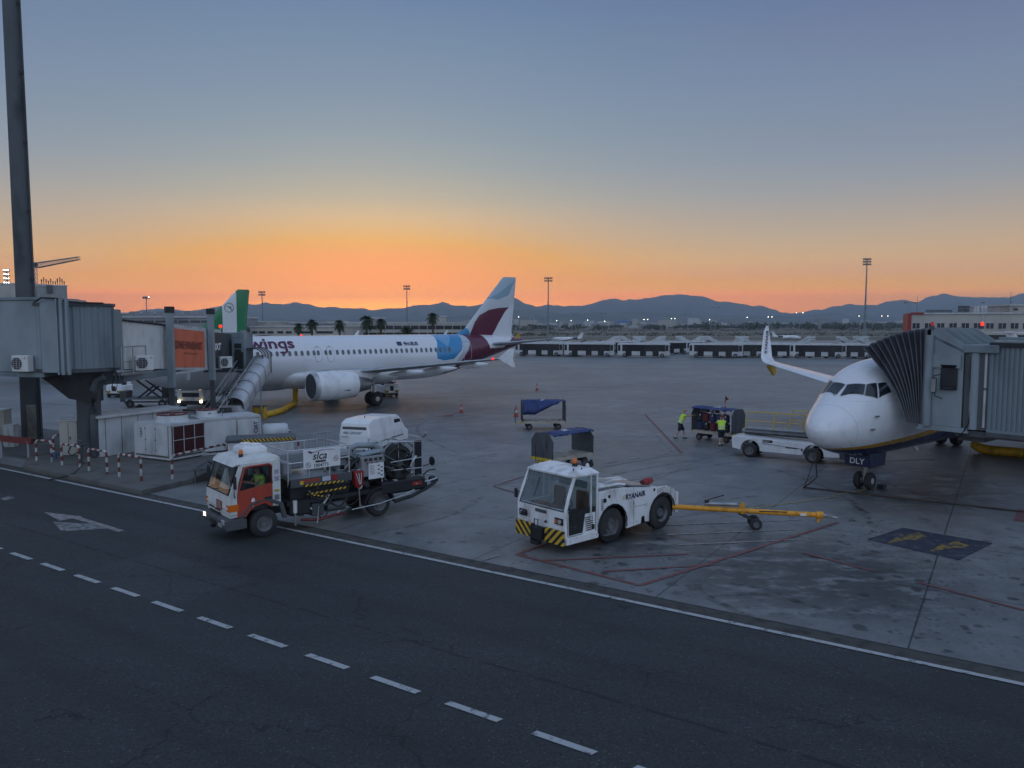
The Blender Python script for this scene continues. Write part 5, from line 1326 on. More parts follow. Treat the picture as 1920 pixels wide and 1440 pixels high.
def ac_unit(c, rz, name='air_conditioner'):
    T = Matrix.Translation(c) @ Matrix.Rotation(rz, 4, 'Z')
    b = B('white_old'); b.T = T; b.box((0, 0, 0), (.95, .36, .78), ch=.02); a_ = b.out(name, r)
    b = B('black'); b.T = T; b.cyl((-.15, -.19, 0), .29, .02, ax='y', n=24); b.out('fan_opening', a_)
    b = B('light_grey'); b.T = T
    for k in range(7): b.box((-.15, -.205, -.27 + k * .09), (.56, .008, .012))
    for k in (-1, 0, 1): b.box((-.15 + k * .18, -.206, 0), (.012, .008, .56))
    b.out('grille', a_)
    b = B('black'); b.T = T
    for q in range(3):
        a = pi / 2 + q * 2 * pi / 3; cx, cz = .33 + .045 * cos(a), .26 + .045 * sin(a); b.poly([(cx + .04 * cos(a), -.186, cz + .04 * sin(a)), (cx + .02 * cos(a + 1.57), -.186, cz + .02 * sin(a + 1.57)), (cx - .04 * cos(a), -.186, cz - .04 * sin(a)), (cx - .02 * cos(a + 1.57), -.186, cz - .02 * sin(a + 1.57))])
    b.out('maker_mark', a_)
ac_unit((-23.55, 37.0, 5.02), rad(-14)); ac_unit((-19.65, 41.0, 4.85), rad(48)); ac_unit((-19.75, 52.9, 4.3), rad(55))
b = B('steel')
for y in (39.8, 41.0, 42.4): b.tube([(-19.75, y - .9, 4.3), (-19.75, y - .9, 5.75)], .035, n=6)
b.tube([(-19.75, 38.9, 5.75), (-19.75, 41.5, 5.75)], .035, n=6); b.tube([(-19.75, 38.9, 5.0), (-19.75, 41.5, 5.0)], .025, n=6); b.box((-19.9, 40.4, 4.36), (.7, 2.9, .08)); b.out('service_platform', r)
# cab at the white airliner
b = B('bridge_grey'); b.box((-21.0, 57.0, 4.85), (3.0, 2.0, 2.9)); b.box((-19.6, 56.3, 5.0), (.35, .5, 2.9), 'bridge_light'); b.out('cab', r, bevel=.02)
b = B('bridge_grey'); b.box((-19.75, 55.9, 4.7), (.85, .8, 2.3)); b.out('cab_cabinet', r)
b = B('black'); b.box((-19.7, 55.48, 4.3), (.65, .03, 1.2)); b.box((-19.75, 55.48, 5.35), (.5, .03, .35)); b.box((-19.75, 55.48, 5.0), (.45, .03, .2)); b.out('cab_opening', r)
b = B('rib_fabric')
for k in range(5): b.box((-22.4 - k * .03, 57.6 + k * .22, 4.9), (1.2, .12, 3.0 - k * .05), rz=rad(35))
b.out('folding_canopy', r)
b = B('beacon_red'); b.sphere((-21.0, 55.6, 6.75), .13); b.out('beacon', r)
b = B('steel'); b.tube([(-21.0, 55.6, 6.2), (-21.0, 55.6, 6.65)], .04); b.out('beacon_post', r)
# service stairs
b = B('steel')
for k in range(18): t_ = k / 17; b.box((-19.25 - .7 * t_, 55.9 - 5.6 * t_, 3.55 - 3.4 * t_), (.95, .26, .04))
for s in (-.5, .5): b.tube([(-19.25 + s, 55.9, 3.5), (-19.95 + s, 50.3, .1)], .06, n=6)
sobj = b.out('service_stairs', r)
for s in (-.52, .52):
    b = B('alu'); 
    for h in (.5, 1.0): b.tube([(-19.25 + s, 56.3, 3.6 + h), (-19.25 + s, 55.9, 3.55 + h), (-19.95 + s, 50.3, .15 + h), (-19.98 + s, 50.1, .1)], .028, n=6)
    for k in range(5): t_ = k / 4; b.tube([(-19.25 - .7 * t_ + s, 55.9 - 5.6 * t_, 3.5 - 3.4 * t_), (-19.25 - .7 * t_ + s, 55.9 - 5.6 * t_, 4.55 - 3.4 * t_)], .025, n=6)
    b.out('handrail', sobj)

# ---- baggage chute with its arched hood
r = thing('baggage_chute', 'silver tube shaped baggage chute with an arched hood beside the bridge stairs', 'chute')
def arch(c, w_, h, n=12, tilt=0):
    P = [(c[0] - w_ / 2, c[1], c[2])]
    for q in range(n + 1): a = pi - pi * q / n; P.append((c[0] + w_ / 2 * cos(a), c[1], c[2] + h - w_ / 2 * .75 + w_ / 2 * .75 * sin(a)))
    P.append((c[0] + w_ / 2, c[1], c[2])); return P
A0, A1 = Vector((-18.35, 56.2, 3.45)), Vector((-18.9, 52.0, .75))
b = B('alu'); b.strip([arch(A0 + (A1 - A0) * t_, 1.35, 1.15) for t_ in (0, .25, .5, .75, 1)], smooth=True)
b.poly([A0 + Vector((-.67, 0, 0)), A0 + Vector((.67, 0, 0)), A1 + Vector((.67, 0, 0)), A1 + Vector((-.67, 0, 0))]); b.out('chute_cover', r, normals=False)
for t_ in (0, .2, .4, .6, .8, 1): b = B('steel'); b.tube(arch(A0 + (A1 - A0) * t_, 1.40, 1.18), .03, n=5); b.out('cover_band', r)
H0 = Vector((-18.95, 56.0, 3.25))
b = B('alu'); b.strip([arch(H0 + Vector((.0 - .25 * 0, 1.9 * t_, 0)), 1.6, 1.9) for t_ in (0, .33, .66, 1)], smooth=True); b.out('hood', r, normals=False)
for t_ in (0, .33, .66, 1): b = B('dark_grey'); b.tube(arch(H0 + Vector((0, 1.9 * t_, 0)), 1.64, 1.92), .04, n=5); b.out('hood_band', r)
b = B('steel'); [b.tube([(x - .6, 55.95, 3.3), (x - .6, 55.95, 4.8)], .025, n=5) for x in (-19.0, -18.8, -18.6)]; b.out('hood_rail', r)
b = B('alu'); b.prism([(-19.6, .35), (-18.2, .35), (-18.2, 1.05), (-18.4, 1.42), (-19.6, 1.42)], 51.2, 52.0, 'y'); b.out('outlet_box', r)
b = B('steel'); b.poly([(-19.55, 51.19, .42), (-18.75, 51.19, .42), (-18.75, 51.19, 1.34), (-19.55, 51.19, 1.34)], 'dark_grey'); [b.box((x, 51.17, .85), (.05, .03, 1.0)) for x in (-19.57, -18.72)]; b.out('outlet_opening', r)
b = B('steel'); b.tube([(-17.65, 56.0, 3.4), (-17.8, 54.2, 2.3), (-18.25, 51.9, .8)], .03, n=5); [b.tube([(x, y, 0), (x, y, z)], .05, n=6) for x, y, z in ((-18.9, 55.6, 3.2), (-18.2, 55.6, 3.1), (-18.9, 53.4, 1.6))]; b.out('support_frame', r)

# ---- huge dark pole
r = thing('floodlight_tower', 'huge dark tapered pole on the far left with a cable down its right side', 'light mast', (-28.4, 45.2, 0))
b = B('concrete_dark'); b.lathe([(.56, 0), (.53, 3), (.50, 8), (.44, 30), (.40, 36)], n=28); b.out('pole', r)
b = B('black'); b.tube([(.62, -.2, .3), (.58, -.2, 8), (.52, -.2, 30), (.48, -.2, 36)], .03, n=6); cb = b.out('climbing_cable', r)
for z in (9.5, 13.4, 17.3, 21.2, 25): b = B('black'); b.box((.58 - (z - 8) * .0028, -.2, z), (.12, .14, .18)); b.out('cable_clamp', cb)
b = B('concrete'); b.box((.35, -.55, 1.2), (.42, .3, 2.0), ch=.03); b.out('base_box', r)
# ============================================================ WHEELS AND VEHICLES
def wheel(parent, x, y, r, wd, side=1, rimr=.55, rim='tire_rim', n=26):
    """tyre with tread shoulder and a dished rim; side = +1 when the outer face looks to +y"""
    b = B('rubber')
    b.lathe([(r * rimr, -wd / 2), (r * .86, -wd / 2), (r * .97, -wd * .38), (r, -wd * .2), (r, wd * .2), (r * .97, wd * .38), (r * .86, wd / 2), (r * rimr, wd / 2)], (x, y, r), 'y', n=n, caps=False)
    w_ = b.out('wheel', parent)
    b = B(rim); f = wd / 2 * side
    b.lathe([(.01, f * .45), (r * .16, f * .5), (r * .2, f * .8), (r * .24, f * .8), (r * .28, f * .3), (r * .46, f * .35), (r * rimr, f * .95), (r * (rimr + .03), f * 1.02), (r * rimr, f * .6), (r * .3, -f * .5), (.01, -f * .5)], (x, y, r), 'y', n=n)
    for q in range(6): a = q * pi / 3; b.sphere((x + r * .2 * cos(a), y + f * .85, r + r * .2 * sin(a)), r * .028, 'dark_grey', 6)
    b.out('rim', w_); return w_


def arch_pts(cx, cz, r, z0, n=10):
    """outline points of a wheel opening, from front to back, above z0"""
    a0 = math.asin((z0 - cz) / r); return [(cx + r * cos(a0 + (pi - 2 * a0) * k / n), cz + r * sin(a0 + (pi - 2 * a0) * k / n)) for k in range(n + 1)]


# ---- white tow tractor; x forward, y left, origin under the front axle
TH = rad(221.1)
tug = thing('tow_tractor', 'white aircraft tow tractor with black and yellow striped bumper in the foreground', 'tow tractor', (2.47, 24.69, 0), TH)
Yw = 1.08
prof = [(.66, .36), (.66, 1.70), (.3, 1.72), (-.5, 1.70), (-1.2, 1.62), (-2.0, 1.50), (-2.75, 1.46), (-3.15, 1.30), (-3.3, 1.05), (-3.3, .5)] + [(-3.22, .42)] + arch_pts(-2.5, .56, .68, .42)[::-1] + [(-1.76, .40), (-1.62, .42), (-1.58, .62), (-1.42, .62), (-1.38, .40), (-.78, .36)] + arch_pts(0, .56, .70, .36)[::-1]
seen = []; [seen.append(p) for p in prof if not seen or (abs(p[0] - seen[-1][0]) + abs(p[1] - seen[-1][1])) > .01]
for s in (1, -1):
    b = B('tug_white'); b.prism(seen, s * (Yw - .05), s * Yw, 'y'); b.out('side_panel', tug, bevel=.012)
b = B('white_old'); 
b.add([(x, y, z) for x, z in ((.66, 1.58), (-.5, 1.60), (-1.2, 1.52), (-2.0, 1.40), (-2.8, 1.34), (-3.2, 1.18)) for y in (-1.03, 1.03)], [(2 * i, 2 * i + 1, 2 * i + 3, 2 * i + 2) for i in range(5)]); b.out('rear_deck', tug, normals=False)
b = B('steel'); b.box((-.35, 0, 1.64), (1.6, 1.1, .05)); b.box((-1.9, -.1, 1.50), (1.1, 1.4, .05), ry=rad(-8)); hd = b.out('hatch', tug)
b = B('tug_white'); b.prism([(.62, 1.6), (-.55, 1.62), (-.2, 1.78), (.62, 1.98)], -.75, .55, 'y'); b.out('engine_cover', tug, bevel=.02)
b = B('tug_white'); b.tube([(.4, .6, 1.75), (-.3, .62, 1.72), (-.7, .66, 1.74), (-1.0, .7, 1.68)], .035); b.tube([(-.6, .1, 1.66), (-.6, .5, 1.85), (-1.1, .5, 1.8)], .02); b.out('pipe', tug)
b = B('black'); b.box((-2.2, 0, .7), (2.0, 1.9, .75)); b.box((-.1, 0, .75), (1.4, 1.5, .8)); b.box((-1.2, 0, .55), (1.2, 1.9, .35)); b.out('chassis', tug)
b = B('black'); b.box((-3.35, 0, .8), (.12, 2.1, .7), 'tug_white'); b.box((-3.45, 0, .66), (.25, .5, .35)); b.out('rear_bumper', tug)
b = B('black'); b.tube([(.25, -.5, 1.7), (-.35, -.85, 1.98), (-.65, -.95, 2.0)], .02); b.box((-.95, -.95, 2.06), (.6, .04, .24), ry=rad(20)); b.out('work_lamp', tug)
# cab: lower front, pillars, roof, glass
b = B('tug_white'); FR = [(2.07, .42), (2.10, 1.28), (2.0, 1.32), (1.9, 1.32), (1.9, .42)]
b.prism(FR, -1.02, 1.02, 'y'); b.out('front_panel', tug, bevel=.02)
b = B('tug_white'); b.prism([(2.05, .30), (2.05, .52), (.66, .52), (.66, .30)], -Yw, Yw, 'y'); b.out('cab_sill', tug, bevel=.015)
for s in (1, -1):
    b = B('tug_white'); b.tube([(2.05, s * 1.03, .5), (2.07, s * 1.03, 1.3), (1.92, s * 1.02, 1.75), (1.66, s * 1.0, 2.30)], .055, n=6); b.box((.70, s * 1.02, 1.4), (.07, .08, 1.85)); b.box((.98, s * 1.04, 1.6), (.05, .05, 1.4)); b.out('pillar', tug)
b = B('tug_white'); b.loft([[(1.72, -1.03, 2.27), (1.72, 1.03, 2.27), (.64, 1.05, 2.27), (.64, -1.05, 2.27)], [(1.74, -1.05, 2.34), (1.74, 1.05, 2.34), (.62, 1.07, 2.34), (.62, -1.07, 2.34)], [(1.5, -.85, 2.47), (1.5, .85, 2.47), (.8, .88, 2.49), (.8, -.88, 2.49)]], smooth=False); roof = b.out('roof', tug, bevel=.015)
for x, y in ((1.5, .8), (.85, .8), (1.5, -.8), (.85, -.8), (1.2, .85)): b = B('dark_grey'); b.cyl((x, y, 2.5), .02, .06, n=8); b.out('roof_bolt', roof)
b = B('black'); b.cyl((.98, .35, 2.53), .085, .10, n=16); bc = b.out('beacon_base', roof); b = B('amber'); b.lathe([(.08, 0), (.085, .06), (.07, .12), (.03, .155), (.005, .16)], (.98, .35, 2.58), n=16); b.out('beacon', bc)
b = B('white_old'); b.lathe([(.07, 0), (.05, .1), (.01, .13)], (.86, .78, 2.49), n=12); b.out('antenna_cap', roof); b = B('black'); b.sphere((.7, .5, 2.5), .10); b.out('horn', roof)
def pan(b, P, m='glass', th=.01):
    a = Vector(P[1]) - Vector(P[0]); c = Vector(P[3]) - Vector(P[0]); n_ = a.cross(c).normalized() * th
    b.loft([[Vector(p) - n_ for p in P], [Vector(p) + n_ for p in P]], m, smooth=False)
b = B('glass'); pan(b, [(2.06, -.98, 1.33), (2.06, .98, 1.33), (1.68, .96, 2.26), (1.68, -.96, 2.26)]); ws = b.out('windshield', tug)
b = B('black'); b.tube([(2.09, -.98, 1.32), (2.09, .98, 1.32), (1.70, .96, 2.27), (1.70, -.96, 2.27)], .02, n=5, closed=True); b.tube([(1.98, -.45, 1.55), (1.78, -.4, 2.1)], .012, n=5); b.out('windshield_seal', ws)
for s in (1, -1):
    b = B('glass'); pan(b, [(1.98, s * 1.02, 1.3), (1.0, s * 1.03, 1.3), (1.0, s * 1.01, 2.26), (1.62, s * .99, 2.26)]); b.out('side_glass', tug)
    b = B('black' if s > 0 else 'tug_white'); b.prism([(1.95, .56), (1.95, 1.3), (1.0, 1.3), (.74, 1.3), (.74, .56)], s * 1.0, s * 1.03, 'y'); dr = b.out('door', tug)
    b = B('glass'); pan(b, [(.95, s * 1.03, 1.3), (.74, s * 1.03, 1.3), (.74, s * 1.02, 2.26), (.95, s * 1.02, 2.26)]); b.out('quarter_glass', tug)
    b = B('tug_white'); b.prism([(1.34, .52), (1.22, 1.13), (.78, 1.13), (.78, .52)], s * 1.035, s * 1.05, 'y'); gv = b.out('vent_panel', tug)
    b = B('black'); [b.box((1.02 + .01 * k, s * 1.055, .62 + k * .065), (.34, .01, .03)) for k in range(7)]; b.box((.88, s * 1.057, .68), (.12, .01, .15)); b.out('vent_slots', gv)
    b = B('tug_white'); b.tube([(1.95, s * 1.05, .56), (1.97, s * 1.05, 1.25)], .012, n=5); b.tube([(1.95, s * 1.045, .56), (1.34, s * 1.045, .56)], .012, n=5); b.out('door_edge', dr)
b = B('glass'); pan(b, [(.66, -.95, 1.75), (.66, .95, 1.75), (.66, .95, 2.25), (.66, -.95, 2.25)]); b.out('rear_glass', tug)
b = B('tug_white'); b.box((.66, 0, 1.2), (.05, 2.05, 1.1)); [b.box((.66, y, 2.0), (.06, .06, .6)) for y in (-.98, 0, .98)]; b.out('rear_wall', tug)
b = B('rust'); 
for y in (-.5, .5): b.box((.98, y, 1.05), (.45, .5, .14), ch=.04); b.box((.80, y, 1.4), (.12, .48, .6), ch=.04)
b.out('seat', tug)
b = B('dark_grey'); b.box((1.72, 0, 1.22), (.4, 1.9, .16), ch=.03); b.box((1.6, .5, 1.05), (.08, .1, .6)); b.out('dashboard', tug)
ring = [(1.45 + .07 * cos(a), .5 + .2 * sin(a), 1.45 + .17 * cos(a)) for a in [2 * pi * q / 20 for q in range(20)]]
b = B('black'); b.tube(ring, .015, n=5, closed=True); b.out('steering_wheel', tug)
b = B('rust'); b.box((1.82, -.35, 1.35), (.25, .5, .05)); b.box((1.85, .3, 1.34), (.2, .3, .04), 'case_red'); b.out('papers', tug)
for s in (1, -1):
    b = B('black'); b.box((1.80, s * 1.055, 1.05), (.16, .02, .045)); b.out('door_handle', tug)
    b = B('dark_grey')
    for P in ([(-1.0, 1.66), (-1.0, .40)], [(-1.0, 1.0), (-1.72, 1.0)], [(.62, 1.2), (-.62, 1.24)][:0], [(-2.95, 1.38), (-2.95, 1.1)]):
        if P: b.tube([(q[0], s * (Yw + .001), q[1]) for q in P], .006, n=4)
    for x, z in ((-.85, 1.55), (-1.15, 1.5), (-.85, .5), (-1.15, .5), (-1.65, .95), (-2.9, 1.2), (-3.2, .7), (.55, .45), (1.9, .40), (.75, .40)): b.cyl((x, s * (Yw + .004), z), .014, .01, ax='y', n=8)
    b.out('panel_seam', tug)
    b = B('steel'); b.box((.2, s * (Yw + .02), .34), (.5, .16, .03)); b.out('step', tug)
b = B('amber'); b.box((2.08, .35, 1.2), (.02, .3, .02), 'black'); b.box((2.1, 0, 1.18), (.02, .5, .1), 'dark_grey'); b.out('front_badge', tug)
# striped bumper, hitch, lights
for s in (1, -1):
    b = B('hazard_left' if s > 0 else 'hazard_right'); b.prism([(2.12, .30), (2.12, .74), (2.20, .74), (2.20, .30)], s * .27, s * 1.06, 'y'); b.out('bumper', tug, bevel=.008)
    b = B('black'); b.box((2.11, s * .80, 1.0), (.03, .34, .2)); hl = b.out('headlight_housing', tug); b = B('headlight_off'); b.cyl((2.13, s * .85, 1.0), .07, .03, ax='x', n=16); b.out('headlight', hl); b = B('amber'); b.box((2.125, s * .70, 1.0), (.02, .08, .12)); b.out('indicator', hl)
b = B('black'); b.box((2.24, 0, .52), (.24, .44, .40), ch=.03); [b.box((2.34, y, .52), (.06, .05, .5)) for y in (-.16, .16)]; b.tube([(2.3, -.08, .7), (2.3, -.08, .95), (2.28, .06, .95), (2.28, .06, .7)], .02); b.box((2.3, 0, .25), (.2, .3, .12)); b.out('tow_hitch', tug)
b = B('black'); b.tube([(2.1, -.62, .98), (2.28, -.6, 1.02), (2.3, -.58, 1.0)], .02); b.box((2.28, -.6, 1.03), (.1, .14, .12)); b.sphere((2.14, .25, .9), .04); b.out('tow_lamp', tug)
b = B('black'); b.tube([(1.9, -1.03, 1.55), (1.95, -1.3, 1.55)], .02); b.box((1.95, -1.32, 1.5), (.06, .14, .3), ch=.02); b.out('mirror', tug)
for x in (0, -2.5):
    for s in (1, -1): wheel(tug, x, s * .88, .56, .36, s, .52)
    for s in (1, -1): b = B('black'); b.tube([(x + .69 * cos(a), s * 1.085, .56 + .69 * sin(a)) for a in [rad(-10 + 20 * k) for k in range(11)]], .022, n=5); b.out('wheel_arch', tug)
b = B('navy_text'); b.text('RYANAIR', .235, lambda u_, v_: (-.60 - u_, Yw + .006, 1.30 + v_ - u_ * .0), bold=.009, sx=1.0); b.out('side_lettering', tug)
b = B('pale_gold'); P = [(0, 0), (.05, .09), (.04, .16), (-.02, .18), (-.09, .17), (-.08, .06)]; b.poly([(-.50 + p[0], Yw + .006, 1.28 + p[1]) for p in P]); b.out('harp_mark', tug)
b = B('white_text'); b.prism([(-2.22, 1.27), (-2.62, 1.27), (-2.62, 1.42), (-2.22, 1.42)], Yw, Yw + .005, 'y', 'black_text'); b.prism([(-2.23, 1.28), (-2.61, 1.28), (-2.61, 1.41), (-2.23, 1.41)], Yw + .005, Yw + .008, 'y'); b.text('R-8192', .125, lambda u_, v_: (-2.25 - u_, Yw + .012, 1.30 + v_), 'black_text', sx=.8); b.out('number_plate', tug)
b = B('black'); b.cyl((.18, Yw, 1.52), .055, .02, ax='y', n=16); b.cyl((.38, Yw, 1.42), .075, .02, ax='y', n=16); b.cyl((-2.05, Yw, 1.42), .05, .02, ax='y', n=16); [b.box((.5, Yw + .005, 1.14 + k * .055), (.10, .012, .022)) for k in range(7)]; b.box((-1.02, Yw + .005, 1.12), (.012, .01, .09)); b.out('filler_cap', tug)
b = B('black_text'); b.text('T19', .18, lambda u_, v_: (1.88 - u_, 1.034, .72 + v_), 'dark_grey'); b.out('door_number', tug)
# extinguisher lies on the rear deck
o = thing('fire_extinguisher', 'red fire extinguisher lying on the rear deck of the white tow tractor', 'fire extinguisher', tug.location, TH)
b = B('red'); b.T = Matrix.Translation((-2.45, .45, 1.55)) @ Matrix.Rotation(rad(12), 4, 'Z'); b.lathe([(.03, -.32), (.10, -.28), (.12, -.2), (.12, .22), (.09, .28), (.03, .3)], ax='x', n=16); b.out('bottle', o)
b = B('black'); b.T = Matrix.Translation((-2.45, .45, 1.55)) @ Matrix.Rotation(rad(12), 4, 'Z'); b.cyl((.38, 0, .02), .03, .14, ax='x', n=10); b.box((.42, 0, .08), (.2, .03, .03)); b.out('valve', o)

# ---- yellow towbar
P0, P1 = g(1266, 950, .66), g(1541, 966, .52); rz = math.atan2(P1.y - P0.y, P1.x - P0.x); L_ = (P1 - P0).length
o = thing('towbar', 'yellow aircraft towbar coupled behind the white tow tractor', 'towbar', (P0.x, P0.y, 0), rz)
zz = lambda t_: .66 - .14 * t_
b = B('towbar_yellow'); b.tube([(-.1, 0, .66), (L_ * .3, 0, zz(.3)), (L_, 0, zz(1))], .085, n=14); b.out('bar', o)
b = B('towbar_yellow'); b.cyl((L_ - .08, 0, zz(1)), .125, .22, ax='x', n=16); b.box((L_ - .12, 0, zz(1) - .16), (.08, .1, .14)); b.out('head_collar', o)
b = B('steel'); b.tube([(L_, 0, zz(1)), (L_ + .18, 0, zz(1) - .02)], .06, n=10); [b.tube([(L_ + .1, s * .05, zz(1)), (L_ + .38, s * .06, zz(1) - .05), (L_ + .5, s * .05, zz(1) - .06)], .022) for s in (-1, 1)]; b.box((L_ + .22, 0, zz(1)), (.2, .2, .06)); b.out('coupling_head', o)
b = B('steel'); b.cyl((1.55, 0, .80), .07, 1.0, ax='x', n=14); b.tube([(1.0, 0, .78), (1.0, 0, .6)], .03); b.tube([(2.1, 0, .8), (2.2, 0, .62)], .04); b.out('lift_cylinder', o)
b = B('black'); b.tube([(1.02, 0, .86), (1.1, 0, .94), (1.62, -.05, 1.12)], .018, n=6); b.box((1.05, 0, .88), (.14, .12, .08)); b.out('pump_handle', o)
b = B('towbar_yellow'); b.prism([(2.1, .5), (2.32, .5), (2.3, .85), (2.22, .88), (2.12, .7)], -.06, .06, 'y'); b.out('bracket', o)
b = B('black'); b.tube([(2.1, .1, .52), (2.45, .16, .36), (2.65, .2, .2)], .035); b.tube([(2.1, -.1, .52), (2.45, -.16, .36), (2.65, -.2, .2)], .035); b.cyl((2.65, 0, .2), .03, .5, ax='y'); b.out('axle_arm', o)
for s in (-1, 1): wheel(o, 2.65, s * .26, .2, .12, s, .5, n=18)
b = B('white_text'); b.box((L_ - .62, -.09, zz(.85)), (.2, .012, .08)); b.box((L_ - 1.6, -.08, zz(.65) + .04), (.9, .02, .03), 'black'); b.out('decal', o)

# ---- hydrant fuel truck; x forward, y left, origin under the front axle
FH = rad(220.6)
ft = thing('fuel_truck', 'white and red hydrant fuel truck full of pipes and hoses, headlight on', 'fuel truck', (-8.66, 25.27, 0), FH)
# cab shell: lower body, pillars, roof
Cw = 1.02
lowp = [(1.12, .78), (1.17, 1.1), (1.13, 1.52), (-.55, 1.52), (-.55, .95)] + arch_pts(0, .47, .66, .95, 6)[::-1] + [(.6, .78)]
b = B('white_old'); b.prism(lowp, -Cw + .06, Cw - .06, 'y'); b.out('cab_body', ft, bevel=.03)
b = B('black'); b.box((.25, 0, 1.535), (1.5, 1.85, .02)); b.box((-.475, 0, 2.0), (.02, 1.8, .95)); b.out('cab_lining', ft)
b = B('white_old'); b.box((-.52, 0, 2.05), (.07, 1.96, 1.1)); b.out('cab_back', ft)
for s in (1, -1):
    b = B('white_old'); b.prism([(1.12, .9), (1.16, 1.15), (1.12, 1.55), (.80, 2.42), (.66, 2.42), (.82, 1.9), (.88, 1.50), (.88, .9)], s * (Cw - .07), s * Cw, 'y'); b.prism([(-.28, 1.0), (-.28, 2.45), (-.56, 2.45), (-.56, 1.0)], s * (Cw - .07), s * Cw, 'y'); b.box((.2, s * (Cw - .035), 2.44), (1.1, .07, .12)); b.out('cab_pillar', ft, bevel=.015)
    b = B('orange_red'); b.prism([(.87, .80), (.87, 1.50), (.86, 1.62), (-.26, 1.78), (-.27, .98), (.0, 1.14), (.4, 1.06), (.62, .78)], s * (Cw - .05), s * (Cw + .012), 'y')
    dr = b.out('door', ft, bevel=.008)
    b = B('orange_red'); b.tube([(.84, s * Cw, 1.6), (.64, s * (Cw - .01), 2.33), (.55, s * (Cw - .01), 2.38), (-.18, s * (Cw - .01), 2.40), (-.26, s * (Cw - .01), 2.32), (-.26, s * Cw, 1.75)], .035, n=6); b.out('door_frame', dr)
    b = B('glass'); pan(b, [(.84, s * (Cw - .02), 1.6), (-.24, s * (Cw - .02), 1.76), (-.24, s * (Cw - .04), 2.38), (.62, s * (Cw - .04), 2.36)], 'glass', .006); b.out('door_window', dr)
    b = B('black'); b.prism([(1.10, .9), (1.10, 1.50), (.86, 1.60), (-.5, 1.74), (-.5, .98)], s * (Cw - .10), s * (Cw - .075), 'y'); b.out('door_lining', dr)
    b = B('black'); b.box((-.12, s * (Cw + .02), 1.30), (.24, .03, .09), ch=.02); b.out('door_handle', dr)
    b = B('white_text'); cx, cz = .38, 1.22
    for q in range(4):
        a0, a1 = (cx + .2 * cos(q * pi / 2), cz + .22 * sin(q * pi / 2)), (cx + .2 * cos((q + 1) * pi / 2), cz + .22 * sin((q + 1) * pi / 2)); b.tube([(a0[0], s * (Cw + .014), a0[1]), (a1[0], s * (Cw + .014), a1[1])], .004, 'far_red', 4)
    b.poly([(cx + u_, s * (Cw + .017), cz + .06 + v_) for u_, v_ in ((-.05, -.04), (.05, -.04), (.065, .02), (.03, .05), (.02, .11), (-.015, .06), (-.035, .09), (-.06, .02))]); b.text('3', .1, lambda u_, v_: (cx + .03 - u_ * s, s * (Cw + .017), cz - .13 + v_)); b.out('hazard_diamond', dr)
    b = B('black'); b.tube([(.95, s * Cw, 1.45), (1.02, s * (Cw + .12), 1.55), (1.02, s * (Cw + .13), 2.2), (.9, s * Cw, 2.3)], .016, n=6); b.box((1.0, s * (Cw + .14), 1.95), (.05, .2, .42), ch=.02); b.out('mirror', ft)
    b = B('amber' if s > 0 else 'amber'); b.box((1.0, s * (Cw + .005), 1.12), (.3, .025, .22)); b.box((1.155, s * (Cw - .1), 1.12), (.02, .2, .2)); b.out('indicator', ft)
    b = B('dark_grey'); b.prism([(1.24, .42), (1.24, .72), (.72, .78), (.60, .72), (.60, .42)] , s * (Cw - .12), s * (Cw + .02), 'y'); b.prism([(.72, .78), (.5, 1.10), (.0, 1.24), (-.5, 1.0), (-.62, .55), (-.76, .55), (-.62, 1.08), (-.1, 1.30), (.45, 1.20), (.84, .80)][::-1], s * (Cw - .10), s * (Cw + .03), 'y'); b.out('mudguard', ft, bevel=.01)
b = B('white_old'); b.loft([[(.98, -.9, 2.40), (.98, .9, 2.40), (-.58, .95, 2.40), (-.58, -.95, 2.40)], [(.90, -.98, 2.47), (.90, .98, 2.47), (-.60, 1.0, 2.49), (-.60, -1.0, 2.49)], [(.78, -.92, 2.60), (.78, .92, 2.60), (-.50, .94, 2.64), (-.50, -.94, 2.64)], [(.45, -.7, 2.67), (.45, .7, 2.67), (-.3, .74, 2.70), (-.3, -.74, 2.70)]], smooth=False); rf = b.out('roof', ft, bevel=.03)
b = B('glass'); pan(b, [(1.12, -.9, 1.56), (1.12, .9, 1.56), (.84, .86, 2.36), (.84, -.86, 2.36)]); ws = b.out('windshield', ft)
b = B('black'); b.tube([(1.14, -.93, 1.54), (1.14, .93, 1.54), (.86, .88, 2.38), (.86, -.88, 2.38)], .022, n=5, closed=True); b.tube([(1.15, -.3, 1.56), (1.08, .25, 1.66)], .012, n=5); b.out('windshield_seal', ws)
b = B('white_paint'); b.loft([[(x * k, y * k, z) for x, y in ((.42, -.42), (.42, .42), (-.35, .46), (-.35, -.46))] for k, z in ((1, 2.68), (1.04, 2.76), (1.0, 2.86), (.8, 2.93))], smooth=False); b.box((.1, -.2, 2.95), (.3, .3, .06), ch=.02); b.box((-.1, .15, 2.95), (.35, .26, .05), ch=.02); ac = b.out('roof_cooler', rf, bevel=.02)
b = B('hangar_blue'); b.text('hycool', .14, lambda u_, v_: (.12 - u_, .445 + .0 + v_ * -.12, 2.76 + v_), sx=1.15); b.out('cooler_lettering', ac)
b = B('black'); b.cyl((.55, .55, 2.68), .07, .12, n=14); bb = b.out('beacon_base', rf); b = B('amber'); b.lathe([(.065, 0), (.07, .07), (.05, .13), (.01, .15)], (.55, .55, 2.74), n=14); b.out('beacon', bb)
b = B('white_text'); b.prism([(1.175, 1.0), (1.185, 1.0), (1.185, 1.28), (1.175, 1.28)], .0, .46, 'y', 'red'); 
for k in range(4): b.box((1.19, .23, 1.05 + k * .06), (.004, .36, .02), 'barrier_white')
b.out('warning_plate', ft)
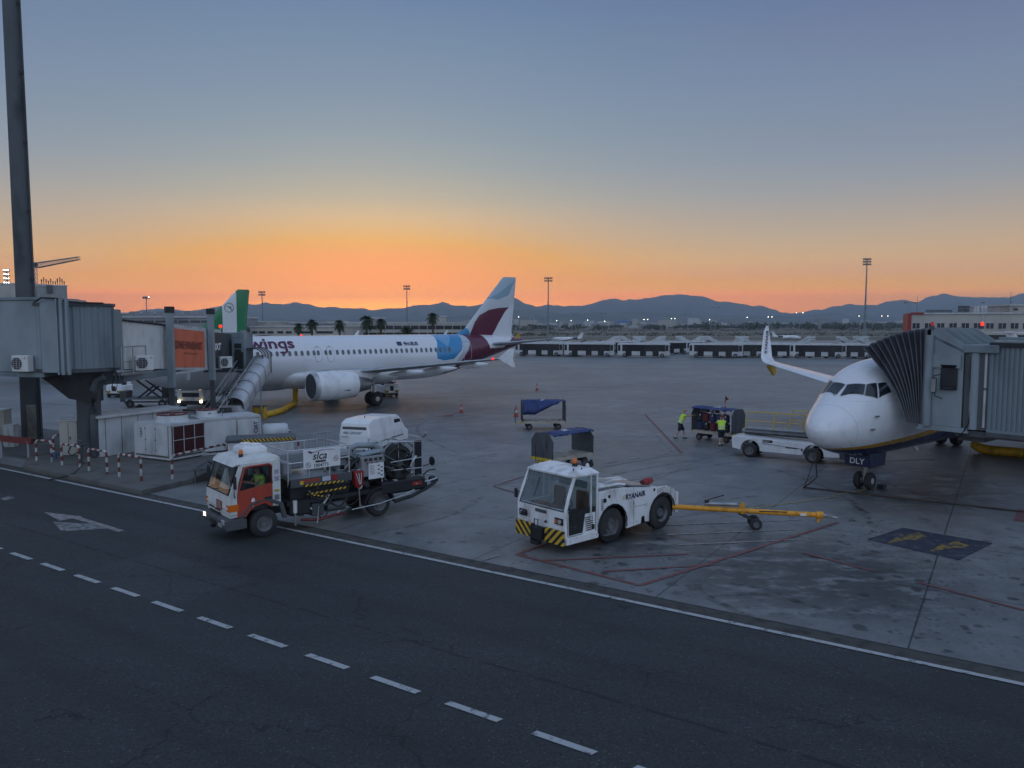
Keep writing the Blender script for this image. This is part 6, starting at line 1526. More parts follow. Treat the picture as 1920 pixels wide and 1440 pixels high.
b = B('black'); [b.box((1.165, y, z), (.03, w_, .045)) for y, z, w_ in ((-.45, .97, .36), (.05, .95, .4), (-.2, .84, .9), (-.62, .97, .12))]; b.out('grille', ft)
b = B('dark_grey'); b.prism([(1.05, .40), (1.26, .46), (1.28, .70), (1.20, .78), (1.0, .78)], -Cw + .02, Cw - .02, 'y'); bu_ = b.out('bumper', ft, bevel=.03)
b = B('black'); b.box((1.29, -.05, .55), (.02, .5, .13)); b.box((1.28, .55, .55), (.02, .3, .12), 'headlight_off'); b.out('number_plate', bu_)
for s in (1, -1):
    b = B('headlight_off'); b.box((1.27, s * .80, .66), (.05, .24, .17), ch=.02)
    if s < 0: b.poly([(1.299, s * .80 - .09, .60), (1.299, s * .80 + .09, .60), (1.299, s * .80 + .09, .72), (1.299, s * .80 - .09, .72)], 'headlight_lit')
    b.out('headlight', ft)
b = B('black'); b.box((1.2, -.3, .35), (.15, .12, .1)); b.out('tow_eye', ft)
for k, (z, hh, mm) in enumerate(((2.12, .16, 'tarp_white'), (1.9, .18, 'tarp_white'), (1.5, .07, 'rail_yellow'), (1.28, .18, 'grey'))):
    b = B(mm); b.box((-.42, Cw + .006, z), (.17, .01, hh)); [b.box((-.42, Cw + .012, z - hh / 2 + .03 + q * .045), (.13, .004, .014), 'navy_text') for q in range(int(hh / .05))]; b.out('sticker', ft)
b = B('black_fabric'); b.box((-.1, .45, 1.35), (.5, .5, .2), ch=.05); b.box((-.36, .45, 1.75), (.14, .48, .8), ch=.05); b.box((-.36, -.45, 1.75), (.14, .48, .8), ch=.05); b.out('seat', ft)
b = B('black'); b.tube([(.62 + .1 * cos(a), .45 + .2 * sin(a), 1.66 + .17 * cos(a)) for a in [2 * pi * q / 18 for q in range(18)]], .015, n=5, closed=True); b.box((.85, 0, 1.5), (.4, 1.8, .14)); b.out('steering_wheel', ft)
b = B('sock'); b.loft([[(.92, -.42, 1.58), (.92, .12, 1.56), (.72, .12, 1.56), (.72, -.42, 1.58)], [(.86, -.3, 1.9), (.86, .02, 1.8), (.74, .02, 1.8), (.74, -.3, 1.9)], [(.78, -.24, 2.2), (.78, -.1, 2.2), (.74, -.1, 2.2), (.74, -.24, 2.2)]], smooth=True); o = b.out('hanging_cloth'); o.location = ft.location; o.rotation_euler = ft.rotation_euler; tag(o, 'pale cloth hanging inside the fuel truck windscreen', 'cloth')
# chassis, tanks, deck
b = B('black'); [b.box((-3.2, s * .4, .72), (7.0, .12, .24)) for s in (1, -1)]; [b.box((x, 0, .72), (.12, .9, .18)) for x in (-1, -2.5, -4.2, -6)]; b.box((-3.4, 0, .95), (5.2, 1.9, .14)); b.out('chassis', ft)
b = B('black'); b.box((-1.25, .75, .78), (.75, .5, .5), ch=.05); b.box((-1.9, .78, .62), (.45, .42, .42), 'dark_grey', ch=.04); b.cyl((-2.6, .8, .62), .18, .7, 'dark_grey', 'x'); b.out('side_locker', ft)
b = B('black'); b.box((-5.3, 0, .98), (1.9, 2.06, .42), ch=.04); b.out('rear_deck', ft)
for x in (-4.27,):
    for s in (1, -1):
        wheel(ft, x, s * .84, .47, .34, s, .55); b = B('black'); b.prism([(x + .62 * cos(a), .47 + .62 * sin(a)) for a in [rad(0 + 18 * k) for k in range(11)]] + [(x + .56 * cos(a), .47 + .56 * sin(a)) for a in [rad(180 - 18 * k) for k in range(11)]], s * .68, s * 1.04, 'y'); b.out('mudguard', ft)
for s in (1, -1): wheel(ft, 0, s * .86, .47, .28, s, .55)
# lifting platform with rails
b = B('steel'); b.box((-2.05, 0, 1.72), (2.2, 1.9, .07)); b.box((-2.05, .98, 1.62), (2.25, .05, .28), 'dark_grey'); pf = b.out('platform', ft)
b = B('alu')
for z in (2.3, 2.72):
    b.tube([(-.85, .96, z), (-3.1, .96, z), (-3.1, -.96, z), (-.85, -.96, z), (-.85, .96, z)], .024, n=6)
for x, y in [(-.85, .96), (-1.6, .96), (-2.35, .96), (-3.1, .96), (-.85, -.96), (-1.6, -.96), (-2.35, -.96), (-3.1, -.96), (-.85, 0)]: b.tube([(x, y, 1.72), (x, y, 2.72)], .024, n=6)
b.out('guard_rail', pf)
b = B('steel'); [b.tube([(-2.5 - k * .13, -.9, 2.3), (-2.5 - k * .13, -.9, 2.95)], .014, n=5) for k in range(7)]; b.tube([(-2.4, -.9, 2.95), (-3.4, -.9, 2.95)], .018, n=5); b.out('gate', pf)
b = B('grey'); b.box((-1.5, -.55, 2.15), (1.0, .5, .6), ch=.05); b.box((-.95, .25, 2.1), (.3, .9, .4), 'grey', ch=.03); b.box((-2.5, -.35, 2.0), (.6, .4, .5), 'alu', ch=.04); b.out('control_cabinet', pf)
b = B('white_paint'); b.box((-2.05, 1.02, 2.38), (1.36, .03, .66), ch=.014); sg = b.out('sign_board', pf)
b = B('black_text'); T_ = lambda x0, z0: (lambda u_, v_: (x0 - u_, 1.042, z0 + v_))
b.text('slca', .36, T_(-1.68, 2.36), bold=.005, shear=.25, sx=1.0); b.text('1004773', .16, T_(-1.72, 2.10), bold=.002, sx=1.0); b.text('FUEL.TEAM', .075, T_(-1.80, 2.26), bold=.012)
for x0 in (-1.53, -2.56):
    b.tube([(x0 + .085 * cos(a), 1.04, 2.22 + (.10 if x0 < -2 else -.02) + .085 * sin(a)) for a in [2 * pi * q / 20 for q in range(20)]], .007, 'far_red' if x0 < -2 else 'navy_text', 4, closed=True); zc = 2.22 + (.10 if x0 < -2 else -.02); b.tube([(x0 + .055, 1.043, zc + .055), (x0 - .055, 1.043, zc - .055)], .006, 'far_red', 4); b.box((x0, 1.04, zc), (.05, .004, .03), 'black_text')
b.out('sign_lettering', sg)
b = B('plum_text'); b.tube([(-1.72, 1.043, 2.60), (-1.95, 1.043, 2.655), (-2.2, 1.043, 2.67), (-2.5, 1.043, 2.64)], .008, n=4); b.poly([(x, 1.044, z) for x, z in ((-1.50, 2.66), (-1.58, 2.665), (-1.72, 2.60), (-1.62, 2.57))]); b.out('sign_mark', sg)
b = B('hazard_long'); b.box((-2.1, 1.02, 1.50), (1.45, .03, .075), ry=rad(-1)); b.box((-2.3, .98, 1.22), (1.3, .03, .06), ry=rad(2)); b.box((-1.9, .96, 1.10), (.8, .03, .05), ry=rad(-14)); b.out('hazard_stripe', ft)
b = B('steel')
for s in (.7, -.7):
    for a_, c_ in (((-1.2, .95), (-2.9, 1.6)), ((-2.9, .95), (-1.2, 1.6))): b.box(((a_[0] + c_[0]) / 2, s, (a_[1] + c_[1]) / 2), (1.85, .06, .1), ry=math.atan2(c_[1] - a_[1], -(c_[0] - a_[0])) * (1 if c_[0] < a_[0] else 1))
b.out('scissor_lift', ft)
b = B('alu'); b.box((-1.6, 1.0, 1.66), (.7, .02, .12), 'far_red'); b.box((-2.2, 1.01, 1.66), (.3, .02, .16), 'tarp_white'); b.box((-2.5, 1.01, 1.66), (.2, .02, .2), 'red'); b.box((-1.3, 1.01, 1.62), (.12, .02, .12), 'rail_yellow'); b.out('label_strip', ft)
# pump module, filter vessel, pipes
b = B('alu'); b.m = 'grey'; b.T = Matrix.Translation((-3.35, -.05, 1.05)); b.lathe([(.05, .0), (.40, .02), (.42, .1), (.42, 1.15), (.34, 1.32), (.1, 1.38)], n=26); b.m = 'bridge_light'; b.T = Matrix(); b.tube([(-3.7, -.2, 2.35), (-4.05, -.2, 2.45), (-4.6, .1, 2.45), (-4.75, .35, 2.3), (-4.8, .45, 1.9), (-4.8, .45, 1.3)], .11, n=12); b.out('filter_vessel', ft)
b = B('grey'); b.box((-4.05, .72, 1.86), (.9, .5, .74), ch=.03); md = b.out('meter_cabinet', ft)
b = B('black'); [b.box((x, .975, 2.1), (.12, .012, .1)) for x in (-3.75, -3.95, -4.15, -4.35)]; [b.cyl((x, .98, 1.98), .03, .02, 'red', 'y', 8) for x in (-3.8, -4.0, -4.2)]; b.out('gauge', md)
b = B('white_paint'); b.box((-4.15, 1.0, 1.68), (.62, .02, .56)); nb = b.out('notice_board', md); b = B('black_text'); [b.box((-4.25 - .12 * (k % 2), 1.014, 1.86 - .07 * k), (.08, .004, .04)) for k in range(6)]; [b.box((-3.98, 1.014, 1.88 - .05 * k), (.18, .004, .012)) for k in range(7)]; b.out('notice_text', nb)
b = B('bridge_light'); b.box((-4.1, .7, 2.31), (.95, .5, .05), ry=rad(5)); b.out('canopy', ft)
b = B('red'); b.loft([[(-3.25, .82, 1.75), (-3.62, .82, 1.75), (-3.62, 1.05, 1.75), (-3.25, 1.05, 1.75)], [(-3.28, .85, 1.35), (-3.58, .85, 1.3), (-3.58, 1.08, 1.3), (-3.28, 1.08, 1.35)], [(-3.35, .9, 1.15), (-3.5, .9, 1.15), (-3.5, 1.0, 1.15), (-3.35, 1.0, 1.15)]], smooth=False); [b.tube([(-3.3 - q * .1, 1.09, 1.7), (-3.42 - q * .03, 1.10, 1.3)], .012, 'sock', 4) for q in range(3)]; b.out('red_bag', ft)
b = B('steel'); b.tube([(-3.42, 1.05, 1.15), (-3.45, 1.05, .5)], .025); b.out('stabiliser_leg', ft); b = B('steel'); b.cyl((-1.05, 1.0, .85), .07, .4, 'white_old'); b.tube([(-1.05, 1.0, .65), (-1.05, 1.0, .22)], .035); b.out('stabiliser_leg', ft); b = B('steel'); b.tube([(-1.9, 1.0, .75), (-1.85, 1.02, .3), (-1.8, 1.05, .18)], .02); b.out('stabiliser_leg', ft)
rnd = random.Random(4); b = B('steel')
for k in range(26):
    x = rnd.uniform(-3.1, -1.0); y = rnd.uniform(.3, .95); z = rnd.uniform(.75, 1.5); L2 = rnd.uniform(.15, .6)
    if k % 2: b.tube([(x, y, z), (x - L2, y, z + rnd.uniform(-.1, .1))], rnd.uniform(.02, .05), rnd.choice(('steel', 'black', 'dark_grey', 'alu')), 7)
    else: b.tube([(x, y, z), (x, y, z + L2 * .6), (x - .1, y, z + L2 * .7)], rnd.uniform(.015, .04), rnd.choice(('steel', 'black', 'case_red', 'white_old')), 7)
for k in range(22):
    x = rnd.uniform(-6.0, -3.1); y = rnd.uniform(-.2, .85); z = rnd.uniform(1.15, 1.7); L2 = rnd.uniform(.2, .7)
    b.tube([(x, y, z), (x - .05, y + .05, z + L2 * .6), (x - L2 * .6, y, z + L2)], rnd.uniform(.02, .045), rnd.choice(('steel', 'black', 'dark_grey', 'alu', 'black')), 7)
for k in range(12): b.box((rnd.uniform(-6.0, -1.2), rnd.uniform(.2, .9), rnd.uniform(1.1, 1.55)), (rnd.uniform(.1, .25), rnd.uniform(.1, .2), rnd.uniform(.1, .25)), rnd.choice(('black', 'grey', 'dark_grey', 'case_red', 'alu')), ch=.02)
b.out('pipework', ft)
b = B('hose_black')
for k in range(34):
    x0 = rnd.uniform(-3.2, -2.2) if k % 2 else rnd.uniform(-4.6, -3.6); x1 = x0 - rnd.uniform(.8, 1.8); y0, y1 = rnd.uniform(-.5, .9), rnd.uniform(-.3, .95); z0, z1 = rnd.uniform(1.5, 2.5), rnd.uniform(1.2, 2.2); sag = rnd.uniform(-.5, .35)
    b.tube([(x0 + (x1 - x0) * q / 8, y0 + (y1 - y0) * q / 8, z0 + (z1 - z0) * q / 8 + sag * math.sin(pi * q / 8)) for q in range(9)], rnd.uniform(.02, .05), rnd.choice(('hose_black', 'hose_black', 'dark_grey', 'steel')), 7)
for k in range(26):
    x0 = rnd.uniform(-3.2, -1.0); x1 = x0 - rnd.uniform(.3, .9); y0 = rnd.uniform(.3, 1.0); z0, z1 = rnd.uniform(.4, 1.4), rnd.uniform(.4, 1.4)
    b.tube([(x0 + (x1 - x0) * q / 6, y0, z0 + (z1 - z0) * q / 6 - .25 * math.sin(pi * q / 6)) for q in range(7)], rnd.uniform(.02, .05), rnd.choice(('hose_black', 'hose_black', 'dark_grey', 'alu')), 7)
b.box((-2.1, .1, 1.25), (2.2, 1.3, .55), 'black'); b.box((-3.9, -.2, 1.5), (1.6, 1.1, .8), 'black'); b.out('hose_bundle', ft)
# hose reel
b = B('black'); rc = (-5.35, .25, 1.78); 
for y, w_ in ((-.35, .03), (.35, .03)): b.tube([(rc[0] + .82 * cos(a), rc[1] + y, rc[2] + .82 * sin(a)) for a in [2 * pi * q / 36 for q in range(36)]], .035, 'steel', 6, closed=True)
for y in (-.35, .35):
    for q in range(6): a = q * pi / 3 + .5; b.tube([(rc[0], rc[1] + y, rc[2]), (rc[0] + .82 * cos(a), rc[1] + y, rc[2] + .82 * sin(a))], .02, 'steel', 5)
b.cyl((rc[0], rc[1], rc[2]), .12, .9, 'dark_grey', 'y'); rl_ = b.out('hose_reel', ft)
b = B('hose_black'); hp = []
for q in range(9 * 22):
    a = 2 * pi * q / 22; k = q / 22; hp.append((rc[0] + (.52 + .07 * int(k / 4.5)) * cos(a), rc[1] - .28 + .14 * (k % 4.5), rc[2] + (.52 + .07 * int(k / 4.5)) * sin(a)))
b.tube(hp, .07, n=8); b.cyl(rc, .5, .62, 'black', 'y', 28); b.out('hose', rl_)
b = B('alu')
for x in (-4.55, -6.3):
    b.tube([(x, .72, 1.15), (x, .72, 2.62), (x, -.2, 2.66), (x, -.2, 1.15)], .03, n=6)
b.tube([(-4.55, .72, 2.62), (-6.3, .72, 2.5)], .025); b.tube([(-6.3, .75, 1.9), (-4.9, .75, 1.85)], .02); b.tube([(-6.3, .75, 1.5), (-4.9, .75, 1.55)], .02); b.out('reel_frame', ft)
b = B('window_dark'); b.box((-6.1, .72, 1.9), (.35, .04, 1.3)); [b.box((x, .73, 1.9), (.03, .05, 1.36), 'alu') for x in (-5.92, -6.28)]; b.out('rear_panel', ft)
b = B('black'); b.tube([(-6.3, .6, 1.5), (-6.55, .8, 1.6), (-6.62, .85, 1.75)], .02); b.cyl((-6.66, .86, 1.72), .17, .04, ax='x', n=20); b.tube([(-6.3, .7, 2.62), (-6.45, .75, 2.7), (-6.45, .75, 2.78)], .02); b.sphere((-6.45, .75, 2.82), .045, 'headlight_off'); b.out('rear_mirror', ft)
b = B('alu'); hr = [(-5.7, .95, 1.02), (-6.4, .98, 1.0), (-7.0, .7, 1.0), (-7.25, .1, 1.0), (-7.0, -.5, 1.02), (-6.4, -.8, 1.05), (-6.1, -.8, 1.1)]; b.tube(hr, .035, n=8); b.out('hoop_rail', ft)
b = B('black'); b.tube([(-4.9, 1.0, .45), (-5.6, 1.05, .55), (-6.3, .95, .72), (-6.9, .7, .85), (-7.1, .4, .9)], .07, n=8); b.box((-7.0, .45, .92), (.3, .3, .22), ch=.04); b.box((-6.2, .2, .9), (.6, 1.2, .25), ch=.04); b.cyl((-6.6, .1, 1.05), .12, .4, 'steel', 'y'); b.tube([(-6.6, .3, 1.1), (-6.75, .5, 1.3), (-7.0, .6, 1.32)], .025); b.out('coupler_arm', ft)
b = B('alu'); b.tube([(-3.1, 1.1, .45), (-4.2, 1.12, .5), (-5.3, 1.12, .68), (-5.7, 1.1, .8)], .018, n=6); b.out('side_rod', ft)
b = B('white_text'); b.box((-5.85, 1.04, 1.0), (.42, .015, .14), 'red'); b.text('H4', .08, lambda u_, v_: (-5.79 - u_, 1.055, .97 + v_)); b.out('rear_marker', ft)
b = B('case_red'); b.tube([(-1.3, .9, .35), (-1.9, 1.0, .28), (-2.5, .95, .32), (-3.0, .8, .3)], .05); b.out('low_hose', ft)
b = B('headlight_off'); [b.box((-3.5 + rnd.uniform(-.06, .06), .98, 1.14 + k * .04), (.13, .02, .05), 'sock') for k in range(6)]; b.out('chrome_cluster', ft)

# ---- belt loader with yellow rails
b0 = g(1410, 857); b1 = g(1532, 869); BH = math.atan2(b1.y - b0.y, b1.x - b0.x)
bl_ = thing('ground_loader', 'low white loader with yellow railed platform beside the near airliner nose', 'loader', (b0.x + .25, b0.y + .55, 0), BH)
WB = 3.15
pr = [(-.95, .42), (-.98, 1.02), (-.6, 1.06), (WB * .5, .98), (WB + .5, .96), (WB + 1.1, .88), (WB + 1.25, .38)] + [(WB + .55, .34)] + arch_pts(WB, .4, .5, .34, 8) + [(.52, .34)] + arch_pts(0, .4, .5, .34, 8)
b = B('white_paint'); b.prism(pr, -.62, .62, 'y'); body = b.out('body', bl_, bevel=.03)
b = B('black'); b.box((WB / 2, -.64, .72), (1.9, .012, .03), 'grey', ry=rad(3)); b.box((.9, -.64, .9), (.5, .012, .13)); b.box((2.6, -.64, .62), (.07, .02, .12)); b.box((2.1, -.64, .66), (.6, .012, .04)); b.out('lettering_strip', bl_)
b = B('white_text'); b.text('R-8017', .11, lambda u_, v_: (.68 + u_, -.65, .86 + v_)); b.out('number', bl_)
for x in (0, WB):
    for s in (1, -1): wheel(bl_, x, s * .66, .38, .24, s, .6)
b = B('grey'); b.box((1.8, .75, 1.27), (5.0, 1.15, .16)); b.box((1.7, .75, 1.13), (4.6, .9, .12), 'dark_grey'); b.box((1.7, .2, 1.35), (4.4, .3, .05), 'dark_grey'); b.out('platform', bl_, bevel=.01)
def rail(x0, x1, y, z0, z1, n, parent, lean=0):
    b = B('rail_yellow'); b.tube([(x0, y, z0), (x0 + lean, y, z1), (x1, y, z1), (x1, y, z0)], .028, n=6); b.tube([(x0 + lean * .5, y, (z0 + z1) / 2), (x1, y, (z0 + z1) / 2)], .022, n=6)
    for k in range(1, n): x = x0 + (x1 - x0) * k / n; b.tube([(x, y, z0), (x + lean * .5, y, z1)], .024, n=6)
    b.out('guard_rail', parent)
rail(-.55, 3.9, .2, 1.33, 2.28, 3, bl_, .12); rail(1.4, 4.2, 1.3, 1.33, 2.35, 3, bl_, .2)
b = B('yellow'); b.box((2.55, .75, 1.62), (.32, .3, .55), ch=.03); b.out('control_box', bl_); b = B('yellow'); b.box((3.1, .75, 1.6), (.32, .3, .5), ch=.03); b.out('control_box', bl_)
b = B('dark_grey'); b.prism([(WB + 1.2, .3), (WB + 2.6, .1), (WB + 2.8, .5), (WB + 1.3, .8)], -.5, .5, 'y'); b.out('rear_conveyor', bl_)

# ---- white van behind the fuel truck
vn = thing('van', 'white panel van with dark lettering parked behind the fuel truck', 'van', (-7.4, 41.4, 0), rad(73))
vp = [(2.25, .45), (2.3, .95), (1.9, 1.15), (1.35, 1.80), (1.05, 1.95), (-.6, 2.02), (-1.9, 2.0), (-2.3, 1.85), (-2.38, 1.2), (-2.4, .45)]
b = B('white_paint'); b.loft([[(x * (.97 if abs(y) > .8 else 1), y * (1 - .16 * max(0, (z - 1.1))), z) for x, z in vp] for y in (-.92, -.8, .8, .92)], smooth=False); b.out('body', vn, bevel=.06)
b = B('window_dark'); b.loft([[(1.93, y, 1.18), (1.36, y * .9, 1.8), (1.32, y * .9, 1.78), (1.88, y, 1.16)] for y in (-.76, .76)], smooth=False); b.out('windshield', vn)
for s in (1, -1): b = B('window_dark'); b.prism([(1.55, 1.22), (1.2, 1.72), (.55, 1.74), (.55, 1.2)], s * .79, s * .86, 'y'); b.out('side_window', vn); b = B('dark_grey'); b.box((-.2, s * .925, .8), (3.4, .02, .06)); b.out('rub_strip', vn)
for s in (1, -1):
    for x in (1.5, -1.5): wheel(vn, x, s * .8, .33, .22, s, .6)
b = B('navy_text'); b.text('AIR GROUP', .2, lambda u_, v_: (-2.40 + v_ * .0, .62 - u_ * 1.0, 1.28 + v_)); b.text('Airport', .12, lambda u_, v_: (-2.40, .7 - u_, 1.10 + v_)); b.out('lettering', vn)
b = B('window_dark'); b.loft([[(-2.36, y, 1.52), (-2.28, y, 1.82), (-2.24, y, 1.80), (-2.32, y, 1.50)] for y in (-.68, .68)], smooth=False); b.out('rear_window', vn)
b = B('black'); b.cyl((-1.2, 0, 2.03), .03, .12, n=8); b.out('roof_antenna', vn)
b = B('headlight_off'); b.box((2.29, .65, .85), (.05, .3, .18)); b.out('headlight', vn); b = B('headlight_off'); b.box((2.29, -.65, .85), (.05, .3, .18)); b.out('headlight', vn)

# ---- small frame truck / air start unit between van and truck, with striped roof edge
o = thing('ground_power_unit', 'dark ground power trailer with a striped roof edge behind the truck cab', 'power unit', (-11.7, 35.6, 0), rad(18))
b = B('panel_white'); b.box((0, 0, 1.0), (2.9, 1.3, 1.1), ch=.06); b.out('housing', o); b = B('dark_grey'); b.box((0, 0, 1.62), (3.1, 1.45, .16), ch=.05); b.out('lid', o); b = B('hazard_long'); b.box((.3, -.735, 1.62), (2.3, .02, .13)); b.out('striped_edge', o)
b = B('black'); b.box((0, 0, .4), (2.8, 1.1, .25)); b.tube([(-1.4, -.3, .5), (-2.2, -.3, .45), (-2.2, .3, .45), (-1.4, .3, .5)], .04); b.box((-1.47, 0, 1.0), (.03, 1.0, .8)); b.out('chassis', o)
for x in (-1, 1):
    for s in (1, -1): wheel(o, x, s * .6, .26, .16, s, .5, n=16)

# ---- vehicles under and beyond the left bridge
o = thing('truck', 'white truck with two lit headlights under the boarding bridge', 'truck', (-26.2, 63.6, 0), rad(-93))
b = B('white_old'); b.box((0, 0, 1.5), (2.0, 2.3, 1.9), ch=.12); b.out('cab', o); b = B('window_dark'); b.box((1.01, 0, 1.9), (.04, 2.0, .75)); b.out('windshield', o); b = B('black'); b.box((1.02, 0, 1.15), (.03, 1.4, .35)); b.box((1.05, 0, .5), (.15, 2.25, .3)); b.out('grille', o)
for s in (1, -1): b = B('headlight_lit'); b.cyl((1.14, s * .92, .62), .11, .04, ax='x', n=12); b.out('headlight', o); b = B('black'); b.tube([(.9, s * 1.15, 1.3), (1.05, s * 1.35, 1.4), (1.05, s * 1.35, 2.0)], .02); b.box((1.05, s * 1.36, 1.8), (.06, .2, .4)); b.out('mirror', o)
b = B('dark_grey'); b.box((-3.2, 0, .95), (4.5, 2.2, .3)); b.box((-3.2, 0, 1.6), (4.2, 2.1, 1.0), 'grey'); b.out('load_bed', o)
for x in (.2, -4):
    for s in (1, -1): wheel(o, x, s * 1.0, .45, .28, s, .5, n=18)
o = thing('scissor_loader', 'dark scissor loader with crossed arms left of the white truck under the bridge', 'loader', (-30.4, 64.5, 0), rad(4))
b = B('dark_grey'); b.box((0, 0, .55), (3.6, 2, .5), ch=.06); b.box((-2.0, 0, .9), (.5, 1.2, .9)); b.box((0, -1.02, .62), (3.2, .04, .12), 'light_grey'); b.box((.3, -1.02, .35), (2.8, .04, .12), 'light_grey'); b.out('chassis', o)
b = B('black'); [b.box((0.2, s * .8, 1.5), (2.5, .1, .14), ry=rad(q)) for s in (1, -1) for q in (38, -38)]; b.box((1.4, 0, 1.6), (.3, 1.8, 2.3)); b.out('scissor_arms', o)
b = B('panel_white'); b.box((.3, 0, 2.4), (3.4, 1.9, .18)); b.out('platform', o)
for x in (-1.3, 1.3):
    for s in (1, -1): wheel(o, x, s * .95, .35, .25, s, .5, n=16)
def tug_small(name, loc, rz, label, cab=False):
    o = thing(name, label, 'baggage tug', loc, rz, 'small white baggage tugs')
    b = B('white_paint'); b.box((0, 0, .75), (2.6, 1.45, .75), ch=.08); b.box((-.9, 0, 1.2), (.5, 1.3, .3), ch=.05); b.box((1.1, 0, 1.15), (.35, 1.3, .25), ch=.04); b.out('body', o)
    b = B('black'); b.box((.1, 0, 1.2), (.6, 1.2, .35)); b.box((0, 0, .3), (2.2, 1.1, .25)); b.box((1.32, 0, .85), (.03, .35, .45)); b.box((-1.32, 0, .85), (.03, .35, .45)); b.out('driver_seat', o)
    for x in (-1.31, 1.31):
        for s in (1, -1): b = B('hazard_right' if s > 0 else 'hazard_left'); b.box((x, s * .5, .55), (.03, .36, .22)); b.out('striped_corner', o)
    for x in (-.85, .85):
        for s in (1, -1): wheel(o, x, s * .62, .3, .2, s, .5, n=16)
    if cab: b = B('dark_grey'); [b.tube([(x, y, 1.1), (x, y, 1.75)], .03) for x in (-.5, .6) for y in (-.6, .6)]; b.box((.05, 0, 1.78), (1.3, 1.4, .06)); b.out('roof_frame', o)
    return o
tug_small('baggage_tug', (-12.0, 73.8, 0), rad(-62), 'small white tug with striped corners under the far airliner wing', True)
tug_small('baggage_tug', (-37.6, 73.5, 0), rad(-86), 'small white tug seen left of the scissor loader under the bridge')
# ============================================================ CARTS, BAGS, CONES, HOSES
def octo(w_, z0, z1, c=.35): return [(-w_, z0), (w_, z0), (w_, z1 - c), (w_ - c * .8, z1), (-w_ + c * .8, z1), (-w_, z1 - c)]


def cart(label, loc, rz, L_=2.75, top=1.85, tarp=None, wd=1.42):
    o = thing('baggage_cart', label, 'baggage cart', loc, rz, 'baggage carts on the apron')
    b = B('cargo_deck'); b.box((0, 0, .55), (L_, wd, .07)); b.out('deck', o)
    b = B('rail_yellow'); b.box((0, wd / 2 + .01, .5), (L_, .04, .12), 'cargo_deck'); b.box((0, -wd / 2 - .01, .5), (L_, .04, .12), 'cargo_deck'); [b.box((s * (L_ / 2), 0, .5), (.06, wd + .06, .14)) for s in (-1, 1)]; b.box((0, 0, .5), (L_ - .1, .2, .1), 'dark_grey'); b.out('frame', o)
    for s in (-1, 1):
        b = B('panel_dark'); b.prism(octo(wd / 2, .55, top), s * L_ / 2 - .02, s * L_ / 2 + .02, 'x'); ep = b.out('end_panel', o)
        b = B('dark_grey'); P = octo(wd / 2, .56, top); b.tube([(s * L_ / 2, y, z) for y, z in P], .03, n=6, closed=True); [b.box((s * (L_ / 2 + .025), y, (top + .5) / 2), (.02, .04, top - .65)) for y in (-.33, .33)]; b.box((s * (L_ / 2 + .035), -.3, 1.2), (.02, .06, .2), 'black'); b.out('panel_frame', ep)
    b = B('steel'); b.tube([(-L_ / 2, 0, top), (L_ / 2, 0, top)], .03, n=6); b.out('top_rail', o)
    if tarp:
        rnd = random.Random(int(loc[0] * 10)); b = B('blue_tarp'); rows = []; n = 22
        for i in range(n + 1):
            t_ = i / n; x = -L_ / 2 + L_ * t_; row = []
            dropv = tarp(t_)
            for j in range(9):
                q = j / 8 * 2 - 1; y = q * (.36 + .1 * noise.noise(Vector((x * 2, q, 1)))); z = top + .03 + .05 * noise.noise(Vector((x * 3, q * 3, 5))) - .04 * abs(q)
                if q < -.2: k = (-q - .2) / .8; y = -.25 - (wd / 2 - .22) * min(k * 1.6, 1); z -= dropv * max(0, k) + .03 * noise.noise(Vector((x * 4, k * 3, 2))) * 2
                row.append((x, y, z))
            rows.append(row)
        b.strip(rows, 'blue_tarp', True)
        b.add([(x + (.4), y, z + .03) for x, y, z in (rows[6][3], rows[7][5], rows[9][5], rows[10][3])], [(0, 1, 2, 3)], 'tarp_white')
        tp = b.out('tarp', o, normals=False); sol = tp.modifiers.new('solid', 'SOLIDIFY'); sol.thickness = .02
    for x in (-L_ * .34, L_ * .34):
        for s in (-1, 1): wheel(o, x, s * (wd / 2 - .16), .2, .13, s, .5, n=16)
        b = B('black'); b.box((x, 0, .3), (.22, wd * .8, .2)); b.out('axle', o)
    b = B('rail_yellow'); b.tube([(-L_ / 2, .0, .42), (-L_ / 2 - .45, 0, .38)], .03); b.tube([(-L_ / 2 - .42, 0, .38), (-L_ / 2 - .48, 0, 1.35)], .02, 'black', 6); b.out('drawbar', o)
    return o


cart('empty baggage cart with a blue tarp hanging over its left half, beside a traffic cone', (2.05, 50.6, 0), rad(4), 2.8, 1.9, lambda t_: max(0, min(.85, .85 - max(0, t_ - .28) * 1.35)))
cart('empty grey baggage cart with a crumpled blue tarp on top, right behind the tow tractor', (2.48, 37.2, 0), rad(43), 2.85, 1.72, lambda t_: .06)
lc = cart('baggage cart loaded with dark suitcases, being pushed by two workers', (12.24, 45.42, 0), rad(-47), 2.7, 1.95, lambda t_: .05)
rnd = random.Random(9); k = 0
looks = [('case_black', 'black'), ('case_grey', 'grey'), ('case_black', 'black'), ('case_blue', 'dark blue'), ('case_black', 'black'), ('case_red', 'dark red')]
where = ['bottom left corner of the loaded cart', 'second in the bottom row of the loaded cart', 'middle of the bottom row of the loaded cart', 'fourth in the bottom row of the loaded cart', 'bottom row beside the ponytailed worker',
         'left end of the upper row on the loaded cart', 'second in the upper row on the loaded cart', 'middle of the upper row on the loaded cart', 'fourth in the upper row on the loaded cart', 'upper row beside the ponytailed worker', 'lying on top at the left of the load', 'lying on top at the right of the load']
cpos = []
for row, z in ((0, .60), (1, 1.12)):
    for i in range(5): cpos.append((-1.02 + i * .44, -.28 - .05 * row, z, .36, .30, .50, 0))
cpos += [(-.75, -.2, 1.66, .5, .4, .16, 1), (-.1, -.15, 1.66, .5, .4, .14, 1)]
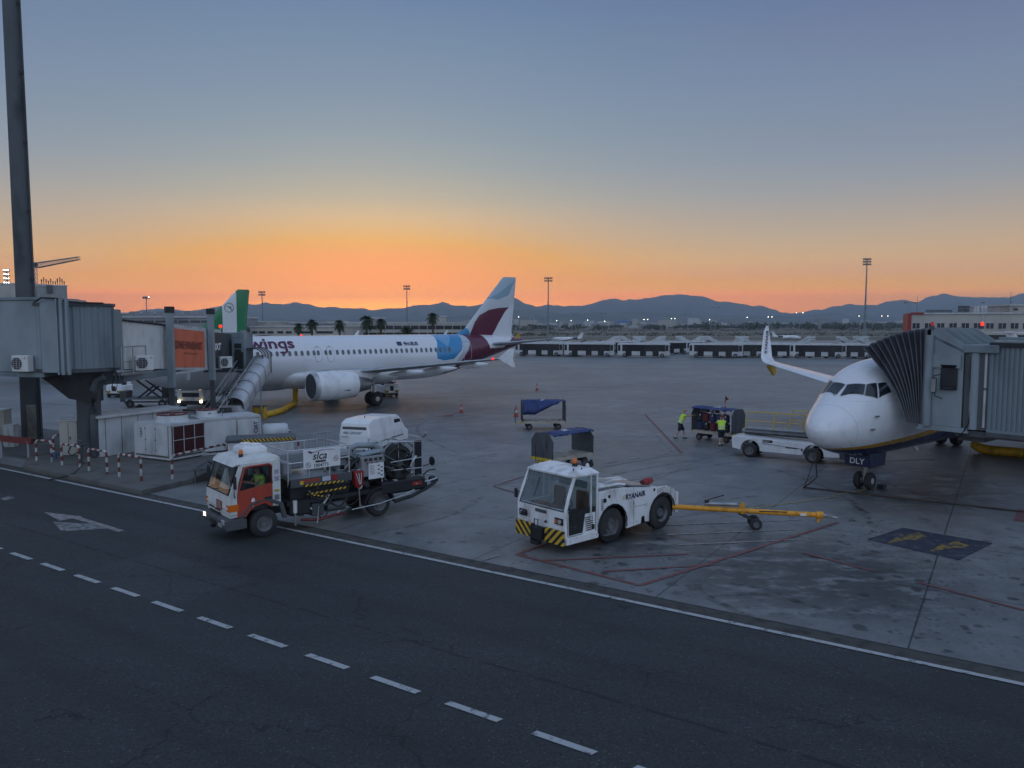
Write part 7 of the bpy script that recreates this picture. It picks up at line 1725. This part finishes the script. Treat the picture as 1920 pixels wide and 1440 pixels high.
for i, (x, y, z, w_, d_, h_, flat) in enumerate(cpos):
    mm, cn = looks[rnd.randrange(6)]
    o = thing('suitcase', '%s suitcase, %s' % (cn, where[i]), 'suitcase', lc.location, rad(-47), 'suitcases on the baggage cart')
    T = Matrix.Translation((x, y, z)) @ Matrix.Rotation(rad(rnd.uniform(-9, 9)), 4, 'Z')
    b = B(mm); b.T = T; b.box((0, 0, h_ / 2), (w_, d_, h_), ch=.05); b.box((0, -d_ / 2 - .005, h_ / 2), (w_ * .7, .02, h_ * .75), ch=.008); b.out('shell', o)
    b = B('black'); b.T = T; b.tube([(-.08, -.05, h_), (-.08, -.05, h_ + .05), (.08, -.05, h_ + .05), (.08, -.05, h_)], .012, n=6); b.out('handle', o)
    if i % 2: b = B('sock'); b.T = T; b.box((.08, -d_ / 2 - .02, h_ * .8), (.05, .01, .12), ry=rad(15)); b.out('luggage_tag', o)


def cone(label, p, h=.72, stripes=True):
    o = thing('traffic_cone', label, 'traffic cone', p, 0, 'traffic cones on the apron')
    b = B('orange_red'); b.box((0, 0, .02), (h * .55, h * .55, .04), ch=.01); b.out('base', o)
    b = B('orange_red'); b.lathe([(h * .2, .04), (h * .145, h * .35)], n=16); b.lathe([(h * .14, h * .35), (h * .10, h * .58)], m='barrier_white', n=16); b.lathe([(h * .10, h * .58), (h * .03, h)], n=16); b.out('body', o)


cone('orange traffic cone standing alone far out on the apron', g(1007, 732), .78); cone('orange and white traffic cone left of the cart with the blue tarp', g(968, 781), .85)
cone('pale traffic cone under the engine of the far airliner', g(865, 773), .7)
o = thing('marker_pole', 'red and white striped marker pole with a small flag behind the loaded cart', 'marker', (16.15, 58.0, 0))
b = B('barrier_white'); [b.cyl((0, 0, .12 + .24 * k), .05, .24, 'orange_red' if k % 2 == 0 else 'barrier_white', n=10) for k in range(5)]; b.box((0, 0, .03), (.5, .5, .06), 'black'); b.out('pole', o)
b = B('black'); b.poly([(0, 0, 1.5), (.28, 0, 1.25), (0, 0, 1.1)], 'case_red'); b.tube([(0, 0, 1.1), (0, 0, 1.52)], .012); b.out('flag', o)


def hose(label, pts, r, cat='air hose'):
    P = [Vector(p) for p in pts]; Q = []
    for i in range(len(P) - 1):
        p0, p1, p2, p3 = P[max(i - 1, 0)], P[i], P[i + 1], P[min(i + 2, len(P) - 1)]
        n = max(2, int((p2 - p1).length / .11))
        for k in range(n): t_ = k / n; Q.append(.5 * ((2 * p1) + (p2 - p0) * t_ + (2 * p0 - 5 * p1 + 4 * p2 - p3) * t_**2 + (3 * p1 - p0 - 3 * p2 + p3) * t_**3))
    Q.append(P[-1]); b = B('yellow'); rings = []; n = 12
    for i, p in enumerate(Q):
        t_ = (Q[min(i + 1, len(Q) - 1)] - Q[max(i - 1, 0)]).normalized(); a = t_.cross(Vector((.01, .02, 1))).normalized() if abs(t_.z) < .95 else t_.cross(Vector((1, 0, 0))).normalized(); c = a.cross(t_)
        rr = r * (1.0 if i % 2 else .88); rings.append([p + (a * cos(2 * pi * q / n) + c * sin(2 * pi * q / n)) * rr for q in range(n)])
    b.loft(rings, smooth=True); return tag(b.out('air_hose'), label, cat)


hose('ribbed yellow air hose running from under the right bridge along the ground', [(25.05, 41.2, 1.55), (24.95, 41.1, .7), (25.1, 40.8, .28), (26.3, 39.7, .24), (29, 37.9, .24), (34, 34.5, .24)], .27)
hose('yellow air hose from the belly of the far airliner to the ground unit', [(-18.4, 65.3, 1.8), (-18.5, 65.4, 1.0), (-18.45, 65.2, .3), (-18.2, 62.5, .22), (-17.9, 59.2, .22), (-18.3, 56.6, .22)], .24)
o = thing('hose_box', 'small yellow box at the end of the left air hose', 'box', (-18.5, 56.0, 0)); b = B('yellow'); b.box((0, 0, .45), (.9, .7, .9), ch=.04); b.out('housing', o); b = B('dark_grey'); b.box((0, 0, .93), (.95, .75, .06)); b.out('lid', o)
b = B('cable'); b.tube([(12.55, 31.2, 1.98), (12.5, 31.3, 1.2), (12.62, 31.45, .6), (12.45, 31.8, .25), (12.3, 32.05, .03), (12.6, 32.0, .03)], .03, n=6); b.tube([(12.6, 31.35, 1.9), (12.4, 31.5, 1.0), (12.35, 31.8, .4), (12.3, 32.0, .03)], .016, n=5)
b.tube([(12.3, 32.1, .03), (13.2, 31.5, .03), (16, 29.75, .03), (18.9, 27.8, .03), (22, 25.6, .03), (26, 22.8, .03)], .035, n=6); tag(b.out('power_cable'), 'dark power cable hanging from the near airliner nose and running along the ground', 'cable')

# ============================================================ PEOPLE
def person(label, loc, rz, J, vest='hivis', hair='hair_dark', group=None, bottoms='navy_cloth', pony=False, low=True):
    """J: joint positions in the person's own frame (x = facing, y = left, z = up)"""
    o = thing('person', label, 'person', loc, rz, group)
    V = {k: Vector(v) for k, v in J.items()}
    vs, es, rd = [], [], []
    def vert(p, r): vs.append(Vector(p)); rd.append(r); return len(vs) - 1
    pel = vert(V['pel'], (.13, .15)); mid = vert(V['pel'].lerp(V['chest'], .5), (.12, .14)); ch = vert(V['chest'], (.13, .17)); es += [(pel, mid), (mid, ch)]
    nk = vert(V['chest'].lerp(V['head'], .52), (.06, .06)); hl = vert(V['chest'].lerp(V['head'], .78), (.07, .075)); hd = vert(V['head'], (.092, .10)); ht = vert(V['head'] + (V['head'] - V['chest']).normalized() * .09, (.07, .075)); es += [(ch, nk), (nk, hl), (hl, hd), (hd, ht)]
    fw = Vector(J.get('face', (1, 0, 0))).normalized(); nose = vert(V['head'] + fw * .115 - Vector((0, 0, .02)), (.014, .014)); es.append((hd, nose))
    sd = fw.cross(Vector((0, 0, 1))).normalized()
    for s in (-1, 1): e_ = vert(V['head'] + sd * s * .105, (.018, .018)); es.append((hd, e_))
    for s, nm in ((1, 'l'), (-1, 'r')):
        sh = vert(V['sh' + nm], (.06, .065)); el_ = vert(V['el' + nm], (.042, .042)); wr = vert(V['wr' + nm], (.028, .028)); es += [(ch, sh), (sh, el_), (el_, wr)]
        d = (V['wr' + nm] - V['el' + nm]).normalized(); pm = vert(V['wr' + nm] + d * .07, (.036, .02)); es.append((wr, pm)); side = d.cross(Vector((0, 0, 1))); side = side.normalized() if side.length > .1 else Vector((0, 1, 0)); dn_ = side.cross(d) * -1
        if dn_.z > 0: dn_ = -dn_
        for q, ln in ((-1.5, .06), (-.5, .075), (.5, .08), (1.5, .07)):
            f1 = vert(vs[pm] + d * .04 + side * .018 * q, (.009, .009)); f2 = vert(vs[f1] + d * ln * .5 + dn_ * .012, (.009, .009)); f3 = vert(vs[f2] + d * ln * .3 + dn_ * .035, (.008, .008)); es += [(pm, f1), (f1, f2), (f2, f3)]
        t1 = vert(vs[wr] + d * .035 + side * .03 * s, (.011, .011)); t2 = vert(vs[t1] + d * .045 + side * .015 * s + dn_ * .015, (.009, .009)); es += [(wr, t1), (t1, t2)]
        if low:
            hp = vert(V['hip' + nm], (.085, .09)); kn = vert(V['kn' + nm], (.058, .058)); cf = vert(V['kn' + nm].lerp(V['an' + nm], .35), (.056, .056)); an = vert(V['an' + nm], (.037, .037)); es += [(pel, hp), (hp, kn), (kn, cf), (cf, an)]
    me = bpy.data.meshes.new('body'); me.from_pydata(vs, es, []); me.materials.append(MATS['skin']); bo = bpy.data.objects.new('body', me); COL.objects.link(bo); bo.parent = o
    md_ = bo.modifiers.new('skin', 'SKIN'); 
    for i, r_ in enumerate(rd): me.skin_vertices[0].data[i].radius = r_
    me.skin_vertices[0].data[0].use_root = True
    sb = bo.modifiers.new('sub', 'SUBSURF'); sb.levels = 1; sb.render_levels = 1
    def ringp(c, ax, rx, ry, n=14, yaw=None):
        ax = ax.normalized(); u_ = fw - ax * fw.dot(ax); u_.normalize(); v_ = ax.cross(u_); return [c + u_ * rx * cos(2 * pi * q / n) + v_ * ry * sin(2 * pi * q / n) for q in range(n)]
    ax = V['chest'] - V['pel']; top = V['chest'] + ax.normalized() * .13
    b = B(vest); b.loft([ringp(V['pel'] - ax * .02, ax, .155, .19), ringp(V['pel'] + ax * .35, ax, .15, .18), ringp(V['chest'], ax, .165, .215), ringp(V['chest'] + ax.normalized() * .10, ax, .13, .19), ringp(top, ax, .08, .11)], smooth=True)
    for nm in 'lr': d = (V['el' + nm] - V['sh' + nm]); b.loft([ringp(V['sh' + nm] - d * .1, d, .075, .075, 10), ringp(V['sh' + nm] + d * .32, d, .072, .072, 10)], smooth=True)
    vo = b.out('vest', o)
    b = B('hivis_tape')
    for f in (.1, .45): c = V['pel'] + ax * f; b.loft([ringp(c - ax.normalized() * .025, ax, .168, .205), ringp(c + ax.normalized() * .025, ax, .17, .207)], smooth=True)
    b.out('reflective_band', vo)
    if low:
        b = B(bottoms); b.loft([ringp(V['pel'] + ax * .08, ax, .14, .165), ringp(V['pel'] - Vector((0, 0, .1)), Vector((0, 0, 1)), .15, .18)], smooth=True)
        for nm in 'lr':
            d = V['kn' + nm] - V['hip' + nm]; b.loft([ringp(V['hip' + nm] - d * .1, d, .115, .105, 12), ringp(V['hip' + nm] + d * .5, d, .105, .10, 12), ringp(V['kn' + nm] - d * .02, d, .095, .09, 12)], smooth=True)
        b.out('shorts', o)
        for nm in 'lr':
            a, f = V['an' + nm], Vector(J.get('foot' + nm, (1, 0, 0))).normalized(); lat = f.cross(Vector((0, 0, 1)))
            b = B('sock'); d = V['kn' + nm] - a; b.loft([ringp(a - d * .02, d, .046, .044, 10), ringp(a + d * .2, d, .05, .05, 10)], smooth=True); b.out('sock', o)
            b = B('black'); z = a.z - .085
            prof_ = [(-.08, .035, .07), (-.06, .042, .11), (.02, .045, .10), (.10, .048, .06), (.17, .04, .045), (.2, .02, .03)]
            b.loft([[a + f * x + lat * w_ * c - Vector((0, 0, a.z - z if False else .085)) + Vector((0, 0, h_ * e)) for c, e in ((-1, 0), (1, 0), (.9, .7), (.4, 1), (-.4, 1), (-.9, .7))] for x, w_, h_ in prof_], smooth=True); b.out('shoe', o)
    b = B(hair); hc = V['head'] - fw * .012 + Vector((0, 0, .03)); b.lathe([(.001, -.02), (.09, -.01), (.108, .02), (.10, .06), (.07, .095), (.001, .112)], hc, n=14)
    if pony: b.tube([hc - fw * .1 + Vector((0, 0, .03)), hc - fw * .15 + Vector((0, 0, -.06)), hc - fw * .13 + Vector((0, 0, -.25))], .04, r2=.015)
    b.out('hair', o)
    for s in (-1, 1): b = B('black'); b.sphere(V['head'] + fw * .093 + sd * s * .033, .010, n=6); b.out('eye', o)
    return o


person('worker in a yellow vest and dark shorts pushing the loaded cart from the left', (10.2, 46.1, 0), rad(-6), dict(pel=(-.05, 0, .97), chest=(.12, 0, 1.38), head=(.2, .02, 1.70), shl=(.14, .2, 1.44), 
       ell=(.4, .24, 1.38), wrl=(.64, .2, 1.44), shr=(.16, -.2, 1.44), elr=(.42, -.22, 1.40), wrr=(.66, -.18, 1.46), hipl=(-.05, .1, .92), knl=(.16, .11, .52), anl=(.2, .12, .10), hipr=(-.05, -.1, .92), knr=(-.12, -.1, .5), anr=(-.36, -.1, .12)), 'hivis', 'skin')
person('worker with a red ponytail and yellow vest reaching into the loaded cart', (11.9, 43.35, 0), rad(83), dict(pel=(0, 0, .93), chest=(.1, 0, 1.33), head=(.17, 0, 1.62), shl=(.12, .18, 1.38), ell=(.36, .22, 1.25), wrl=(.58, .14, 1.36), shr=(.12, -.18, 1.38),
       elr=(.34, -.24, 1.3), wrr=(.56, -.18, 1.45), hipl=(0, .09, .88), knl=(.04, .1, .49), anl=(-.1, .1, .1), hipr=(0, -.09, .88), knr=(.12, -.08, .5), anr=(.14, -.08, .1)), 'hivis', 'hair_red', pony=True)
dv = person('driver in a bright yellow jacket sitting at the wheel of the fuel truck', tuple(ft.location), FH, dict(pel=(-.1, .45, 1.5), chest=(-.1, .47, 1.86), head=(.0, .47, 2.16), shl=(-.08, .66, 1.92), ell=(.12, .72, 1.74), wrl=(.42, .62, 1.80), shr=(-.08, .27, 1.92), elr=(.12, .22, 1.72), wrr=(.42, .3, 1.80)), low=False)
# ============================================================ EQUIPMENT ON THE ISLAND
UZ = .22
IA = rad(60)
# long white container
o = thing('equipment_container', 'long white panelled equipment container with a flat lid on the left island', 'container', (-20.75, 38.35, UZ), rad(62))
b = B('panel_white'); b.box((2.5, .75, .98), (5.0, 1.5, 1.96)); b.out('body', o, bevel=.01)
b = B('dark_grey'); [b.box((x, -.004, .98), (.022, .02, 1.9)) for x in (.35, 1.25, 2.2, 3.1, 4.0)]; b.out('panel_gap', o)
b = B('light_grey'); b.box((2.5, .75, 2.02), (5.3, 1.85, .12)); b.out('lid', o, bevel=.015)
b = B('dark_grey'); b.box((-.01, .45, 1.68), (.03, .3, .28)); b.box((-.012, .75, .4), (.03, .3, .5), 'case_grey'); b.out('vent_grille', o)
for x, y in ((.0, .2), (5.0, .2)): b = B('dark_grey'); b.cyl((x, y, 2.10), .05, .06, n=10); b.out('lifting_eye', o)


def chiller(name, label, loc, rz, W_, D_, H_, fans, coil=True):
    o = thing(name, label, 'chiller', loc, rz, 'cooling units on the island')
    b = B('panel_white'); b.box((W_ / 2, D_ / 2, H_ / 2 + .1), (W_ - .1, D_ - .1, H_ - .12)); b.out('casing', o, bevel=.012)
    b = B('light_grey'); b.box((W_ / 2, D_ / 2, H_ + .06), (W_ + .04, D_ + .04, .1)); [b.box((x, y, H_ / 2), (.09, .09, H_)) for x in (.02, W_ - .02) for y in (.02, D_ - .02)]; b.box((W_ / 2, D_ / 2, .06), (W_, D_, .1)); b.out('frame', o)
    for fx, fy, fr_ in fans:
        b = B('panel_white'); b.lathe([(fr_ + .1, 0), (fr_ + .03, .1), (fr_, .34), (fr_ - .04, .34), (fr_ - .04, .05)], (fx, fy, H_ + .1), n=28, caps=False); sh = b.out('fan_shroud', o)
        b = B('case_red'); b.tube([(fx + fr_ * cos(a), fy + fr_ * sin(a), H_ + .46) for a in [2 * pi * q / 28 for q in range(28)]], .035, n=6, closed=True)
        for q in range(4): a = q * pi / 4; b.tube([(fx - fr_ * cos(a), fy - fr_ * sin(a), H_ + .46), (fx, fy, H_ + .5), (fx + fr_ * cos(a), fy + fr_ * sin(a), H_ + .46)], .012, n=4)
        b.cyl((fx, fy, H_ + .3), .14, .3, 'black'); [b.box((fx + .3 * cos(a), fy + .3 * sin(a), H_ + .3), (.5, .16, .02), 'black', rz=a, rx=rad(20)) for a in (0, 1.57, 3.14, 4.71)]; b.out('fan_guard', sh)
    return o


ch = chiller('chiller', 'white chiller with dark red coil grilles and a round fan on top', (-18.85, 38.15, UZ + .06), rad(-27), 2.55, 2.15, 1.66, [(1.35, 1.15, .72)])
# right-hand coil face looks to +x of the unit, door face to -y
b = B('case_black'); b.box((2.57, 1.08, .95), (.03, 1.9, 1.4)); co = b.out('coil', ch)
b = B('case_red'); [b.box((2.595, .18 + k * .045, .95), (.012, .01, 1.38)) for k in range(41)]; b.out('coil_fins', co)
b = B('light_grey'); [b.box((2.61, y, .95), (.02, .03, 1.42)) for y in (.14, .76, 1.40, 2.03)]; [b.box((2.61, 1.08, z), (.02, 1.9, .03)) for z in (.25, .97, 1.66)]; b.out('coil_frame', co)
b = B('panel_white'); b.box((.45, -.0, .95), (.75, .1, 1.45)); b.box((1.2, -.0, .95), (.7, .1, 1.45)); b.box((2.0, -.0, .95), (.85, .1, 1.45)); dr_ = b.out('access_door', ch, bevel=.006)
b = B('black'); [b.box((x, -.06, z), (.04, .03, .06)) for x in (.85, 1.58) for z in (.45, .95, 1.5)]; b.text('CIAT', .22, lambda u_, v_: (.62 + v_ * -1, -.056, 1.05 + u_), 'navy_text', bold=.006); b.out('latch', dr_)
o = chiller('cooling_unit', 'white cooling unit with blue lettering on its right end behind the chiller', (-15.75, 38.75, UZ), rad(37), 3.0, 2.0, 1.78, [(.6, 1.2, .5)])
b = B('panel_white'); b.box((.9, -.0, .95), (1.6, .12, 1.5)); b.box((2.35, -.0, .95), (1.1, .12, 1.5)); b.out('access_panel', o, bevel=.006)
b = B('navy_text'); b.text('CIAT', .28, lambda u_, v_: (2.78 + v_ * -1 + .05, -.07, .95 + u_), bold=.008); b.out('lettering', o)
b = B('black'); b.sphere((2.9, -.08, .85), .06, 'case_red'); b.tube([(1.2, .5, 1.9), (1.2, .5, 2.25)], .012); b.out('valve', o)
o = thing('water_tank', 'grey horizontal cylinder tank right of the lettered cooling unit', 'tank', (-12.9, 41.6, UZ), rad(20)); b = B('panel_white'); b.lathe([(.05, -.7), (.38, -.66), (.46, -.5), (.46, .5), (.38, .66), (.1, .7)], (0, 0, .85), 'x', n=22); b.out('drum', o)
b = B('steel'); b.box((-.4, 0, .25), (.1, .7, .5)); b.box((.4, 0, .25), (.1, .7, .5)); b.cyl((.75, 0, .85), .08, .15, ax='x'); b.out('cradle', o)


def cabinet(label, loc, rz, w_, d_, h_, mm='panel_white'):
    o = thing('electrical_cabinet', label, 'cabinet', loc, rz, 'electrical cabinets beside the bridge')
    b = B(mm); b.box((0, 0, h_ / 2), (w_, d_, h_)); b.out('housing', o, bevel=.012); b = B('light_grey'); b.box((0, 0, h_ + .03), (w_ + .1, d_ + .1, .06)); b.out('lid', o)
    b = B('dark_grey'); b.box((0, -d_ / 2 - .005, h_ / 2), (.015, .012, h_ * .9)); b.box((.08, -d_ / 2 - .02, h_ * .5), (.03, .04, .14)); b.out('door_seam', o)


cabinet('beige electrical cabinet in front of the bridge column, left of the long container', (-22.75, 39.4, UZ), rad(8), .85, .7, 1.75, 'wall_beige'); cabinet('tall grey cabinet at the left edge of the photo', (-29.2, 43.4, .06), rad(5), 1.1, .8, 2.0, 'wall_beige')
cabinet('lower white cabinet next to the tall one at the left edge', (-28.1, 42.8, .06), rad(5), .55, .5, 1.2, 'panel_white')


def hoop(label, p, q, h=1.02, z=UZ):
    p, q = Vector((p[0], p[1], z)), Vector((q[0], q[1], z)); d = (q - p); L_ = d.length; d.normalize(); R_ = .16
    P = []; tot = []
    def addp(v): P.append(v)
    for k in range(8): addp(p + Vector((0, 0, (h - R_) * k / 8)))
    for k in range(5): a = pi / 2 * k / 4; addp(p + d * R_ * (1 - cos(a)) + Vector((0, 0, h - R_ + R_ * sin(a))))
    n = max(3, int((L_ - 2 * R_) / .1))
    for k in range(1, n): addp(p + d * (R_ + (L_ - 2 * R_) * k / n) + Vector((0, 0, h)))
    for k in range(5): a = pi / 2 * (1 - k / 4); addp(q - d * R_ * (1 - cos(a)) + Vector((0, 0, h - R_ + R_ * sin(a))))
    for k in range(7, -1, -1): addp(q + Vector((0, 0, (h - R_) * k / 8)))
    b = B('barrier_white'); n = 10; acc = 0; up = d.cross(Vector((0, 0, 1)))
    rings = []
    for i, v in enumerate(P):
        t_ = (P[min(i + 1, len(P) - 1)] - P[max(i - 1, 0)]).normalized(); c = up.cross(t_); rings.append([v + (up * cos(2 * pi * k / n) + c * sin(2 * pi * k / n)) * .052 for k in range(n)])
    for i in range(len(P) - 1):
        s0 = acc; acc += (P[i + 1] - P[i]).length; b.loft([rings[i], rings[i + 1]], 'barrier_red' if int((s0 + acc) / 2 / .22) % 2 else 'barrier_white', caps=False)
    return tag(b.out('hoop_barrier'), label, 'barrier', 'red and white hoop barriers round the island')


hoop('red and white hoop barrier nearest the left end of the island', (-23.35, 37.4), (-22.45, 37.15)); hoop('red and white hoop behind the leftmost hoop, beside the pole base', (-23.4, 38.9), (-22.3, 40.2))
hoop('hoop barrier below the beige cabinet, second along the kerb', (-21.4, 36.2), (-20.15, 35.5)); hoop('hoop barrier in front of the long container, third along the kerb', (-19.35, 34.8), (-18.1, 34.0))
hoop('hoop barrier in front of the chiller, fourth along the kerb', (-17.25, 33.4), (-15.85, 32.5)); hoop('hoop barrier along the right edge of the island beside the truck cab', (-14.7, 32.9), (-13.6, 36.2))
hoop('hoop barrier peeking out behind the fuel truck rails', (-12.5, 38.0), (-10.9, 38.9), 1.05, .05)
b = B('hose_black'); b.tube([(-19.9, 35.2, 1.1), (-19.75, 34.9, .95), (-19.5, 34.5, .5), (-19.6, 34.0, .24), (-20.1, 33.6, .1), (-20.5, 33.6, .05)], .03, n=7); tag(b.out('hanging_hose'), 'black hose drooping over the island kerb', 'hose')
b = B('hose_black'); b.tube([(-22.1, 38.3, .9), (-21.9, 37.6, .6), (-21.5, 37.2, .5), (-21.2, 37.6, .75)], .03, n=7); tag(b.out('hanging_hose'), 'black cable looping beside the beige cabinet', 'hose')
b = B('barrier_red'); b.box((-27.6, 40.1, 1.0), (7.4, .1, .32), rz=rad(-25)); [b.box((-27.6 + x * cos(rad(-25)), 40.1 + x * sin(rad(-25)), .5), (.1, .1, 1.0), 'grey') for x in (-3.4, -1.1, 1.2, 3.4)]; tag(b.out('guard_rail'), 'dark red guard rail at the far left beside the hoops', 'barrier')
o = thing('water_jug', 'small blue container on the ground between the leftmost hoop legs', 'container', (-22.8, 37.9, UZ)); b = B('hangar_blue'); b.lathe([(.13, 0), (.14, .05), (.14, .28), (.06, .36)], n=14); b.out('body', o); b = B('sock'); b.cyl((0, 0, .39), .05, .06, n=12); b.out('cap', o)
o = thing('fire_hydrant', 'dark green valve standing before the long container', 'hydrant', (-20.6, 36.4, UZ)); b = B('dark_grey'); b.cyl((0, 0, .55), .09, 1.1); b.cyl((0, 0, 1.12), .14, .12); b.cyl((0, 0, .95), .07, .5, ax='x'); b.out('body', o); b = B('dark_grey'); b.cyl((0, 0, .05), .18, .1); b.out('flange', o)
b = B('barrier_white'); p0 = Vector((-26.3, 44.5, 0)); [b.tube([p0 + Vector((x, 0, .3)), p0 + Vector((x, 0, 1.3))], .02, n=5) for x in [k * .16 for k in range(10)]]; b.tube([p0 + Vector((0, 0, 1.3)), p0 + Vector((1.5, 0, 1.3))], .03); b.tube([p0 + Vector((0, 0, .3)), p0 + Vector((1.5, 0, .3))], .03); tag(b.out('mesh_fence'), 'small white barred fence panel between pole and cabinet', 'fence')
o = thing('piping_rack', 'tangle of dark pipes and hoses on the island edge left of the truck cab', 'pipes', (-13.4, 34.2, 0)); rnd = random.Random(2); b = B('black')
for k in range(14): x, y, z = rnd.uniform(-.5, .5), rnd.uniform(-1.2, 1.4), rnd.uniform(.3, .9); b.tube([(x, y, z), (x + rnd.uniform(-.3, .3), y + rnd.uniform(.1, .6), z + rnd.uniform(-.2, .3)), (x + rnd.uniform(-.4, .4), y + .8, z)], rnd.uniform(.025, .06), rnd.choice(('black', 'dark_grey', 'steel')), 7)
b.out('pipe_bundle', o); b = B('dark_grey'); b.box((0, 0, .6), (.9, 2.4, .1)); [b.box((x, y, .3), (.07, .07, .6)) for x in (-.4, .4) for y in (-1.1, 1.1)]; b.out('frame', o)
o = thing('grey_ramp_unit', 'low grey ramp shape with steps behind the long container', 'ground equipment', (-20.6, 49.0, 0), rad(15)); b = B('grey'); b.prism([(-2.0, .1), (2.2, .1), (2.2, .9), (1.0, 1.15), (-1.2, 1.15), (-2.0, .6)], -.9, .9, 'y'); b.out('body', o); b = B('black'); b.box((0, -.92, .6), (2.8, .03, .3)); b.tube([(-1, -.5, 1.15), (-.4, -.5, 1.5), (.6, -.4, 1.4), (1.0, -.4, 1.1)], .05); b.out('side_hose', o)
# ------------------------------------------------------------ haze over the whole plain
b = B('haze'); hm = bpy.data.materials.new('haze'); hm.use_nodes = True; nt = hm.node_tree; nt.nodes.remove(nt.nodes['Principled BSDF'])
pv = nt.nodes.new('ShaderNodeVolumePrincipled'); pv.inputs['Color'].default_value = (.60, .80, .96, 1); pv.inputs['Density'].default_value = HAZE
pv.inputs['Anisotropy'].default_value = .45
nt.links.new(pv.outputs[0], nt.nodes['Material Output'].inputs['Volume']); MATS['haze'] = hm
b.box((0, 5100, HAZE_TOP / 2 - .6), (24000, 11000, HAZE_TOP + 1.2)); tag(b.out('haze'), 'thin blue evening haze over the airfield and mountains', 'haze', kind='stuff')
